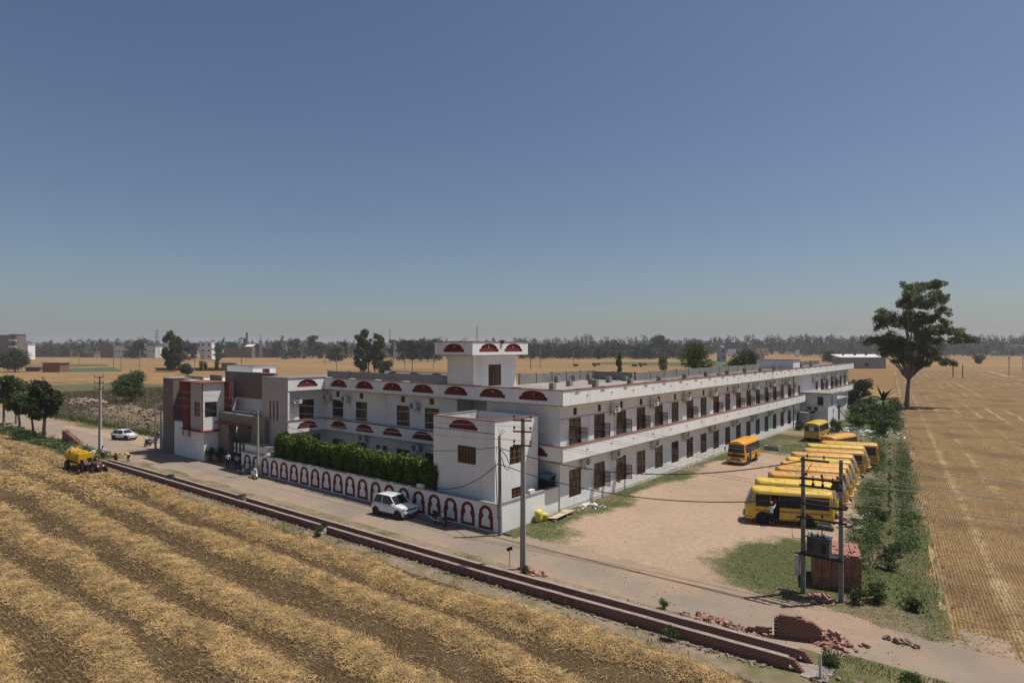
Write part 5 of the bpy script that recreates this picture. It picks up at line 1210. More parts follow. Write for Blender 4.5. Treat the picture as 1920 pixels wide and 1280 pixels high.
def make_car(name, label, loc, rz, L, W, H, hood, belt, roof0, roof1, spokes, cladding):
    """hood: bonnet height; belt: waist height; roof0/roof1: rear and front x of the roof panel"""
    t = thing(name, label, 'car', loc, rz); h2 = L / 2; w2 = W / 2; gb = .22; r = .31
    wx = (h2 - .68, -h2 + .64)
    st = [(-h2, .62, .86), (-h2 + .06, .84, .95), (-h2 + .4, belt + .02, 1.0), (-.6, belt, 1.0), (.5, belt - .03, 1.0), (h2 - 1.0, hood + .06, .99), (h2 - .45, hood, .95), (h2 - .10, hood - .13, .86), (h2, .58, .78)]
    rows = []
    for x, zt, f in st:
        w = w2 * f; rows.append([(x, -w * .93, gb), (x, -w, gb + .18), (x, -w, (gb + zt) / 2 + .06), (x, -w * .96, zt - .04), (x, -w * .86, zt), (x, 0, zt + .025), (x, w * .86, zt), (x, w * .96, zt - .04), (x, w, (gb + zt) / 2 + .06), (x, w, gb + .18), (x, w * .93, gb)])
    m_ = MB(); m_.grid(rows, close=True); n = 11; m_.f.append(tuple(range(n))); m_.m.append(0); m_.f.append(tuple(range((len(st) - 1) * n, len(st) * n))); m_.m.append(0)
    body = m_.build('body', 'car_white', t, True)
    xb0, xf0 = -h2 + .20, h2 - .98          # feet of rear and front screens
    wb, wt = w2 * .90, w2 * .76; zb = belt - .03; zt = H - .06
    B = [(xb0, -wb), (xf0, -wb), (xf0, wb), (xb0, wb)]; T = [(roof0, -wt), (roof1, -wt), (roof1, wt), (roof0, wt)]
    m_ = MB(); m_.quad((xf0, -wb, zb), (xf0, wb, zb), (roof1, wt, zt), (roof1, -wt, zt)); m_.build('windshield', 'glass', t)
    m_ = MB(); m_.quad((xb0, wb, zb), (xb0, -wb, zb), (roof0, -wt, zt), (roof0, wt, zt)); m_.build('rear_window', 'glass', t)
    for s in (-1, 1):
        xm = (roof0 + roof1) / 2 - .05
        for (a, c), (b, d) in (((xb0, xm - .02), (roof0, xm - .02)), ((xm + .03, xf0), (xm + .03, roof1))):
            m_ = MB(); m_.quad((a, s * wb, zb), (c, s * wb, zb), (d, s * wt, zt), (b, s * wt, zt)); m_.build('side_window', 'glass', t)
        m_ = MB()
        for a, b in ((xb0, roof0), (xf0, roof1), (xm, xm)): m_.tube([(a, s * (wb + .004), zb), (b, s * (wt + .004), zt)], .035, 6)
        m_.build('pillar', 'car_white', t)
        m_ = MB(); m_.tube([(roof0 - .06, s * wt, zt - .02), (roof0 + .2, s * (wt + .01), zt + .025), (roof1 - .2, s * (wt + .01), zt + .025), (roof1 + .06, s * wt, zt - .02)], .03, 6); m_.build('roof_rail', 'car_plastic' if spokes else 'car_white', t)
        m_ = MB(); m_.obox((xf0 - .12, s * (w2 + .10), belt + .04), (.12, .2, .14)); m_.build('mirror', 'car_white', t)
        for x in wx:
            m_ = MB(); m_.tube([(x, s * (w2 - .25), r + .02), (x, s * (w2 + .006), r + .02)], r + .09, 22); m_.build('wheel_arch', 'car_plastic', t)
            wheel(t, x, s * (w2 - .085), r, .2, 'rim', spokes=spokes)
        m_ = MB(); m_.obox((0, s * (w2 + .004), .32), (L * .5, .03, .14)); m_.build('sill', 'car_plastic' if cladding else 'car_white', t)
        m_ = MB(); m_.obox((h2 - .16, s * w2 * .66, hood - .14), (.22, .42, .12), -s * .35); m_.build('headlight', 'lamp_glass', t)
        m_ = MB(); m_.obox((-h2 + .08, s * w2 * .78, .86), (.14, .2, .3)); m_.build('tail_light', 'tail_red', t)
        m_ = MB(); m_.obox((-.15, s * (w2 + .003), belt - .16), (.18, .02, .035)); m_.build('door_handle', 'car_white', t)
    nrow = 7; rows = []
    for k in range(nrow):
        f = k / (nrow - 1); x = roof0 - .10 + (roof1 - roof0 + .20) * f; zc = .07 * math.sin(math.pi * min(1, max(0, f))) ** .6
        rows.append([(x, -wt - .01, zt - .015), (x, -wt * .8, zt + zc * .75), (x, 0, zt + zc), (x, wt * .8, zt + zc * .75), (x, wt + .01, zt - .015)])
    m_ = MB(); m_.grid(rows); m_.build('roof', 'car_white', t, True)
    m_ = MB(); m_.obox((h2 - .02, 0, hood - .24), (.06, W * .62, .08)); m_.build('grille', 'car_plastic', t)
    m_ = MB(); m_.obox((h2 - .01, 0, .36), (.10, W * .84, .20)); m_.obox((-h2 + .02, 0, .38), (.10, W * .84, .22)); m_.build('bumper', 'car_plastic', t)
    m_ = MB(); m_.obox((h2 + .045, 0, .45), (.012, .42, .11)); m_.build('number_plate', 'band_white', t)
    m_ = MB(); m_.obox((0, 0, .45), (L * .72, W * .72, .5)); m_.build('underbody', 'car_plastic', t)
    return t
make_car('parked_car', 'white compact SUV parked nose right against the keyhole wall', (-38.9, 33.0, .03), R(3), 3.75, 1.74, 1.66, .98, 1.04, -1.38, .22, 5, True)
make_car('parked_car', 'small white hatchback standing on the dirt shoulder at far left', (-100.6, 35.0, .04), R(22), 3.5, 1.54, 1.46, .90, .93, -1.15, .35, 0, True)

GBK = 'motorbikes and scooters parked by the wall'
def make_motorbike(label, loc, rz, paint='car_plastic', lean=.12):
    t = thing('motorbike', label, 'motorbike', loc, rz, GBK); t.rotation_euler = (lean, 0, rz)
    wheel(t, .65, 0, .31, .10, 'rim', spokes=12); wheel(t, -.65, 0, .31, .12, 'rim', spokes=12)
    m_ = MB(); m_.tube([(.65, .07, .31), (.42, .05, .85), (.36, .05, 1.0)], .025, 6); m_.tube([(.65, -.07, .31), (.42, -.05, .85), (.36, -.05, 1.0)], .025, 6); m_.build('fork', 'chrome', t)
    m_ = MB(); m_.tube([(.38, 0, .9), (.1, 0, .45), (-.3, 0, .38), (-.65, 0, .31)], .03, 6); m_.tube([(.3, 0, .75), (-.5, 0, .66), (-.9, 0, .74)], .03, 6); m_.build('frame', 'dark_metal', t)
    m_ = MB(); m_.tube([(-.15, 0, .80), (0, 0, .86), (.2, 0, .87), (.34, 0, .80)], [.08, .14, .15, .07], 10); m_.build('tank', paint, t, True)
    m_ = MB(); m_.tube([(-.85, 0, .84), (-.6, 0, .80), (-.2, 0, .77), (-.1, 0, .8)], [.07, .12, .11, .06], 8); m_.build('seat', 'black_rubber', t, True)
    m_ = MB(); m_.obox((0, 0, .42), (.36, .26, .32)); m_.tube([(.12, 0, .5), (.2, 0, .66)], .09, 8); m_.build('engine', 'galvanised', t)
    m_ = MB(); m_.tube([(.28, -.36, 1.02), (.36, -.2, 1.04), (.38, 0, 1.0), (.36, .2, 1.04), (.28, .36, 1.02)], .018, 6); m_.build('handlebar', 'dark_metal', t)
    m_ = MB(); m_.tube([(.46, 0, .88), (.56, 0, .88)], [.08, .09], 12); m_.build('headlight', 'lamp_glass', t)
    m_ = MB(); m_.tube([(.1, -.14, .3), (-.3, -.17, .28), (-.85, -.18, .38)], [.03, .04, .05], 8); m_.build('exhaust', 'chrome', t)
    for x0 in (.65, -.65):
        rows = [[(x0 + .36 * math.cos(a), y, .31 + .36 * math.sin(a)) for y in (-.07, 0, .07)] for a in [R(30 + 12 * k) for k in range(11)]]
        m_ = MB(); m_.grid(rows); m_.build('mudguard', paint, t, True)
    for s in (-1, 1): m_ = MB(); m_.tube([(.33, s * .28, 1.03), (.30, s * .34, 1.2)], .01, 5); m_.obox((.30, s * .34, 1.23), (.02, .12, .08)); m_.build('mirror', 'dark_metal', t)
    return t
def make_scooter(label, loc, rz, paint='whitewash', lean=.1):
    t = thing('scooter', label, 'scooter', loc, rz, GBK); t.rotation_euler = (lean, 0, rz)
    wheel(t, .6, 0, .24, .11, 'rim'); wheel(t, -.55, 0, .24, .12, 'rim')
    m_ = MB(); rows = []
    for x, w, z0, z1 in ((-.95, .06, .55, .68), (-.8, .17, .42, .74), (-.5, .21, .34, .76), (-.15, .17, .30, .70), (-.02, .12, .26, .5)):
        rows.append([(x, -w, z0), (x, -w * 1.05, (z0 + z1) / 2), (x, -w * .7, z1), (x, w * .7, z1), (x, w * 1.05, (z0 + z1) / 2), (x, w, z0)])
    m_.grid(rows, close=True); m_.f.append(tuple(range(6))); m_.m.append(0); m_.f.append(tuple(range(24, 30))); m_.m.append(0); m_.build('body', paint, t, True)
    m_ = MB(); m_.tube([(-.85, 0, .80), (-.5, 0, .80), (-.12, 0, .77)], [.10, .15, .11], 8); m_.build('seat', 'black_rubber', t, True)
    m_ = MB(); m_.obox((.14, 0, .26), (.42, .3, .06)); m_.build('footboard', 'car_plastic', t)
    m_ = MB(); m_.grid([[(.34 + .02 * abs(y) * -6, y, .25), (.38 - abs(y) * .25, y * 1.1, .6), (.34 - abs(y) * .2, y * .8, .95)] for y in (-.2, -.1, 0, .1, .2)]); m_.build('apron', paint, t, True)
    m_ = MB(); m_.tube([(.6, 0, .24), (.40, 0, .85), (.36, 0, 1.0)], .035, 6); m_.build('fork', 'dark_metal', t)
    m_ = MB(); m_.tube([(.26, -.34, 1.02), (.36, -.12, 1.03), (.36, .12, 1.03), (.26, .34, 1.02)], .022, 6); m_.build('handlebar', 'car_plastic', t)
    m_ = MB(); m_.obox((.41, 0, 1.0), (.12, .24, .16)); m_.build('headlight', 'lamp_glass', t)
    rows = [[(.6 + .29 * math.cos(a), y, .24 + .29 * math.sin(a)) for y in (-.08, 0, .08)] for a in [R(10 + 14 * k) for k in range(11)]]
    m_ = MB(); m_.grid(rows); m_.build('mudguard', paint, t, True)
    for s in (-1, 1): m_ = MB(); m_.tube([(.32, s * .26, 1.03), (.29, s * .33, 1.2)], .01, 5); m_.obox((.29, s * .33, 1.23), (.02, .11, .08)); m_.build('mirror', 'dark_metal', t)
    return t
make_motorbike('black motorbike parked against the keyhole wall right of the SUV', (-34.2, 33.45, .03), R(-12))
make_motorbike('dark motorbike with raised tail beside the gate, left of the scooter', (-63.6, 33.55, .03), R(8), 'transformer_grey')
make_scooter('pale silver scooter at the slim pole by the keyhole wall', (-60.8, 33.2, .03), R(-14), 'ac_white')
make_scooter('silver scooter standing alone on the dirt left of the gatehouse', (-91.4, 34.7, .04), R(-50), 'transformer_grey')
make_motorbike('dark motorbike on the dirt behind the lone scooter', (-93.6, 36.9, .04), R(-70))
make_motorbike('motorbike at the left end of the row before the rubble', (-97.5, 39.0, .04), R(-120))
make_scooter('white scooter second in the row before the rubble', (-95.6, 39.9, .04), R(-110), 'car_white')
make_motorbike('motorbike third in the row before the rubble', (-94.2, 40.2, .04), R(-115), 'cloth_maroon')
make_scooter('white scooter at the right end of the row by the slim poles', (-92.4, 40.3, .04), R(-112), 'car_white')

# tractor with its yellow tank trailer, nose to the right
tr = thing('tractor', 'dusty brown tractor with big rear wheels on the straw field', 'tractor', (-76.3, 23.7, 0.05), R(4))
for y in (-.62, .62):
    wheel(tr, -1.0, y, .66, .36, 'dusty_rim'); wheel(tr, .95, y * 1.05, .40, .22, 'dusty_rim')
    m_ = MB(); rows = [[(-1.0 + .78 * math.cos(a), y + d, .66 + .78 * math.sin(a)) for d in (-.2, .2)] for a in [R(20 + 14 * k) for k in range(10)]]; m_.grid(rows); m_.build('fender', 'tractor_paint', tr)
    m_ = MB(); m_.tube([(1.48, y * .4, .95), (1.53, y * .4, .95)], .1, 12); m_.build('headlight', 'lamp_glass', tr)
m_ = MB(); rows = [[(x, -w, .62), (x, -w, z), (x, -w * .6, z + .1), (x, w * .6, z + .1), (x, w, z), (x, w, .62)] for x, w, z in ((-.35, .26, 1.12), (.2, .27, 1.14), (1.1, .26, 1.1), (1.45, .24, 1.04))]
m_.grid(rows, close=True); m_.f.append((0, 1, 2, 3, 4, 5)); m_.m.append(0); m_.f.append(tuple(range(18, 24))); m_.m.append(0); m_.build('bonnet', 'tractor_paint', tr)
m_ = MB(); m_.obox((.2, 0, .52), (2.5, .36, .34)); m_.obox((.95, 0, .42), (.16, 1.3, .12)); m_.obox((-1.0, 0, .66), (.3, 1.2, .3)); m_.build('chassis', 'dark_metal', tr)
m_ = MB(); m_.obox((-1.0, 0, 1.12), (.42, .46, .1)); m_.obox((-1.2, 0, 1.32), (.1, .44, .4)); m_.build('seat', 'black_rubber', tr)
m_ = MB(); m_.tube([(-.3, 0, 1.1), (-.5, 0, 1.4)], .025, 6); n = 16
rows = [[(-.52 + .2 * math.cos(2 * math.pi * k / n) * .45, .2 * math.sin(2 * math.pi * k / n), 1.42 + .2 * math.cos(2 * math.pi * k / n) * .85)] * 1 for k in range(n + 1)]
m_.tube([q[0] for q in rows], .018, 5, caps=False); m_.build('steering_wheel', 'black_rubber', tr)
m_ = MB(); m_.tube([(.5, .2, 1.2), (.5, .2, 1.75)], .04, 8); m_.build('exhaust', 'dark_metal', tr)
tk = thing('tank_trailer', 'yellow cylindrical tank trailer hitched behind the tractor', 'trailer', (-80.4, 23.4, .05), R(4))
m_ = MB(); m_.tube([(-1.75, 0, 1.45), (-1.7, 0, 1.45), (1.15, 0, 1.45), (1.2, 0, 1.45)], [.62, .72, .72, .62], 22); m_.build('tank', 'tank_yellow', tk, False)
m_ = MB(); m_.box(1.5, 2.1, -.72, .72, .95, 1.95); m_.build('front_tank', 'tank_yellow', tk)
m_ = MB(); m_.box(-1.7, 1.9, -.35, .35, .62, .74); m_.tube([(1.9, 0, .66), (2.9, 0, .6)], .05, 6); m_.build('frame', 'dark_metal', tk)
for y in (-.72, .72): wheel(tk, -.9, y, .5, .26, 'dusty_rim')
m_ = MB(); m_.tube([(-1.3, -.2, 2.15), (-.9, -.35, 2.4), (.1, -.5, 2.35), (.6, -.4, 2.15)], .05, 8); m_.build('hose', 'litter_white', tk)
m_ = MB(); m_.tube([(-.4, 0, 2.1), (-.4, 0, 2.32)], .22, 14); m_.build('lid', 'tank_yellow', tk)
m_ = MB()
for x in (1.35, 1.42): m_.tube([(x, -.5, .7), (x, -.5, 2.2), (x, .5, 2.2), (x, .5, .7)], .03, 6)
m_.build('pipe_rack', 'dark_metal', tk)
# ---------------------------------------------------------------- trees, hedge, weeds
def blob_points(blobs, n, rg, shell=.55):
    vol = np.array([b[3] * b[4] * b[5] for b in blobs]) ** .75; vol = vol / vol.sum(); out = []
    for b, f in zip(blobs, vol):
        k = max(8, int(n * f)); d = rg.normal(0, 1, (k, 3)); d /= np.linalg.norm(d, axis=1)[:, None]
        r = (shell + (1 - shell) * rg.random(k)) ** .8; r *= 1 + .22 * np.sin(d[:, 0] * 5 + b[0]) * np.sin(d[:, 1] * 6 + b[2]) + .12 * rg.normal(0, 1, k)
        out.append(np.array(b[:3]) + d * r[:, None] * np.array(b[3:6]))
    return np.concatenate(out)
def limb(mb, a, b, r0, r1, rg, wob=.06, n=5, sides=7):
    a = Vector(a); b = Vector(b); L = (b - a).length; pts = []; rad = []
    for k in range(n + 1):
        f = k / n; p = a.lerp(b, f); p.z += L * .06 * math.sin(math.pi * f)
        if 0 < k < n: p += Vector(rg.normal(0, wob * L * .3, 3))
        pts.append(p); rad.append(r0 + (r1 - r0) * f)
    mb.tube(pts, rad, sides)
def tree_meshes(key, blobs, trunk, fork_h, r0, leaf, n, size, seed, bark='bark', limbs=None, lean=(0, 0), flat=.0):
    rg_ = np.random.default_rng(seed); tm = MB()
    for (tx, ty) in trunk:
        top = Vector((tx + lean[0], ty + lean[1], fork_h))
        tm.tube([(tx * 1.0, ty, -.1), (tx, ty, fork_h * .06), (tx + lean[0] * .4, ty + lean[1] * .4, fork_h * .5), top], [r0 * 1.5, r0 * 1.1, r0 * .85, r0 * .7], 9)
        for b in blobs:
            if limbs and rg_.random() > limbs: continue
            if len(trunk) > 1 and math.hypot(b[0] - tx, b[1] - ty) > 3.5: continue
            limb(tm, top, (b[0], b[1], b[2] - b[5] * .2), r0 * .45, r0 * .07, rg_)
    P = blob_points(blobs, n, rg_)
    return tm.mesh('trunk', bark, True), fast_mesh('crown', leaf_cards(P, size, rg_, flat), None, 4, leaf)
def tree(name, label, meshes, loc, group=None, scale=1.0, rz=0.0, cat='tree'):
    t = thing(name, label, cat, loc, rz, group); t.scale = (scale,) * 3 if not hasattr(scale, '__len__') else scale
    link('trunk', meshes[0], t); link('crown', meshes[1], t); return t
# the tall eucalyptus at the field corner; lobes (sideways, height, half width, half height) in metres
lobes = [(745, 135, 45, 35), (880, 140, 95, 45), (1020, 225, 35, 35), (700, 230, 80, 60), (640, 270, 60, 50), (780, 260, 80, 60), (900, 230, 60, 50), (540, 360, 80, 45), (480, 450, 40, 40), (600, 420, 80, 55), (700, 400, 80, 65), (820, 400, 95, 55), (960, 340, 55, 38), (1005, 440, 48, 42), (950, 490, 55, 42), (1100, 500, 55, 30), (1180, 555, 65, 36), (1070, 565, 60, 32), (490, 570, 90, 52), (640, 560, 90, 62), (760, 520, 90, 55), (880, 550, 80, 50), (720, 640, 110, 60), (560, 650, 75, 45), (860, 665, 75, 42), (960, 720, 58, 34), (1060, 745, 58, 34), (760, 735, 80, 42), (640, 720, 55, 36)]
k_ = 1 / (4.266 * 8.59); r = random.Random(2); bl = []
for x, y, rx, ry in lobes:
    s = (x - 690) * k_; z = (1112 - y) * k_; dep = r.uniform(-3.2, 3.2) * (1 - abs(s) / 18)
    for q in range(11):
        a1, a2, a3 = r.uniform(-.85, .85), r.uniform(-.85, .85), r.uniform(-.85, .85)
        s2 = s + a1 * rx * k_; d2 = dep + a2 * rx * k_; bl.append((s2 * RT[0] + d2 * FW[0], s2 * RT[1] + d2 * FW[1], z + a3 * ry * k_, rx * k_ * .47, rx * k_ * .47, ry * k_ * .50))
EU = tree_meshes('eucalyptus', bl, [(0, 0)], 6.2, .48, 'leaf_gum', 58000, .31, 5, 'bark_pale', .075, (.35, .25))
tree('eucalyptus_tree', 'tall spreading tree with open crown at the edge of the right field', EU, (-19.33, 160.4, 0))
def round_blobs(w, h, z0, n, seed, flat=1.0):
    r = random.Random(seed); out = []
    for k in range(n):
        a = r.random() * 6.28; q = math.sqrt(r.random()) * w * .30; z = z0 + (h - z0) * (.12 + .76 * r.random())
        f = 1 - .45 * abs((z - z0) / (h - z0) - .45) * 2 * .8; s = w * r.uniform(.15, .24)
        out.append((math.cos(a) * q * f, math.sin(a) * q * f, z, s, s, s * r.uniform(.6, .9) * flat))
    return out
ROAD = [tree_meshes('roadside', round_blobs(5.6, 8.2, 3.4, 13, 21), [(0, 0)], 3.4, .26, 'leaf_dark', 7000, .34, 31, 'bark_pale', .7, (.3, .1)), tree_meshes('roadside', round_blobs(4.4, 6.3, 2.7, 10, 22), [(0, 0)], 2.7, .2, 'leaf_mid', 5000, .32, 32, 'bark_pale', .7, (-.25, .1)), tree_meshes('roadside', round_blobs(6.2, 9.2, 3.6, 12, 23), [(0, 0)], 3.6, .22, 'leaf_mid', 5200, .36, 33, 'bark_pale', .8, (.2, -.2))]
GR = 'trees along the left roadside'
tree('roadside_tree', 'dark leafy tree nearest the brick pile on the left roadside', ROAD[0], (-111.1, 28.0, 0), GR)
tree('roadside_tree', 'short tree second from the brick pile on the left roadside', ROAD[1], (-117.3, 28.3, 0), GR, .92, 1.2)
tree('roadside_tree', 'thin green tree third from the brick pile on the left roadside', ROAD[1], (-125.5, 28.5, 0), GR, 1.0, 2.5)
t = tree('jacaranda_tree', 'loose tree with purple blossom at the left picture edge', ROAD[2], (-131.0, 27.6, 0), None, 1.0, .4)
rg_ = np.random.default_rng(77); P = blob_points([(-2.2, -1.6, 8.0, 1.5, 1.5, 1.0), (-1.0, -2.4, 6.6, 1.2, 1.2, .8)], 700, rg_); link('blossom', fast_mesh('blossom', leaf_cards(P, .32, rg_), None, 4, 'leaf_purple'), t)
tree('roadside_tree', 'loose tall tree fourth from the brick pile on the left roadside', ROAD[2], (-135.5, 30.2, 0), GR, .9, 3.3)
LOW = tree_meshes('low', round_blobs(8.6, 7.6, .9, 22, 24), [(0, 0)], 1.0, .22, 'leaf_mid', 9000, .36, 34, 'bark', .5)
tree('bushy_tree', 'broad low bushy tree in the weedy lot left of the gatehouse', LOW, (-168.2, 60, 0))
def clump_blobs(parts, seed):
    r = random.Random(seed); out = []
    for cx, w, h, z0, n in parts:
        for k in range(n):
            f = (k + r.random()) / n; q = w * .5 * (math.sin(math.pi * (.10 + .80 * f)) ** .8) * .75; a = r.random() * 6.28; s = w * r.uniform(.10, .19)
            out.append((cx + math.cos(a) * q * r.uniform(.4, 1), math.sin(a) * q, z0 + (h - z0) * f, s, s, s * r.uniform(.8, 1.2)))
    return out
P2 = tree_meshes('shisham', clump_blobs([(-3.0, 9.5, 20.6, 2.2, 34), (3.6, 8.6, 18.6, 2.6, 28), (.5, 7, 16, 5, 12)], 25), [(-2.2, 0), (0, .8), (2.6, -.3)], 3.0, .26, 'leaf_mid', 20000, .62, 35, 'bark', .35)
P1 = tree_meshes('mango', round_blobs(10.5, 12.5, 1.6, 28, 26, .95), [(0, 0)], 2.2, .32, 'leaf_mango', 12000, .42, 36, 'bark', .3)
P3 = tree_meshes('broad', round_blobs(14.0, 9.5, 1.2, 26, 27, .8), [(0, 0)], 1.8, .3, 'leaf_dark', 12000, .45, 37, 'bark', .3)
P4 = tree_meshes('slim', round_blobs(5.0, 11.5, 2.4, 14, 28, 1.3), [(0, 0)], 2.6, .2, 'leaf_mid', 4200, .42, 38, 'bark', .5)
P5 = tree_meshes('far', round_blobs(11, 19, .2, 28, 29, 1.1), [(0, 0)], 3, .3, 'leaf_far', 3600, .95, 39, 'bark', .4)
P6 = tree_meshes('far', round_blobs(8, 20, .3, 24, 30, 1.4), [(0, 0)], 4, .28, 'leaf_far', 3000, .95, 40, 'bark', .5)
P7 = tree_meshes('far', round_blobs(12, 13, .2, 26, 41, .9), [(0, 0)], 3, .3, 'leaf_yellowish', 3400, .9, 41, 'bark', .4)
BU = tree_meshes('bush', round_blobs(5.0, 3.2, .2, 14, 42, .8), [(0, 0)], .5, .1, 'leaf_dark', 3000, .32, 42, 'bark', .3)
GM = 'trees standing in the fields behind the school'
tree('field_tree', 'dark green tree clump in the field above the gatehouse', P2, at_depth(324, 335), GM, (.92, .92, 1.02))
tree('field_tree', 'twin-crowned dark tree on bare trunks behind the school front', P2, at_depth(691, 330), GM, (1.22, 1.22, 1.05), .9)
tree('field_tree', 'round bright green mango tree behind the long roof', P1, at_depth(1305, 176), GM, (.95, .95, 1.17), .4)
tree('field_tree', 'broad dark tree right of the mango tree behind the long roof', P3, at_depth(1398, 185), GM, (1.0, 1.0, 1.25), .2)
tree('field_tree', 'slim upright tree behind the roof parapet left of the mango tree', P4, at_depth(1161, 190), GM, (.55, .55, 1.02))
tree('field_tree', 'pale rounded bush tree far behind the roof parapet', P7, at_depth(1243, 330), GM, (.5, .5, .72), 1.0)
tree('field_tree', 'small dark tree right of the tree clump above the gatehouse', BU, at_depth(382, 345), GM, (1.2, 1.2, 2.0))
tree('field_tree', 'small upright dark tree next to the brick field hut', P4, at_depth(407, 345), GM, (.85, .85, .62))
tree('field_tree', 'round bush alone in the right field', BU, at_depth(1836, 480), GM, (1.9, 1.9, 2.6))
tree('field_tree', 'big rounded tree below the unfinished block at far left', P3, at_depth(28, 330), GM, (1.35, 1.35, 1.25))
for k, (px, d, s, lb) in enumerate([(1213, 158, 1.15, 'dark low bush behind the roof parapet'), (1232, 160, .95, 'dark low bush second behind the roof parapet'), (1115, 170, .8, 'green low bush behind the left end of the roof parapet'), (720, 300, 2.0, 'pale green bush at the foot of the twin-crowned tree'), (828, 120, .9, 'small green bush left of the roof room'), (350, 300, 1.6, 'low green bush behind the gatehouse roof'), (1520, 190, 1.2, 'dark bush row behind the far roof end'), (1553, 186, 1.3, 'dark bush nearest the long shed'), (1610, 162, 1.5, 'dark bush at the far right corner of the school'), (1597, 140, 1.1, 'dark bush at the end wall of the school')]):
    tree('field_bush', lb, BU, at_depth(px, d), 'bushes behind the school', (s, s, s * 1.25), k * 1.1, 'bush')
far = [(248, 700, P7, 1.1, 'pale tree over the long warehouse at left'), (262, 690, P5, 1.0, 'round far tree right of the pale tree at left'), (345, 560, P5, .85, 'far tree right of the clump above the gatehouse'), (362, 640, P6, .8, 'thin far tree left of the white three-storey house'), (411, 620, P5, .80, 'far tree right of the white three-storey house'), (428, 900, P6, .95, 'small far tree left of the leaning tower'), (437, 900, P5, .95, 'small far tree beside the leaning tower'), (480, 800, P5, .8, 'low far tree right of the leaning tower'), (520, 760, P5, .95, 'dark far tree over the right end of the brick yard'), (553, 700, P5, 1.05, 'rounded far tree left of the tall pair in the middle'), (586, 760, P6, 1.25, 'tallest far tree left of the yellowish one'), (598, 720, P5, .85, 'lower far tree beside the tallest one'), (628, 560, P7, 1.05, 'yellowish far tree left of the twin-crowned tree'), (643, 620, P6, .85, 'slender far tree left of the twin-crowned tree'), (738, 640, P6, .95, 'far tree under the thin mast right of the twin-crowned tree'), (757, 560, P5, .92, 'first dark tree of the row left of the roof room'), (773, 560, P6, .90, 'second dark tree of the row left of the roof room'), (787, 560, P5, .95, 'third dark tree of the row left of the roof room'), (803, 570, P6, .86, 'fourth dark tree of the row left of the roof room'), (815, 560, P5, .97, 'fifth dark tree of the row left of the roof room'), (1080, 760, P5, .75, 'dark far tree right of the roof room'), (1122, 620, P6, .62, 'dark upright far tree beside the pale blue house'), (1194, 640, P6, .65, 'narrow dark tree left of the tall blue house'), (1207, 700, P7, 1.15, 'green far tree in front of the tall blue house'), (1236, 830, P5, 1.35, 'high dark tree right of the tall blue house'), (1250, 800, P6, 1.0, 'lower tree right of the high dark tree'), (1555, 520, P7, .75, 'pale green tree left of the long shed'), (1765, 800, P5, .9, 'far tree behind the eucalyptus on the right')]
for k, (px, d, ms, s, lb) in enumerate(far): tree('distant_tree', lb, ms, at_depth(px, d), 'distant trees on the plain', (s * 1.75, s * 1.75, s * 1.16), k * .7)
# far-off woods that read as one mass
def wood(name, px0, px1, n, d0, d1, top, label, size, seed, mt='leaf_far'):
    rg_ = np.random.default_rng(seed); V = []
    for k in range(n):
        px = px0 + (px1 - px0) * (k + rg_.random()) / n; d = d0 + (d1 - d0) * rg_.random()
        H_ = max(7, CAM_H + (649 - top(px)) * d / 1175.0) * (rg_.uniform(.55, 1.0) if rg_.random() < .8 else rg_.uniform(.95, 1.22)); x, y, _ = at_depth(px, d); w = rg_.uniform(3.5, 9.5)
        bl = [(x + rg_.normal(0, w * .3), y + rg_.normal(0, w * .3), H_ * f, w * .62, w * .62, H_ * .17) for f in (.2, .4, .58, .75, .86)]
        V.append(leaf_cards(blob_points(bl, 130, rg_, .5), size, rg_))
    return tag(link(name, fast_mesh(name, np.concatenate(V), None, 4, mt)), label, 'wood', kind='stuff')
wood('far_wood', 1290, 1960, 420, 950, 1350, lambda p: 631.5 - 3 * math.sin(p * .013) - (p - 1290) * .004, 'dark far-off wood along the right horizon', 2.6, 51)
wood('far_wood', 960, 1310, 210, 1000, 1500, lambda p: 634 + 1.5 * math.sin(p * .05), 'far-off wood in the middle of the horizon', 2.6, 52)
wood('far_treeline', -40, 980, 330, 1000, 1700, lambda p: 637 + 2.5 * math.sin(p * .021), 'low far-off line of trees along the left horizon', 2.8, 53)
wood('far_orchard', 60, 300, 60, 750, 900, lambda p: 641, 'mass of trees behind the brick works at left', 2.2, 54)
wood('far_orchard', 975, 1320, 150, 650, 760, lambda p: 644, 'trees among the far village houses', 2.2, 55)
wood('far_orchard', 520, 860, 70, 640, 800, lambda p: 648, 'low bushes under the far trees behind the school front', 1.8, 56)
wood('far_orchard', 1500, 1960, 90, 800, 940, lambda p: 646, 'low bushes at the foot of the far right wood', 2.0, 57)

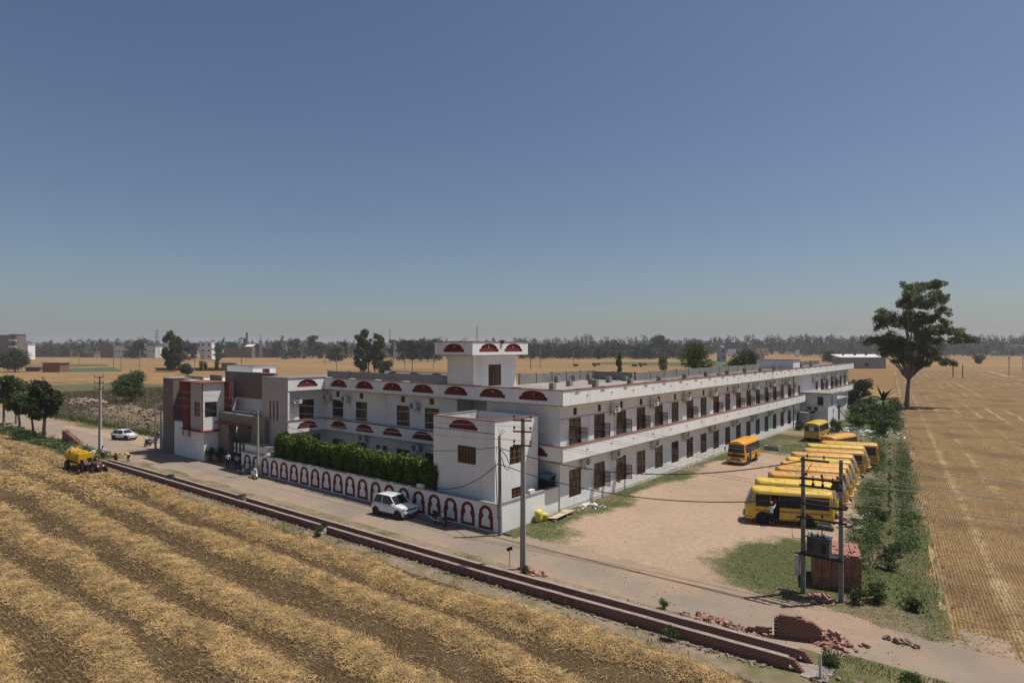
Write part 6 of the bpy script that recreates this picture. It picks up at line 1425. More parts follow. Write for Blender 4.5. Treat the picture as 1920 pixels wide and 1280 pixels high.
# clipped hedge: each shrub a thing
HD = []
for s in range(3):
    rg_ = np.random.default_rng(60 + s); n = 5200
    u = rg_.random((n, 3)) * 2 - 1; k = np.argmax(np.abs(u), axis=1); u[np.arange(n), k] = np.sign(u[np.arange(n), k]) * (.78 + .22 * rg_.random(n)); u /= np.maximum(1, (np.abs(u) ** 4).sum(1) ** .25)[:, None]
    P = u * np.array([.98, .74, 1.52]); P *= (1 + .10 * np.sin(P[:, :1] * 4 + s) * np.sin(P[:, 2:3] * 3.1 + s)); P[:, 2] += 2.55 + .15 * rg_.normal(0, 1, n) * (P[:, 2] > 1.0)
    m_ = MB(); m_.tube([(0, 0, 0), (0, 0, 1.3), (.1, .1, 3.2)], [.09, .07, .03], 6); m_.tube([(.3, .1, 0), (.35, .1, 1.3), (.5, 0, 2.9)], [.06, .05, .03], 6)
    rows = [[(.8 * math.cos(a) * f, .5 * math.sin(a) * f, 2.5 + z) for a in [6.283 * j / 10 for j in range(10)]] for z, f in ((-1.3, .3), (-1.1, .9), (0, 1), (1.0, .9), (1.2, .3))]; c = MB(); c.grid(rows, close=True)  # closed dark core added inside the foliage against see-through
    HD.append((m_.mesh('stem', 'bark'), fast_mesh('foliage', leaf_cards(P, .24, rg_), None, 4, 'leaf_hedge'), c.mesh('inner_core', 'bark')))
for i in range(12):
    x = -59.3 + 2.0 * i; r = random.Random(i)
    lb = 'clipped green hedge shrub at the gate end of the row' if i == 0 else ('clipped green hedge shrub next to the corner block' if i == 11 else f'clipped green hedge shrub, {names[i] if i < 13 else i} from the gate end')
    t = thing('hedge_shrub', lb, 'shrub', (x, 35.62, 0), (i % 2) * math.pi, 'clipped hedge shrubs behind the keyhole wall'); t.scale = (1.0, 1.0, r.uniform(.93, 1.07) * (0.96 if i == 11 else 1.0))
    for q, nm in zip(HD[i % 3], ('stem', 'foliage', 'inner_core')): link(nm, q, t)
# weeds: bushes between ditch and stair block, and along the channel
WD = []
for s in range(3):
    rg_ = np.random.default_rng(90 + s); bl = round_blobs(2.6, 1.7, .1, 9, 90 + s, .9); m_ = MB()
    for b in bl[:5]: m_.tube([(0, 0, 0), (b[0] * .6, b[1] * .6, b[2] * .6), (b[0], b[1], b[2])], [.03, .02, .008], 5)
    WD.append((m_.mesh('stem', 'bark'), fast_mesh('foliage', leaf_cards(blob_points(bl, 1100, rg_, .2), .17, rg_), None, 4, 'weed')))
r = random.Random(17); wl_ = []
spots = [(-19.8, 113), (-18.2, 117), (-21.6, 119), (-17.2, 122), (-20.2, 124), (-22.8, 126), (-18.6, 128), (-21.2, 131), (-23.4, 134), (-19.4, 135), (-25.0, 139), (-22.0, 141), (-20.2, 147), (-24, 146), (-16.6, 113), (-15.8, 108), (-22.5, 109.5)]
spots.sort(key=lambda q: q[1]); ORD = names + ['fourteenth', 'fifteenth', 'sixteenth', 'seventeenth']
for i, (x, y) in enumerate(spots):
    t = thing('weed_bush', f'weed bush in the thicket by the stair block, {ORD[i]} counting from the buses', 'bush', (x, y, 0), r.random() * 6, 'weed bushes in the thicket by the stair block'); s = r.uniform(1.1, 1.9); t.scale = (s, s, s * .95)
    for q, nm in zip(WD[i % 3], ('stem', 'foliage')): link(nm, q, t)
for i, (x, y, s, lb) in enumerate([(-6.2, 43.6, .6, 'bright green weed bush right of the brick stack'), (-6.4, 46.5, .6, 'green weed bush behind the brick stack by the ditch'), (-5.9, 37.6, .65, 'low weed bush in front of the brick stack corner'), (-6.6, 36.9, .5, 'small weed at the right transformer pole'), (-8.3, 55.5, .6, 'green weed bush between the ditch and the bus row'), (-4.2, 37.6, .45, 'weed bush at the near end of the ditch'), (-28.0, 81.5, .8, 'green weed bush at the school wall beyond the amber bus'), (-27.8, 107.5, .9, 'green weed bush at the school wall before the porch'), (-12.4, 26.8, .4, 'weed tuft by the channel below the spilled bricks'), (-38.6, 25.9, .45, 'weed tuft at the gap in the channel wall'), (-22.8, 29.4, .35, 'weed at the foot of the tall road pole'), (-3.4, 28.6, .5, 'weed bush at the bottom right verge'), (-14.2, 29.9, .3, 'low green weed between channel and road near the ruined stub'), (-6.2, 28.9, .4, 'weed bush behind the stepped channel end')]):
    t = thing('weed_bush', lb, 'bush', (x, y, 0), i * 1.3); t.scale = (s, s, s)
    for q, nm in zip(WD[i % 3], ('stem', 'foliage')): link(nm, q, t)
# fan of long leaves beside the eucalyptus
pm = thing('palm', 'dark palm-like plant with long arching leaves left of the tall tree', 'palm', (-23.2, 156.5, 0)); r = random.Random(6)
m_ = MB(); m_.tube([(0, 0, 0), (0, 0, 1.2), (.1, 0, 2.0)], [.35, .28, .2], 8); m_.build('trunk', 'bark', pm)
for k in range(19):
    a = k * 2.4 + r.random(); el = r.uniform(.25, 1.25); L = r.uniform(3.2, 4.6); m_ = MB(); rows = []
    for j in range(8):
        f = j / 7; rr2 = L * f * math.cos(el) * (1 - .1 * f); z = 1.8 + L * f * math.sin(el) - 1.6 * f * f * (1.3 - el * .6); w = .30 * math.sin(math.pi * min(1, f * .9 + .1)) + .02
        cx, cy = math.cos(a) * rr2, math.sin(a) * rr2; rows.append([(cx - math.sin(a) * w, cy + math.cos(a) * w, z - .1), (cx, cy, z), (cx + math.sin(a) * w, cy - math.cos(a) * w, z - .1)])
    m_.grid(rows); m_.build('leaf', 'leaf_dark', pm)
# potted plants at the gatehouse
for i, (x, y, lb) in enumerate([(-73.6, 34.6, 'dark potted plant at the gatehouse corner'), (-72.6, 35.2, 'dark potted plant nearer the gate pillar')]):
    t = thing('potted_plant', lb, 'plant', (x, y, .03)); m_ = MB(); m_.tube([(0, 0, 0), (0, 0, .35), (0, 0, .4)], [.18, .27, .29], 12); m_.build('pot', 'pot', t)
    rg_ = np.random.default_rng(i); link('foliage', fast_mesh('foliage', leaf_cards(blob_points([(0, 0, .95, .5, .5, .5), (.2, .1, 1.4, .3, .3, .35)], 500, rg_, .2), .2, rg_), None, 4, 'leaf_dark'), t)
# ---------------------------------------------------------------- poles, wires, transformer
INS = MB(); INS.tube([(0, 0, 0), (0, 0, .12)], .012, 5); INS.tube([(0, 0, .10), (0, 0, .16), (0, 0, .24), (0, 0, .27)], [.05, .07, .055, .02], 8); INS = INS.mesh('insulator', 'porcelain')
def pole(label, loc, h, w=.16, arms=(), arm_w=1.0, arm_rz=0.0, mat_='pole_concrete', taper=.62, lean=0.0, name='utility_pole', group=None):
    t = thing(name, label, 'pole', loc, arm_rz, group); t.rotation_euler = (0, lean, arm_rz)
    m_ = MB(); a, b = w, w * taper; m_.hexa([(-a, -a * .7, -.1), (a, -a * .7, -.1), (a, a * .7, -.1), (-a, a * .7, -.1), (-b, -b * .7, h), (b, -b * .7, h), (b, b * .7, h), (-b, b * .7, h)]); m_.build('shaft', mat_, t)
    for z in arms:
        m_ = MB(); m_.box(-arm_w / 2, arm_w / 2, -w - .04, -w + .04, z - .045, z + .045); m_.build('crossarm', 'rust', t)
        for s in (-1, 1): o = link('insulator', INS, t); o.location = (s * (arm_w / 2 - .07), -w, z + .045)
    return t
def wire(label, a, b, sag, r_=.010, material='wire', n=14, name='power_line', group='overhead wires'):
    m_ = MB(); a = Vector(a); b = Vector(b); pts = []
    for k in range(n + 1):
        f = k / n; p = a.lerp(b, f); p.z -= 4 * sag * f * (1 - f); pts.append(p - a)
    m_.tube(pts, r_, 5); o = m_.build(name, material); o.location = a
    return tag(o, label, 'wire', group)
road_pole = pole('tall concrete road pole with three crossarms in front of the corner block', (-23.3, 29.75, 0), 9.2, .17, (9.05, 8.38, 7.55), 1.15, R(25))
left_pole = pole('tall concrete pole with painted white band near the tractor', (-91.0, 28.9, 0), 9.7, .2, (9.55, 8.85, 8.1), 1.5, R(25))
m_ = MB(); m_.hexa([(-.205, -.145, .5), (.205, -.145, .5), (.205, .145, .5), (-.205, .145, .5), (-.19, -.135, 2.9), (.19, -.135, 2.9), (.19, .135, 2.9), (-.19, .135, 2.9)]); m_.build('painted_band', 'band_white', left_pole)
for k, (ch, z) in enumerate((('1', 1.1), ('1', 1.32), ('0', 1.72), ('0', 2.08), ('5', 2.55))):
    cu = bpy.data.curves.new('letter', 'FONT'); cu.body = ch; cu.size = .44; cu.extrude = .004; cu.align_x = 'CENTER'; cu.align_y = 'CENTER'
    to = bpy.data.objects.new('letter', cu); C.objects.link(to); dg = bpy.context.evaluated_depsgraph_get(); me = bpy.data.meshes.new_from_object(to.evaluated_get(dg)); bpy.data.objects.remove(to)
    me.materials.clear(); me.materials.append(MATS['letter_blue']); o = link('letter', me, left_pole); o.location = (0.0, -.152, z); o.rotation_euler = (R(90), R(-90), 0)
corner_pole = pole('shorter dark pole carrying thick cables at the compound wall corner', (-28.85, 34.2, 0), 7.1, .13, (), mat_='concrete', lean=R(-.6))
m_ = MB(); m_.tube([(0, 0, 7.0), (.1, 0, 7.35), (.35, 0, 7.6)], .02, 5); m_.tube([(0, 0, 7.0), (.2, .1, 7.3), (.5, .1, 7.45)], .018, 5); m_.tube([(0, 0, 7.0), (-.05, 0, 7.7)], .015, 5); m_.build('loose_wire', 'rust', corner_pole)
m_ = MB(); m_.tube([(-.2, -.1, 6.3), (-.25, -.15, 5), (-.12, -.15, 2.2), (-.15, -.1, 1.2)], .03, 6); m_.tube([(.15, -.1, 6.2), (.2, -.1, 4.6), (.12, -.12, 2.4)], .03, 6); m_.build('down_cable', 'wire', corner_pole)
m_ = MB(); m_.tube([(.1, -.05, 6.2), (.6, -.05, 5.8), (.95, 0, 5.2), (.75, 0, 4.75), (.45, 0, 4.9), (.2, 0, 5.6)], .03, 6); m_.build('cable_loop', 'wire', corner_pole)
wall_pole = pole('slim concrete pole at the keyhole wall beside the gate', (-61.6, 33.95, 0), 6.8, .13, (), mat_='pole_concrete')
p3_ = pole('slim pole with one crossarm left of the gatehouse', (-88.0, 34.3, 0), 7.4, .13, (7.3,), 1.3, R(60))
p4_ = pole('slim bare pole close to the left side of the gatehouse', (-86.6, 34.4, 0), 6.3, .11, ())
def arm_end(base, rz, z, s, aw): return (base[0] + s * (aw / 2 - .07) * math.cos(rz), base[1] + s * (aw / 2 - .07) * math.sin(rz), z + .3)
nmw = ['top', 'middle', 'lower']
for k, (za, zb) in enumerate(zip((9.05, 8.38, 7.55), (9.55, 8.85, 8.1))):
    for s in (-1, 1):
        wire(f'{nmw[k]} {"field side" if s < 0 else "school side"} wire from the left pole to the tall road pole', arm_end((-91, 28.7), R(25), zb, s, 1.5), arm_end((-23.3, 29.6), R(25), za, s, 1.15), 1.0, .009, 'pale_wire', 20)
        wire(f'{nmw[k]} {"field side" if s < 0 else "school side"} wire from the tall road pole off to the right', arm_end((-23.3, 29.6), R(25), za, s, 1.15), (34, 33.5 + s * .5, za - .3), .9, .009, 'pale_wire', 20)
        wire(f'{nmw[k]} {"field side" if s < 0 else "school side"} wire from the left pole off beyond the left trees', arm_end((-91, 28.7), R(25), zb, s, 1.5), (-150, 29 + s * .6, zb), .9, .009, 'pale_wire', 12)
LP, RP = (-9.23, 36.6), (-7.35, 36.54)
wire('thick black cable from the corner pole to the top of the transformer poles', (-28.9, 34.2, 6.25), (LP[0], LP[1], 7.25), 1.25, .032, 'wire', 20)
wire('thick black cable from the corner pole sagging to the left transformer pole', (-28.9, 34.2, 5.1), (LP[0], LP[1], 5.2), 1.1, .03, 'wire', 20)
wire('black cable from the corner pole drooping over the compound wall', (-28.95, 34.2, 5.2), (-37.0, 34.9, 2.3), .9, .03, 'wire', 16)
wire('cable from the corner pole along the hedge to the slim wall pole', (-28.95, 34.2, 6.3), (-61.6, 33.95, 6.6), 1.6, .022, 'wire', 20)
wire('cable from the slim wall pole to the slim pole left of the gatehouse', (-61.6, 33.95, 6.7), (-88.0, 34.3, 7.2), 1.0, .018, 'wire', 16)
wire('cable from the slim wall pole down into the hedge', (-61.6, 33.95, 6.7), (-46, 36.2, 3.6), .5, .014, 'pale_wire', 14)
wire('service cable from the left transformer pole to the far right', (LP[0], LP[1], 5.2), (34, 50, 6.4), .8, .012, 'pale_wire', 14)
wire('upper service cable from the right transformer pole to the far right', (RP[0], RP[1], 6.2), (36, 54, 7.2), .7, .012, 'pale_wire', 14)
wire('dark cable lying across the dirt road', (-52, 33.2, .06), (-10.5, 33.8, .07), -.02, .02, 'wire', 24)

tf = thing('transformer_station', 'two-pole transformer station in front of the bus row', 'transformer', (-8.3, 36.57, 0))
def tfp(name, mats, *boxes):
    m_ = MB()
    for b in boxes: m_.box(*b)
    return put(name, m_, mats, tf)
for (x, y) in (LP, RP):
    m_ = MB(); a, b = .115, .085; m_.hexa([(x - a, y - a * .7, -.1), (x + a, y - a * .7, -.1), (x + a, y + a * .7, -.1), (x - a, y + a * .7, -.1), (x - b, y - b * .7, 7.5), (x + b, y - b * .7, 7.5), (x + b, y + b * .7, 7.5), (x - b, y + b * .7, 7.5)]); put('pole', m_, 'dark_concrete', tf)
for z, x0, x1, n in ((7.35, LP[0] - .1, -7.9, 2), (6.35, LP[0] - .15, RP[0] + .1, 3), (5.95, LP[0] - .15, RP[0] + .1, 0), (4.95, LP[0] - .3, RP[0] + .3, 3), (4.2, LP[0] - .3, RP[0] + .3, 3), (2.2, LP[0] - .35, RP[0] + .12, 0)):
    tfp('channel_beam', 'dark_metal', (x0, x1, 36.40, 36.48, z - .05, z + .05))
    for k in range(n): o = link('insulator', INS, tf); o.location = Vector((x0 + .35 + (x1 - x0 - .6) * k / max(1, n - 1), 36.44, z + .05)) - Vector(tf.location)
for k in range(3):
    x = LP[0] + .55 + .48 * k
    m_ = MB(); m_.tube([(x, 36.42, 6.55), (x, 36.36, 6.0)], .03, 6); m_.tube([(x, 36.38, 6.42), (x, 36.36, 6.28)], .075, 8); m_.tube([(x, 36.38, 6.15), (x, 36.36, 6.0)], .075, 8); put('drop_fuse', m_, 'porcelain', tf)
tfp('platform', 'dark_metal', (LP[0] - .1, RP[0] + .1, 36.3, 36.9, 2.25, 2.32))
tfp('tank', 'transformer_grey', (-8.98, -7.88, 36.32, 36.95, 2.33, 3.22)); tfp('tank_lid', 'transformer_grey', (-9.03, -7.83, 36.28, 36.99, 3.222, 3.28))
for k in range(9):
    x = -8.92 + .06 * k if k < 4 else -8.22 + .06 * (k - 4); tfp('radiator_fin', 'transformer_grey', (x, x + .025, 36.16, 36.318, 2.45, 3.12))
m_ = MB(); m_.tube([(-8.55, 36.66, 3.78), (-8.5, 36.66, 3.78), (-7.8, 36.66, 3.78), (-7.75, 36.66, 3.78)], [.12, .16, .16, .12], 14); put('conservator', m_, 'transformer_grey', tf)
m_ = MB(); m_.tube([(-8.3, 36.66, 3.28), (-8.3, 36.66, 3.65)], .03, 6); put('conservator_leg', m_, 'dark_metal', tf)
for k in range(3):
    m_ = MB(); x = -8.75 + .3 * k; m_.tube([(x, 36.45, 3.28), (x, 36.42, 3.4), (x, 36.4, 3.52)], [.06, .045, .02], 8); put('bushing', m_, 'porcelain', tf)
m_ = MB(); m_.box(-9.62, -9.40, 36.45, 36.75, 1.0, 2.1); put('meter_box', m_, 'galvanised', tf)
m_ = MB(); m_.tube([(-9.23, 36.45, 3.0), (-9.7, 36.3, 3.05), (-9.75, 36.3, 3.9), (-9.3, 36.4, 4.3)], .022, 6); m_.tube([(-8.9, 36.45, 3.4), (-9.1, 36.4, 3.75), (-9.15, 36.45, 3.1)], .018, 6); put('cable', m_, 'wire', tf)
m_ = MB()
for k in range(3): x = LP[0] + .55 + .48 * k; m_.tube([(x, 36.36, 6.0), (x - .05, 36.3, 5.0), (x, 36.4, 4.3), (-8.75 + .3 * k, 36.4, 3.5)], .008, 4)
m_.tube([(LP[0] - .1, 36.45, 7.0), (LP[0] - .35, 36.4, 6.6), (LP[0] + .1, 36.4, 6.5), (LP[0] + .5, 36.4, 7.2)], .02, 6); put('jumper', m_, 'wire', tf)

# small board on a stick, sacks, sheet, litter, stones
sg = thing('small_signboard', 'small dark board on a thin stick by the tall road pole', 'sign', (-24.2, 29.6, 0), R(30))
m_ = MB(); m_.tube([(0, 0, 0), (-.03, 0, 1.05)], .018, 6); m_.build('stick', 'rust', sg); m_ = MB(); m_.obox((-.02, 0, 1.15), (.36, .03, .2), 0, 0, (0, -.4)); m_.build('board', 'dark_metal', sg)
sk = thing('sack_pile', 'two full yellow sacks leaning against the side wall', 'sack', (-28.75, 38.7, 0))
for k, (z, s) in enumerate(((.0, 1.05), (.0, .9))):
    m_ = MB(); rows = []
    for f in range(7): q = f / 6; w = (.44 * math.sin(math.pi * (.06 + .88 * q)) ** .3) * s * (1 + .06 * math.sin(q * 9 + k)); rows.append([(w * .6 * math.copysign(abs(math.cos(a)) ** .7, math.cos(a)) + .10 * k + .12 * k * q, w * math.copysign(abs(math.sin(a)) ** .6, math.sin(a)) * .85 + .52 * k + .05 * math.sin(5 * q), z + (.95 - .3 * k) * q) for a in [6.283 * j / 10 for j in range(10)]])
    m_.grid(rows, close=True); m_.f.append(tuple(range(10))); m_.m.append(0); m_.f.append(tuple(range(60, 70))); m_.m.append(0); m_.build('sack', 'sack_yellow', sk, True)
cs = thing('corrugated_sheet', 'tan corrugated sheet lying on rubble at the foot of the side wall', 'sheet', (-28.3, 40.9, .25), R(5)); m_ = MB(); rows = []
for k in range(33): x = -.55 + 1.1 * k / 32; rows.append([(x, -1.5, .03 * math.sin(k * 1.57) + x * .12), (x, 1.5, .03 * math.sin(k * 1.57) + x * .12)])
m_.grid(rows); o = m_.build('panel', 'sheet_tan', cs); m_ = MB(); m_.obox((-.3, -.2, .0), (.1, 2.0, .06)); m_.build('batten', 'wood', cs)
lumps('brick_rubble', heap(40, -28.2, 41.0, .35, .9, .2), .25, 'rubble', 'stones under the tan sheet at the side wall', 21)
lumps('brick_rubble', heap(26, -27.9, 45.2, .5, .5, .2), .3, 'litter_white', 'pale stones in the grass at the facade foot', 22)
lumps('litter', heap(260, -20.2, 112.2, 2.6, 1.1, .2), .33, 'litter_white', 'white litter strewn in front of the weed thicket', 23, 'litter')
lumps('litter', heap(60, -16.8, 106.5, 1.6, 1.0, .1), .28, 'litter_white', 'scattered white litter behind the bus row', 24, 'litter')
lumps('flat_stones', heap(26, -9.6, 53.2, .6, 1.6, .05), .6, 'stone_grey', 'flat grey stones behind the nearest buses', 25)
wt = thing('water_trough', 'small concrete trough in the grass by the school wall', 'trough', (-25.0, 84.5, 0))
for nm, b in (('side', (-.9, .9, -.6, -.45, 0, .6)), ('side', (-.9, .9, .45, .6, 0, .6)), ('end', (-.9, -.75, -.45, .45, 0, .6)), ('end', (.75, .9, -.45, .45, 0, .6)), ('floor', (-.75, .75, -.45, .45, 0, .12))): m_ = MB(); m_.box(*b); m_.build(nm, 'concrete', wt)
m_ = MB(); m_.hexa([(-21.6, 82, .02), (-20.3, 82, .02), (-18.9, 91, .02), (-20.2, 91, .02), (-21.6, 82, .14), (-20.3, 82, .14), (-18.9, 91, .14), (-20.2, 91, .14)]); tag(m_.build('concrete_path', 'concrete'), kind='structure')
dk = thing('ditch', 'narrow dark ditch between the weeds and the right field', 'ditch', (-7, 50, 0))
m_ = MB()
for k in range(88):
    ya = 38.5 + k * .8; yb = ya + .8; wa, wb = [(.10 * math.sin(q * 1.7) + .07 * math.sin(q * 4.3 + 1), .14 + .09 * math.sin(q * 2.9) + .05 * math.sin(q * 7.1)) for q in (ya, yb)]; m_.quad((xb(ya) - 1.75 + wa[0] - wa[1], ya, .045), (xb(ya) - 1.75 + wa[0] + wa[1], ya, .045), (xb(yb) - 1.75 + wb[0] + wb[1], yb, .045), (xb(yb) - 1.75 + wb[0] - wb[1], yb, .045))
put('bed', m_, 'ditch_dark', dk)
mp_ = pole('short white marker post at the stepped channel end', (-6.3, 27.55, 0), 1.1, .06, (), mat_='band_white', name='marker_post')
tb = thing('boundary_wall', 'low grey wall running away from the far school corner', 'wall', (-31, 165, 0))
m_ = MB(); m_.hexa([(-27.8, 153, 0), (-27.5, 153, 0), (-37.7, 225, 0), (-38, 225, 0), (-27.8, 153, 2.0), (-27.5, 153, 2.0), (-37.7, 225, 2.0), (-38, 225, 2.0)]); put('masonry', m_, 'concrete', tb)

# field poles
fp = [(1787, 708, 683, 'wooden pole in the right field, nearer the tall tree'), (1805, 709, 684, 'second wooden pole in the right field beside the first'), (1892, 706, 668, 'tall pole in the right field near the picture edge'), (1918, 695, 655, 'tall pole at the right picture edge'), (339, 696, 651, 'white pole right of the tree clump above the gatehouse'), (381, 697, 657, 'second pale pole above the gatehouse'), (365, 697, 672, 'short thin pole between the pale poles'), (453, 684, 667, 'dark stump pole in the field above the roof cabin'), (609, 684, 663, 'thin field pole left of the twin-crowned tree'), (631, 696, 668, 'leaning thin pole left of the twin-crowned tree'), (759, 692, 664, 'thin field pole right of the twin-crowned tree'), (773, 697, 677, 'short dark pole left of the roof room'), (813, 692, 664, 'thin field pole close to the roof room'), (995, 692, 672, 'first thin pole in the field right of the roof room'), (1013, 690, 650, 'second thin pole in the field right of the roof room'), (1075, 680, 655, 'third thin pole in the field right of the roof room'), (213, 697, 668, 'thin pole over the green crop strip'), (148, 688, 660, 'pale pole in front of the far brick hall'), (227, 696, 668, 'thin pole right of the green crop strip'), (262, 694, 655, 'double pole left of the tree clump'), (182, 672, 648, 'lamp pole with white box head before the warehouse')]
for px, yb_, yt_, lb in fp:
    x, y, _ = gp(px, yb_); d = 15862.5 / (yb_ - 649); h = (yb_ - yt_) * d / 1175.0
    pole(lb, (x, y, 0), h, .10 + .00025 * d, (h - .3,) if h > 7 else (), 1.6, CAM_YAW + R(20), 'bark' if h < 7 else 'pole_concrete', 1.0, name='field_pole', group='poles standing in the fields')
def lattice(label, px, d, top, base_w, name='pylon', arms=True):
    x, y, _ = at_depth(px, d); H_ = CAM_H + (649 - top) * d / 1175.0; t = thing(name, label, 'tower', (x, y, 0), CAM_YAW + .3); m_ = MB(); w = base_w / 2; lv = 9; th_ = .10 + d * .00012
    def c(k): f = k / lv; q = w * (1 - f * .88); return [(-q, -q, H_ * f), (q, -q, H_ * f), (q, q, H_ * f), (-q, q, H_ * f)]
    for k in range(lv):
        a, b = c(k), c(k + 1)
        for j in range(4): m_.tube([a[j], b[j]], th_, 4); m_.tube([a[j], b[(j + 1) % 4]], th_ * .6, 4); m_.tube([b[j], b[(j + 1) % 4]], th_ * .6, 4)
    m_.build('frame', 'galvanised', t)
    if arms:
        for f in (.72, .83, .94): m_ = MB(); m_.hexa([(-base_w * .75, -.1, H_ * f), (base_w * .75, -.1, H_ * f), (base_w * .75, .1, H_ * f), (-base_w * .75, .1, H_ * f), (-.3, -.1, H_ * f + .9), (.3, -.1, H_ * f + .9), (.3, .1, H_ * f + .9), (-.3, .1, H_ * f + .9)]); m_.build('crossarm', 'galvanised', t)
lattice('steel lattice pylon left of the tree clump above the gatehouse', 294, 720, 618, 5.5)
lattice('steel lattice mast behind the twin-crowned tree', 731, 800, 615, 3.0, 'mast', False)
lattice('steel lattice pylon right of the twin-crowned tree', 741, 600, 640, 5.0)
lattice('tall grey lattice mast rising behind the roof room', 894.5, 900, 611, 5.0, 'mast', False)
lattice('steel lattice pylon over the far village', 1102, 900, 626, 6.0)
lattice('small lattice mast over the right wood', 1482, 1000, 629, 4.0, 'mast', False)
lattice('thin lattice mast at the right end of the brick yard', 489, 700, 627, 3.0, 'mast', False)

# ---------------------------------------------------------------- far buildings, each with walls, roof and windows
def house(name, label, px0, px1, ybase, ytop, deep, wallm, roofm='concrete', rows=0, cols=0, balcony=False, slope=0.0, tank=False, d=None, yaw=0.0, winm='dark_room', cat='building'):
    d = d or 15862.5 / (ybase - 649); w = (px1 - px0) * d / 1175.0; H_ = CAM_H + (649 - ytop) * d / 1175.0
    x, y, _ = at_depth((px0 + px1) / 2, d); t = thing(name, label, cat, (x, y, 0), CAM_YAW + yaw); h2 = w / 2
    m_ = MB(); m_.box(-h2, h2, 0, deep, 0, H_); m_.build('wall', wallm, t)
    m_ = MB(); o_ = .35 + w * .01; m_.hexa([(-h2 - o_, -o_, H_ + .01), (h2 + o_, -o_, H_ + .01), (h2 + o_, deep + o_, H_ + .01 + slope), (-h2 - o_, deep + o_, H_ + .01 + slope), (-h2 - o_, -o_, H_ + .4), (h2 + o_, -o_, H_ + .4), (h2 + o_, deep + o_, H_ + .4 + slope), (-h2 - o_, deep + o_, H_ + .4 + slope)]); m_.build('roof', roofm, t)
    for i in range(rows):
        zc = H_ * (i + .55) / rows
        for j in range(cols):
            xc = -h2 + w * (j + .5) / cols; ww = min(.9, w / cols * .22); hh = min(1.0, H_ / rows * .2)
            m_ = MB(); m_.box(xc - ww, xc + ww, -.12, .02, zc - hh, zc + hh); m_.build('window', winm, t)
        if balcony: m_ = MB(); m_.box(-h2, h2, -1.4, -.01, H_ * i / rows + .1, H_ * i / rows + 1.3); m_.build('balcony', 'whitewash', t)
    if tank: m_ = MB(); m_.tube([(h2 * .3, deep / 2, H_ + .4), (h2 * .3, deep / 2, H_ + 2.4)], 1.1, 10); m_.box(-h2 * .4, h2 * .05, deep * .3, deep * .7, H_ + .41, H_ + 2.4); m_.build('roof_tank', 'whitewash', t)
    return t
house('unfinished_block', 'unfinished dark four-storey block with pale balconies at far left', 17, 31, 0, 627, 12, 'dark_drip', 'taupe', 4, 1, True, d=610)
house('unfinished_block', 'dark bare side of the unfinished block at the left picture edge', -12, 16.5, 0, 628.5, 14, 'dark_drip', 'taupe', 0, 0, d=612)
house('far_house', 'small white house right of the unfinished block', 33, 52, 0, 646, 10, 'whitewash', 'whitewash', 1, 1, d=640)
house('brick_hall', 'long red brick hall in front of the far left trees', 48, 133, 669, 654.5, 14, 'far_brick', 'far_brick', 1, 0)
house('far_shed', 'pale grey sheet shed at the right end of the brick hall', 133, 152, 668, 653, 14, 'pale_blue_wall', 'shed_roof', 0, 0, d=820)
house('far_shed', 'low dark shed with sheet roof right of the brick hall', 150, 176, 0, 661, 10, 'dark_drip', 'galvanised', 0, 0, d=760)
house('field_hut', 'flat-roofed brick hut beside the green crop strip', 80, 112, 697.5, 681, 7, 'far_brick', 'far_brick', 0, 0)
house('field_shed', 'dark thatched shed left of the brick hut', 48, 74, 696, 689.5, 6, 'dark_drip', 'dry_weed', 0, 0, slope=.8)
house('warehouse', 'long dark warehouse with a row of white windows at left', 213, 291, 0, 648, 16, 'grimy_white', 'taupe', 1, 12, d=740, tank=True, winm='dark_drip')
house('warehouse', 'dark brick end of the long warehouse', 188, 212.5, 0, 648.5, 16, 'far_brick', 'taupe', 0, 0, d=742)
house('far_house', 'white three-storey house with ledges above the gatehouse', 375, 397, 0, 641.5, 10, 'whitewash', 'whitewash', 3, 2, d=650, winm='red_paint')
house('far_house', 'cream gateway block right of the white three-storey house', 404, 415, 0, 654, 5, 'cream_wall', 'cream_wall', 0, 0, d=640)
house('brick_yard', 'long dark brick yard wall in the middle distance', 415, 521, 0, 652.5, 12, 'far_brick', 'far_brick', 0, 0, d=760)
house('field_wall', 'low grey wall in front of the long brick yard', 391, 447, 668.5, 663, 3, 'concrete', 'concrete', 0, 0)
house('field_hut', 'low dark hut behind the gatehouse roof', 415, 437, 689, 681, 5, 'far_brick', 'dark_drip', 0, 0)
house('field_wall', 'low brown mud wall above the gatehouse tower', 292, 424, 694.5, 690.5, 2, 'far_brick', 'far_brick', 0, 0)
house('tilted_shed', 'small shed with sloping white roof in the brick yard', 459, 472, 0, 650, 10, 'dark_drip', 'shed_roof', 0, 0, d=735, slope=2.5)
house('chimney_tower', 'leaning dark tower with a box head over the brick yard', 461, 463.6, 0, 624, 2, 'dark_drip', 'dark_drip', 0, 0, d=790, cat='tower')
house('chimney_tower', 'square dark box beside the leaning tower', 456, 461, 0, 634, 3, 'dark_drip', 'dark_drip', 0, 0, d=789, cat='tower')
house('far_house', 'white flat house right of the roof room', 989, 1000, 0, 651.5, 10, 'whitewash', 'whitewash', 1, 1, d=760)
house('far_house', 'white long house second right of the roof room', 1003, 1021, 0, 652, 10, 'whitewash', 'whitewash', 1, 2, d=780)
house('far_house', 'cream house third right of the roof room', 1024, 1036, 0, 655, 10, 'cream_wall', 'whitewash', 1, 1, d=770)
house('far_house', 'long pale blue house with white parapet in the village', 1127, 1157, 665, 657, 12, 'pale_blue_wall', 'whitewash', 1, 4)
house('far_house', 'grey two-storey house right of the pale blue house', 1160, 1190, 0, 651.5, 12, 'concrete', 'concrete', 2, 3, d=820)
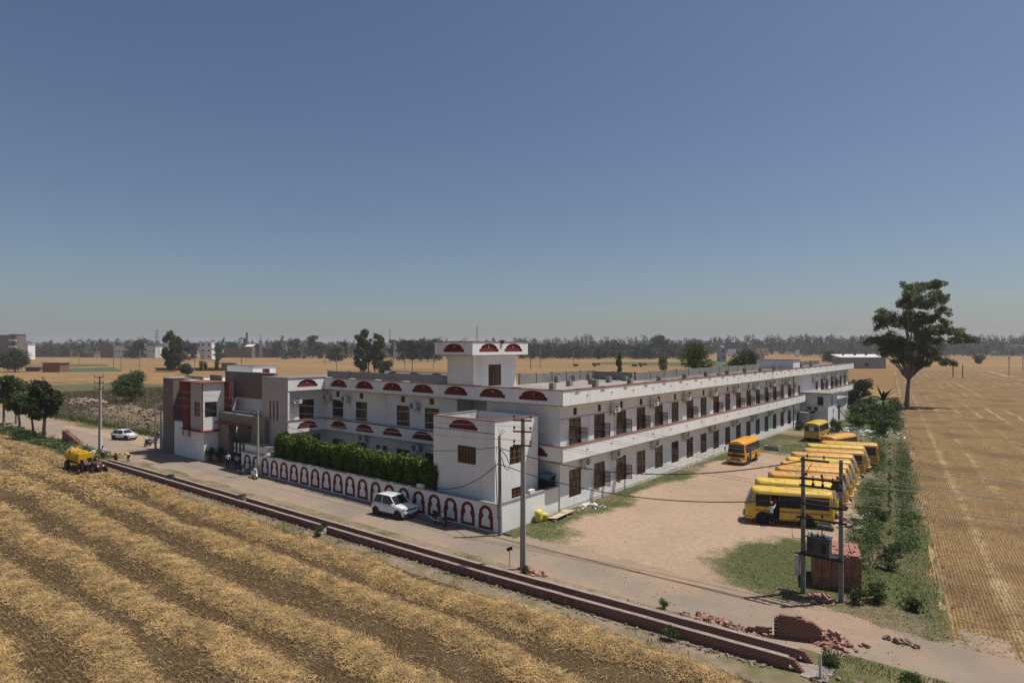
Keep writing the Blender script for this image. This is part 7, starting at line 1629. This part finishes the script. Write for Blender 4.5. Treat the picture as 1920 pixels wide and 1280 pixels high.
house('far_house', 'tall sky-blue block house standing over the village', 1216, 1225.5, 0, 638, 12, 'sky_blue_paint', 'sky_blue_paint', 0, 0, d=850)
house('far_house', 'pale tilted-roof grey house at the field edge', 1254, 1268, 0, 651.5, 10, 'grimy_white', 'concrete', 1, 1, d=800)
house('far_house', 'low white house left of the pale grey house', 1241, 1253, 0, 658, 9, 'grimy_white', 'concrete', 1, 3, d=760)
house('far_house', 'narrow grey tower house with a tank between the two big trees', 1350, 1362, 0, 652, 8, 'pale_blue_wall', 'concrete', 2, 1, d=560, tank=True)
house('far_house', 'small white house right of the grey tower house', 1368, 1380, 0, 655, 8, 'whitewash', 'whitewash', 1, 1, d=850)
house('far_house', 'flat cream house left of the roof-top stair head', 1422, 1441, 0, 653, 9, 'cream_wall', 'cream_wall', 1, 2, d=900)
house('far_house', 'tiny white tower house under the right wood', 1494, 1499, 0, 657, 5, 'whitewash', 'whitewash', 0, 0, d=800)
house('far_house', 'white two-storey house at the right picture edge', 1895, 1932, 0, 647, 12, 'whitewash', 'whitewash', 2, 4, d=900)
house('far_house', 'small cream house left of the white house at the right edge', 1863, 1876, 0, 658, 6, 'cream_wall', 'cream_wall', 1, 1, d=880)
ls_ = house('long_shed', 'long grey shed with white sheet roof behind the school end', 1577, 1661, 690.5, 670.5, 11, 'shed_wall', 'shed_roof', 0, 0, slope=1.6, cat='shed')
m_ = MB(); m_.box(1.0, 3.0, -.1, .02, 1.6, 3.2); m_.build('window', 'dark_room', ls_)
for k in range(4): m_ = MB(); m_.box(-11 + 7 * k, -10 + 7 * k, 3, 4, 8.0, 9.0); m_.build('roof_vent', 'dark_metal', ls_)
# far tractors and trailers in the field right of the roof room
for k, (px, yb_, lb) in enumerate(((1080, 686.5, 'dark tractor in the field right of the roof room'), (1190, 687, 'dark tractor beside the green crop strip'))):
    x, y, _ = gp(px, yb_); t = thing('far_tractor', lb, 'tractor', (x, y, 0), CAM_YAW + .2)
    wheel(t, -1, -.8, .8, .4, 'dusty_rim'); wheel(t, -1, .8, .8, .4, 'dusty_rim'); wheel(t, 1.1, -.7, .45, .25, 'dusty_rim'); wheel(t, 1.1, .7, .45, .25, 'dusty_rim')
    m_ = MB(); m_.obox((.6, 0, 1.2), (1.8, .7, .7)); m_.obox((.1, 0, .7), (2.6, .5, .4)); m_.build('bonnet', 'dark_metal', t); m_ = MB(); m_.obox((-1.0, 0, 1.5), (.6, .7, .7)); m_.build('seat', 'black_rubber', t)
for k, (px, yb_, lb) in enumerate(((1118, 687, 'dark trailer behind the far tractor'), (1205, 687.5, 'grey trailer behind the second far tractor'))):
    x, y, _ = gp(px, yb_); t = thing('far_trailer', lb, 'trailer', (x, y, 0), CAM_YAW + .2); m_ = MB(); m_.obox((0, 0, 1.7), (5.0, 2.2, 1.6)); m_.build('bed', 'dark_drip', t); wheel(t, -1.2, -.9, .5, .3, 'dusty_rim'); wheel(t, -1.2, .9, .5, .3, 'dusty_rim')
# ---------------------------------------------------------------- people: one continuous skinned body each
def person(label, loc, rz, pose='stand', shirt='shirt_white', legs='trouser_dark', head=None, h=1.70, arms='down', skirt=False):
    s = h / 1.72; V = []; RAD = []; E = []; K = []
    def v(p, r_, k, par=None):
        V.append(Vector(p) * s); RAD.append(r_ * s); K.append(k)
        if par is not None: E.append((par, len(V) - 1))
        return len(V) - 1
    # joints per pose; x forward, y left
    if pose == 'stand':
        pel = (0, 0, .93); ch = (0, 0, 1.22); nk = (.01, 0, 1.46); hd = (.03, 0, 1.62)
        kn = {1: (.02, .10, .50), -1: (.05, -.10, .50)}; an = {1: (-.03, .11, .08), -1: (.02, -.11, .08)}
    elif pose == 'bend':
        pel = (-.15, 0, .88); ch = (.18, 0, 1.02); nk = (.42, 0, 1.05); hd = (.58, 0, 1.02)
        kn = {1: (.04, .12, .48), -1: (.10, -.12, .48)}; an = {1: (-.05, .13, .08), -1: (.05, -.13, .08)}
    else:   # crouch
        pel = (-.12, 0, .32); ch = (.08, 0, .58); nk = (.20, 0, .80); hd = (.27, 0, .95)
        kn = {1: (.28, .16, .52), -1: (.28, -.16, .52)}; an = {1: (.02, .14, .08), -1: (.02, -.14, .08)}
    P = v(pel, .135, 'legs'); M = v([(a + b) / 2 for a, b in zip(pel, ch)], .125, 'shirt', P); CH = v(ch, .155, 'shirt', M)
    UC = v([a + (b - a) * .65 for a, b in zip(ch, nk)], .13, 'shirt', CH); N = v(nk, .058, 'skin', UC)
    J = v([a + (b - a) * .45 for a, b in zip(nk, hd)], .07, 'skin', N); HD = v(hd, .10, 'head', J); v([hd[0] + (hd[0] - nk[0]) * .4 + .0, 0, hd[2] + .08], .075, 'head', HD)
    v([hd[0] + .10, 0, hd[2] - .02], .02, 'skin', HD)       # nose
    for sd in (1, -1):
        hp = v((pel[0], sd * .095, pel[2] - .06), .105, 'legs', P); k_ = v(kn[sd], .065, 'legs', hp); c_ = v([(a * .62 + b * .38) for a, b in zip(kn[sd], an[sd])], .062, 'legs', k_); a_ = v(an[sd], .045, 'skin', c_)
        f_ = v((an[sd][0] + .10, an[sd][1] + sd * .015, .045), .042, 'shoe', a_); v((an[sd][0] + .19, an[sd][1] + sd * .025, .035), .034, 'shoe', f_)
        sx, sz = UC, V[UC].z / s; sh = v((V[UC].x / s, sd * .185, V[UC].z / s - .0), .068, 'shirt', UC)
        if arms == 'up' and sd == -1: el = (.16, sd * .30, 1.62); wr = (.22, sd * .27, 1.88); dirh = Vector((.1, 0, 1))
        elif pose == 'bend': el = (V[UC].x / s + .06, sd * .24, .80); wr = (V[UC].x / s + .20, sd * .16, .58); dirh = Vector((.3, 0, -1))
        elif pose == 'crouch': el = (.26, sd * .26, .52); wr = (.46, sd * .14, .42); dirh = Vector((1, 0, -.3))
        elif arms == 'fold': el = (.04, sd * .27, 1.14); wr = (.24, sd * .08, 1.12); dirh = Vector((.4, -sd * .9, 0))
        else: el = (-.03, sd * .26, 1.14); wr = (.05, sd * .27, .90); dirh = Vector((.12, 0, -1))
        e_ = v(el, .046, 'shirt', sh); w_ = v(wr, .03, 'skin', e_); dirh.normalize(); wv = Vector(wr)
        pm_ = v(wv + dirh * .06, .034, 'skin', w_); sidev = dirh.cross(Vector((0, 1, 0))); sidev = sidev.normalized() if sidev.length > .2 else Vector((1, 0, 0))
        for q, ln in zip((-.030, -.010, .010, .030), (.062, .075, .072, .056)):
            a1 = v(wv + dirh * .10 + sidev * q, .0095, 'skin', pm_); v(wv + dirh * (.10 + ln) + sidev * q * 1.1 + Vector((.012, 0, 0)), .008, 'skin', a1)
        t1 = v(wv + dirh * .05 + sidev * .05, .011, 'skin', pm_); v(wv + dirh * .09 + sidev * .068, .009, 'skin', t1)
    me = bpy.data.meshes.new('body_frame'); me.from_pydata([tuple(p) for p in V], E, []); ob = bpy.data.objects.new('body_frame', me); C.objects.link(ob)
    sk_ = ob.modifiers.new('skin', 'SKIN'); sk_.use_smooth_shade = True; sb2 = ob.modifiers.new('sub', 'SUBSURF'); sb2.levels = 1; sb2.render_levels = 1
    lay = me.skin_vertices[0].data
    for i, r_ in enumerate(RAD): lay[i].radius = (r_, r_); lay[i].use_root = (i == 0)
    dg = bpy.context.evaluated_depsgraph_get(); dg.update(); bm_ = bpy.data.meshes.new_from_object(ob.evaluated_get(dg)); bpy.data.objects.remove(ob)
    mats = {'shirt': 0, 'legs': 1, 'skin': 2, 'head': 2, 'shoe': 3}
    bm_.materials.clear()
    for q in (shirt, legs, 'skin', 'black_rubber'): bm_.materials.append(MATS[q])
    seg = [(V[a], V[b], mats[K[b]]) for a, b in E]
    for p in bm_.polygons:
        c = p.center; best = 9; mi = 0
        for a, b, m in seg:
            ab = b - a; t_ = max(0, min(1, (c - a).dot(ab) / max(1e-9, ab.length_squared))); dd = (c - a - ab * t_).length
            if dd < best: best = dd; mi = m
        p.material_index = mi
    bm_.name = 'body'
    t = thing('person', label, 'person', loc, rz); link('body', bm_, t)
    hx = Vector(hd) * s
    m_ = MB(); rows = []
    if head in ('turban_orange',): prof = [(.02, .118), (.07, .135), (.12, .125), (.17, .08), (.19, .02)]; nm, hm_ = 'turban', head
    elif head: prof = [(-.12, .15), (-.04, .13), (.06, .125), (.13, .10), (.17, .03)]; nm, hm_ = 'head_cloth', head
    else: prof = [(.0, .108), (.05, .116), (.10, .10), (.14, .06), (.155, .015)]; nm, hm_ = 'hair', 'hair'
    for dz, r_ in prof: rows.append([(hx.x - .012 + r_ * s * math.cos(a) * 1.05, hx.y + r_ * s * math.sin(a) * .9, hx.z + dz * s) for a in [6.283 * j / 14 for j in range(14)]])
    m_.grid(rows, close=True); m_.f.append(tuple(range(56, 70))); m_.m.append(0); m_.build(nm, hm_, t, True)
    for sd in (1, -1):
        m_ = MB(); m_.tube([(hx.x + .088 * s, sd * .036 * s, hx.z + .015), (hx.x + .097 * s, sd * .036 * s, hx.z + .015)], .012 * s, 6); m_.build('eye', 'hair', t)
    if skirt:
        m_ = MB(); rows = [[(pel[0] * s + r_ * s * math.cos(a), r_ * s * math.sin(a), z * s) for a in [6.283 * j / 14 for j in range(14)]] for z, r_ in ((pel[2], .16), (pel[2] * .5, .24), (.06, .30))]; m_.grid(rows, close=True); m_.build('skirt', shirt, t, True)
    return t
person('man in white shirt and orange turban reaching up at the open bus door', (-14.55, 48.85, .03), R(105), 'stand', 'shirt_white', 'trouser_dark', 'turban_orange', 1.74, 'up')
x, y, _ = gp(430.5, 884); person('person in pale shirt and dark trousers standing left of the pair at the gate', (-68.3, 34.1, .03), R(-40), 'stand', 'shirt_white', 'trouser_dark', None, 1.7)
person('person in pale blue shirt standing in the middle of the trio at the gate', (-67.0, 34.35, .03), R(20), 'stand', 'shirt_blue', 'trouser_dark', None, 1.72, 'fold')
person('person in dark trousers holding a pale cloth next to the gate pier', (-66.3, 34.2, .03), R(170), 'stand', 'shirt_blue', 'trouser_dark', None, 1.68, 'fold')
person('man in white shirt and dark trousers standing in the channel by the tractor', (-83.9, 26.9, .05), R(-30), 'stand', 'shirt_white', 'trouser_dark', None, 1.72)
person('woman wrapped in maroon crouching by the channel wall', (-82.4, 27.75, .04), R(-20), 'crouch', 'cloth_maroon', 'cloth_maroon', 'cloth_maroon', 1.62, 'down', True)
person('worker with yellow head cloth bending over the road side of the channel', (-80.7, 28.5, .04), R(200), 'bend', 'cloth_yellow', 'trouser_dark', 'cloth_yellow', 1.6, 'down')
person('worker in pale clothes bending between tractor and left pole', (-86.2, 26.6, .04), R(-10), 'bend', 'shirt_white', 'shirt_blue', 'shirt_white', 1.65)
# ---------------------------------------------------------------- the hazy air
hz = MB(); hz.box(-6040, 6040, -2540, 9540, -1.2, 75)
haze = hz.build('haze', 'wire'); haze.data.materials.clear()
hm = bpy.data.materials.new('haze_air'); hm.use_nodes = True
hn = hm.node_tree.nodes; hn.remove(hn["Principled BSDF"])
pv = hn.new("ShaderNodeVolumePrincipled"); pv.inputs['Color'].default_value = (0.86, 0.86, 0.93, 1); pv.inputs['Density'].default_value = 0.00017; pv.inputs['Anisotropy'].default_value = 0.1
hm.node_tree.links.new(pv.outputs[0], hn["Material Output"].inputs['Volume'])
haze.data.materials.append(hm); tag(haze, kind='stuff')
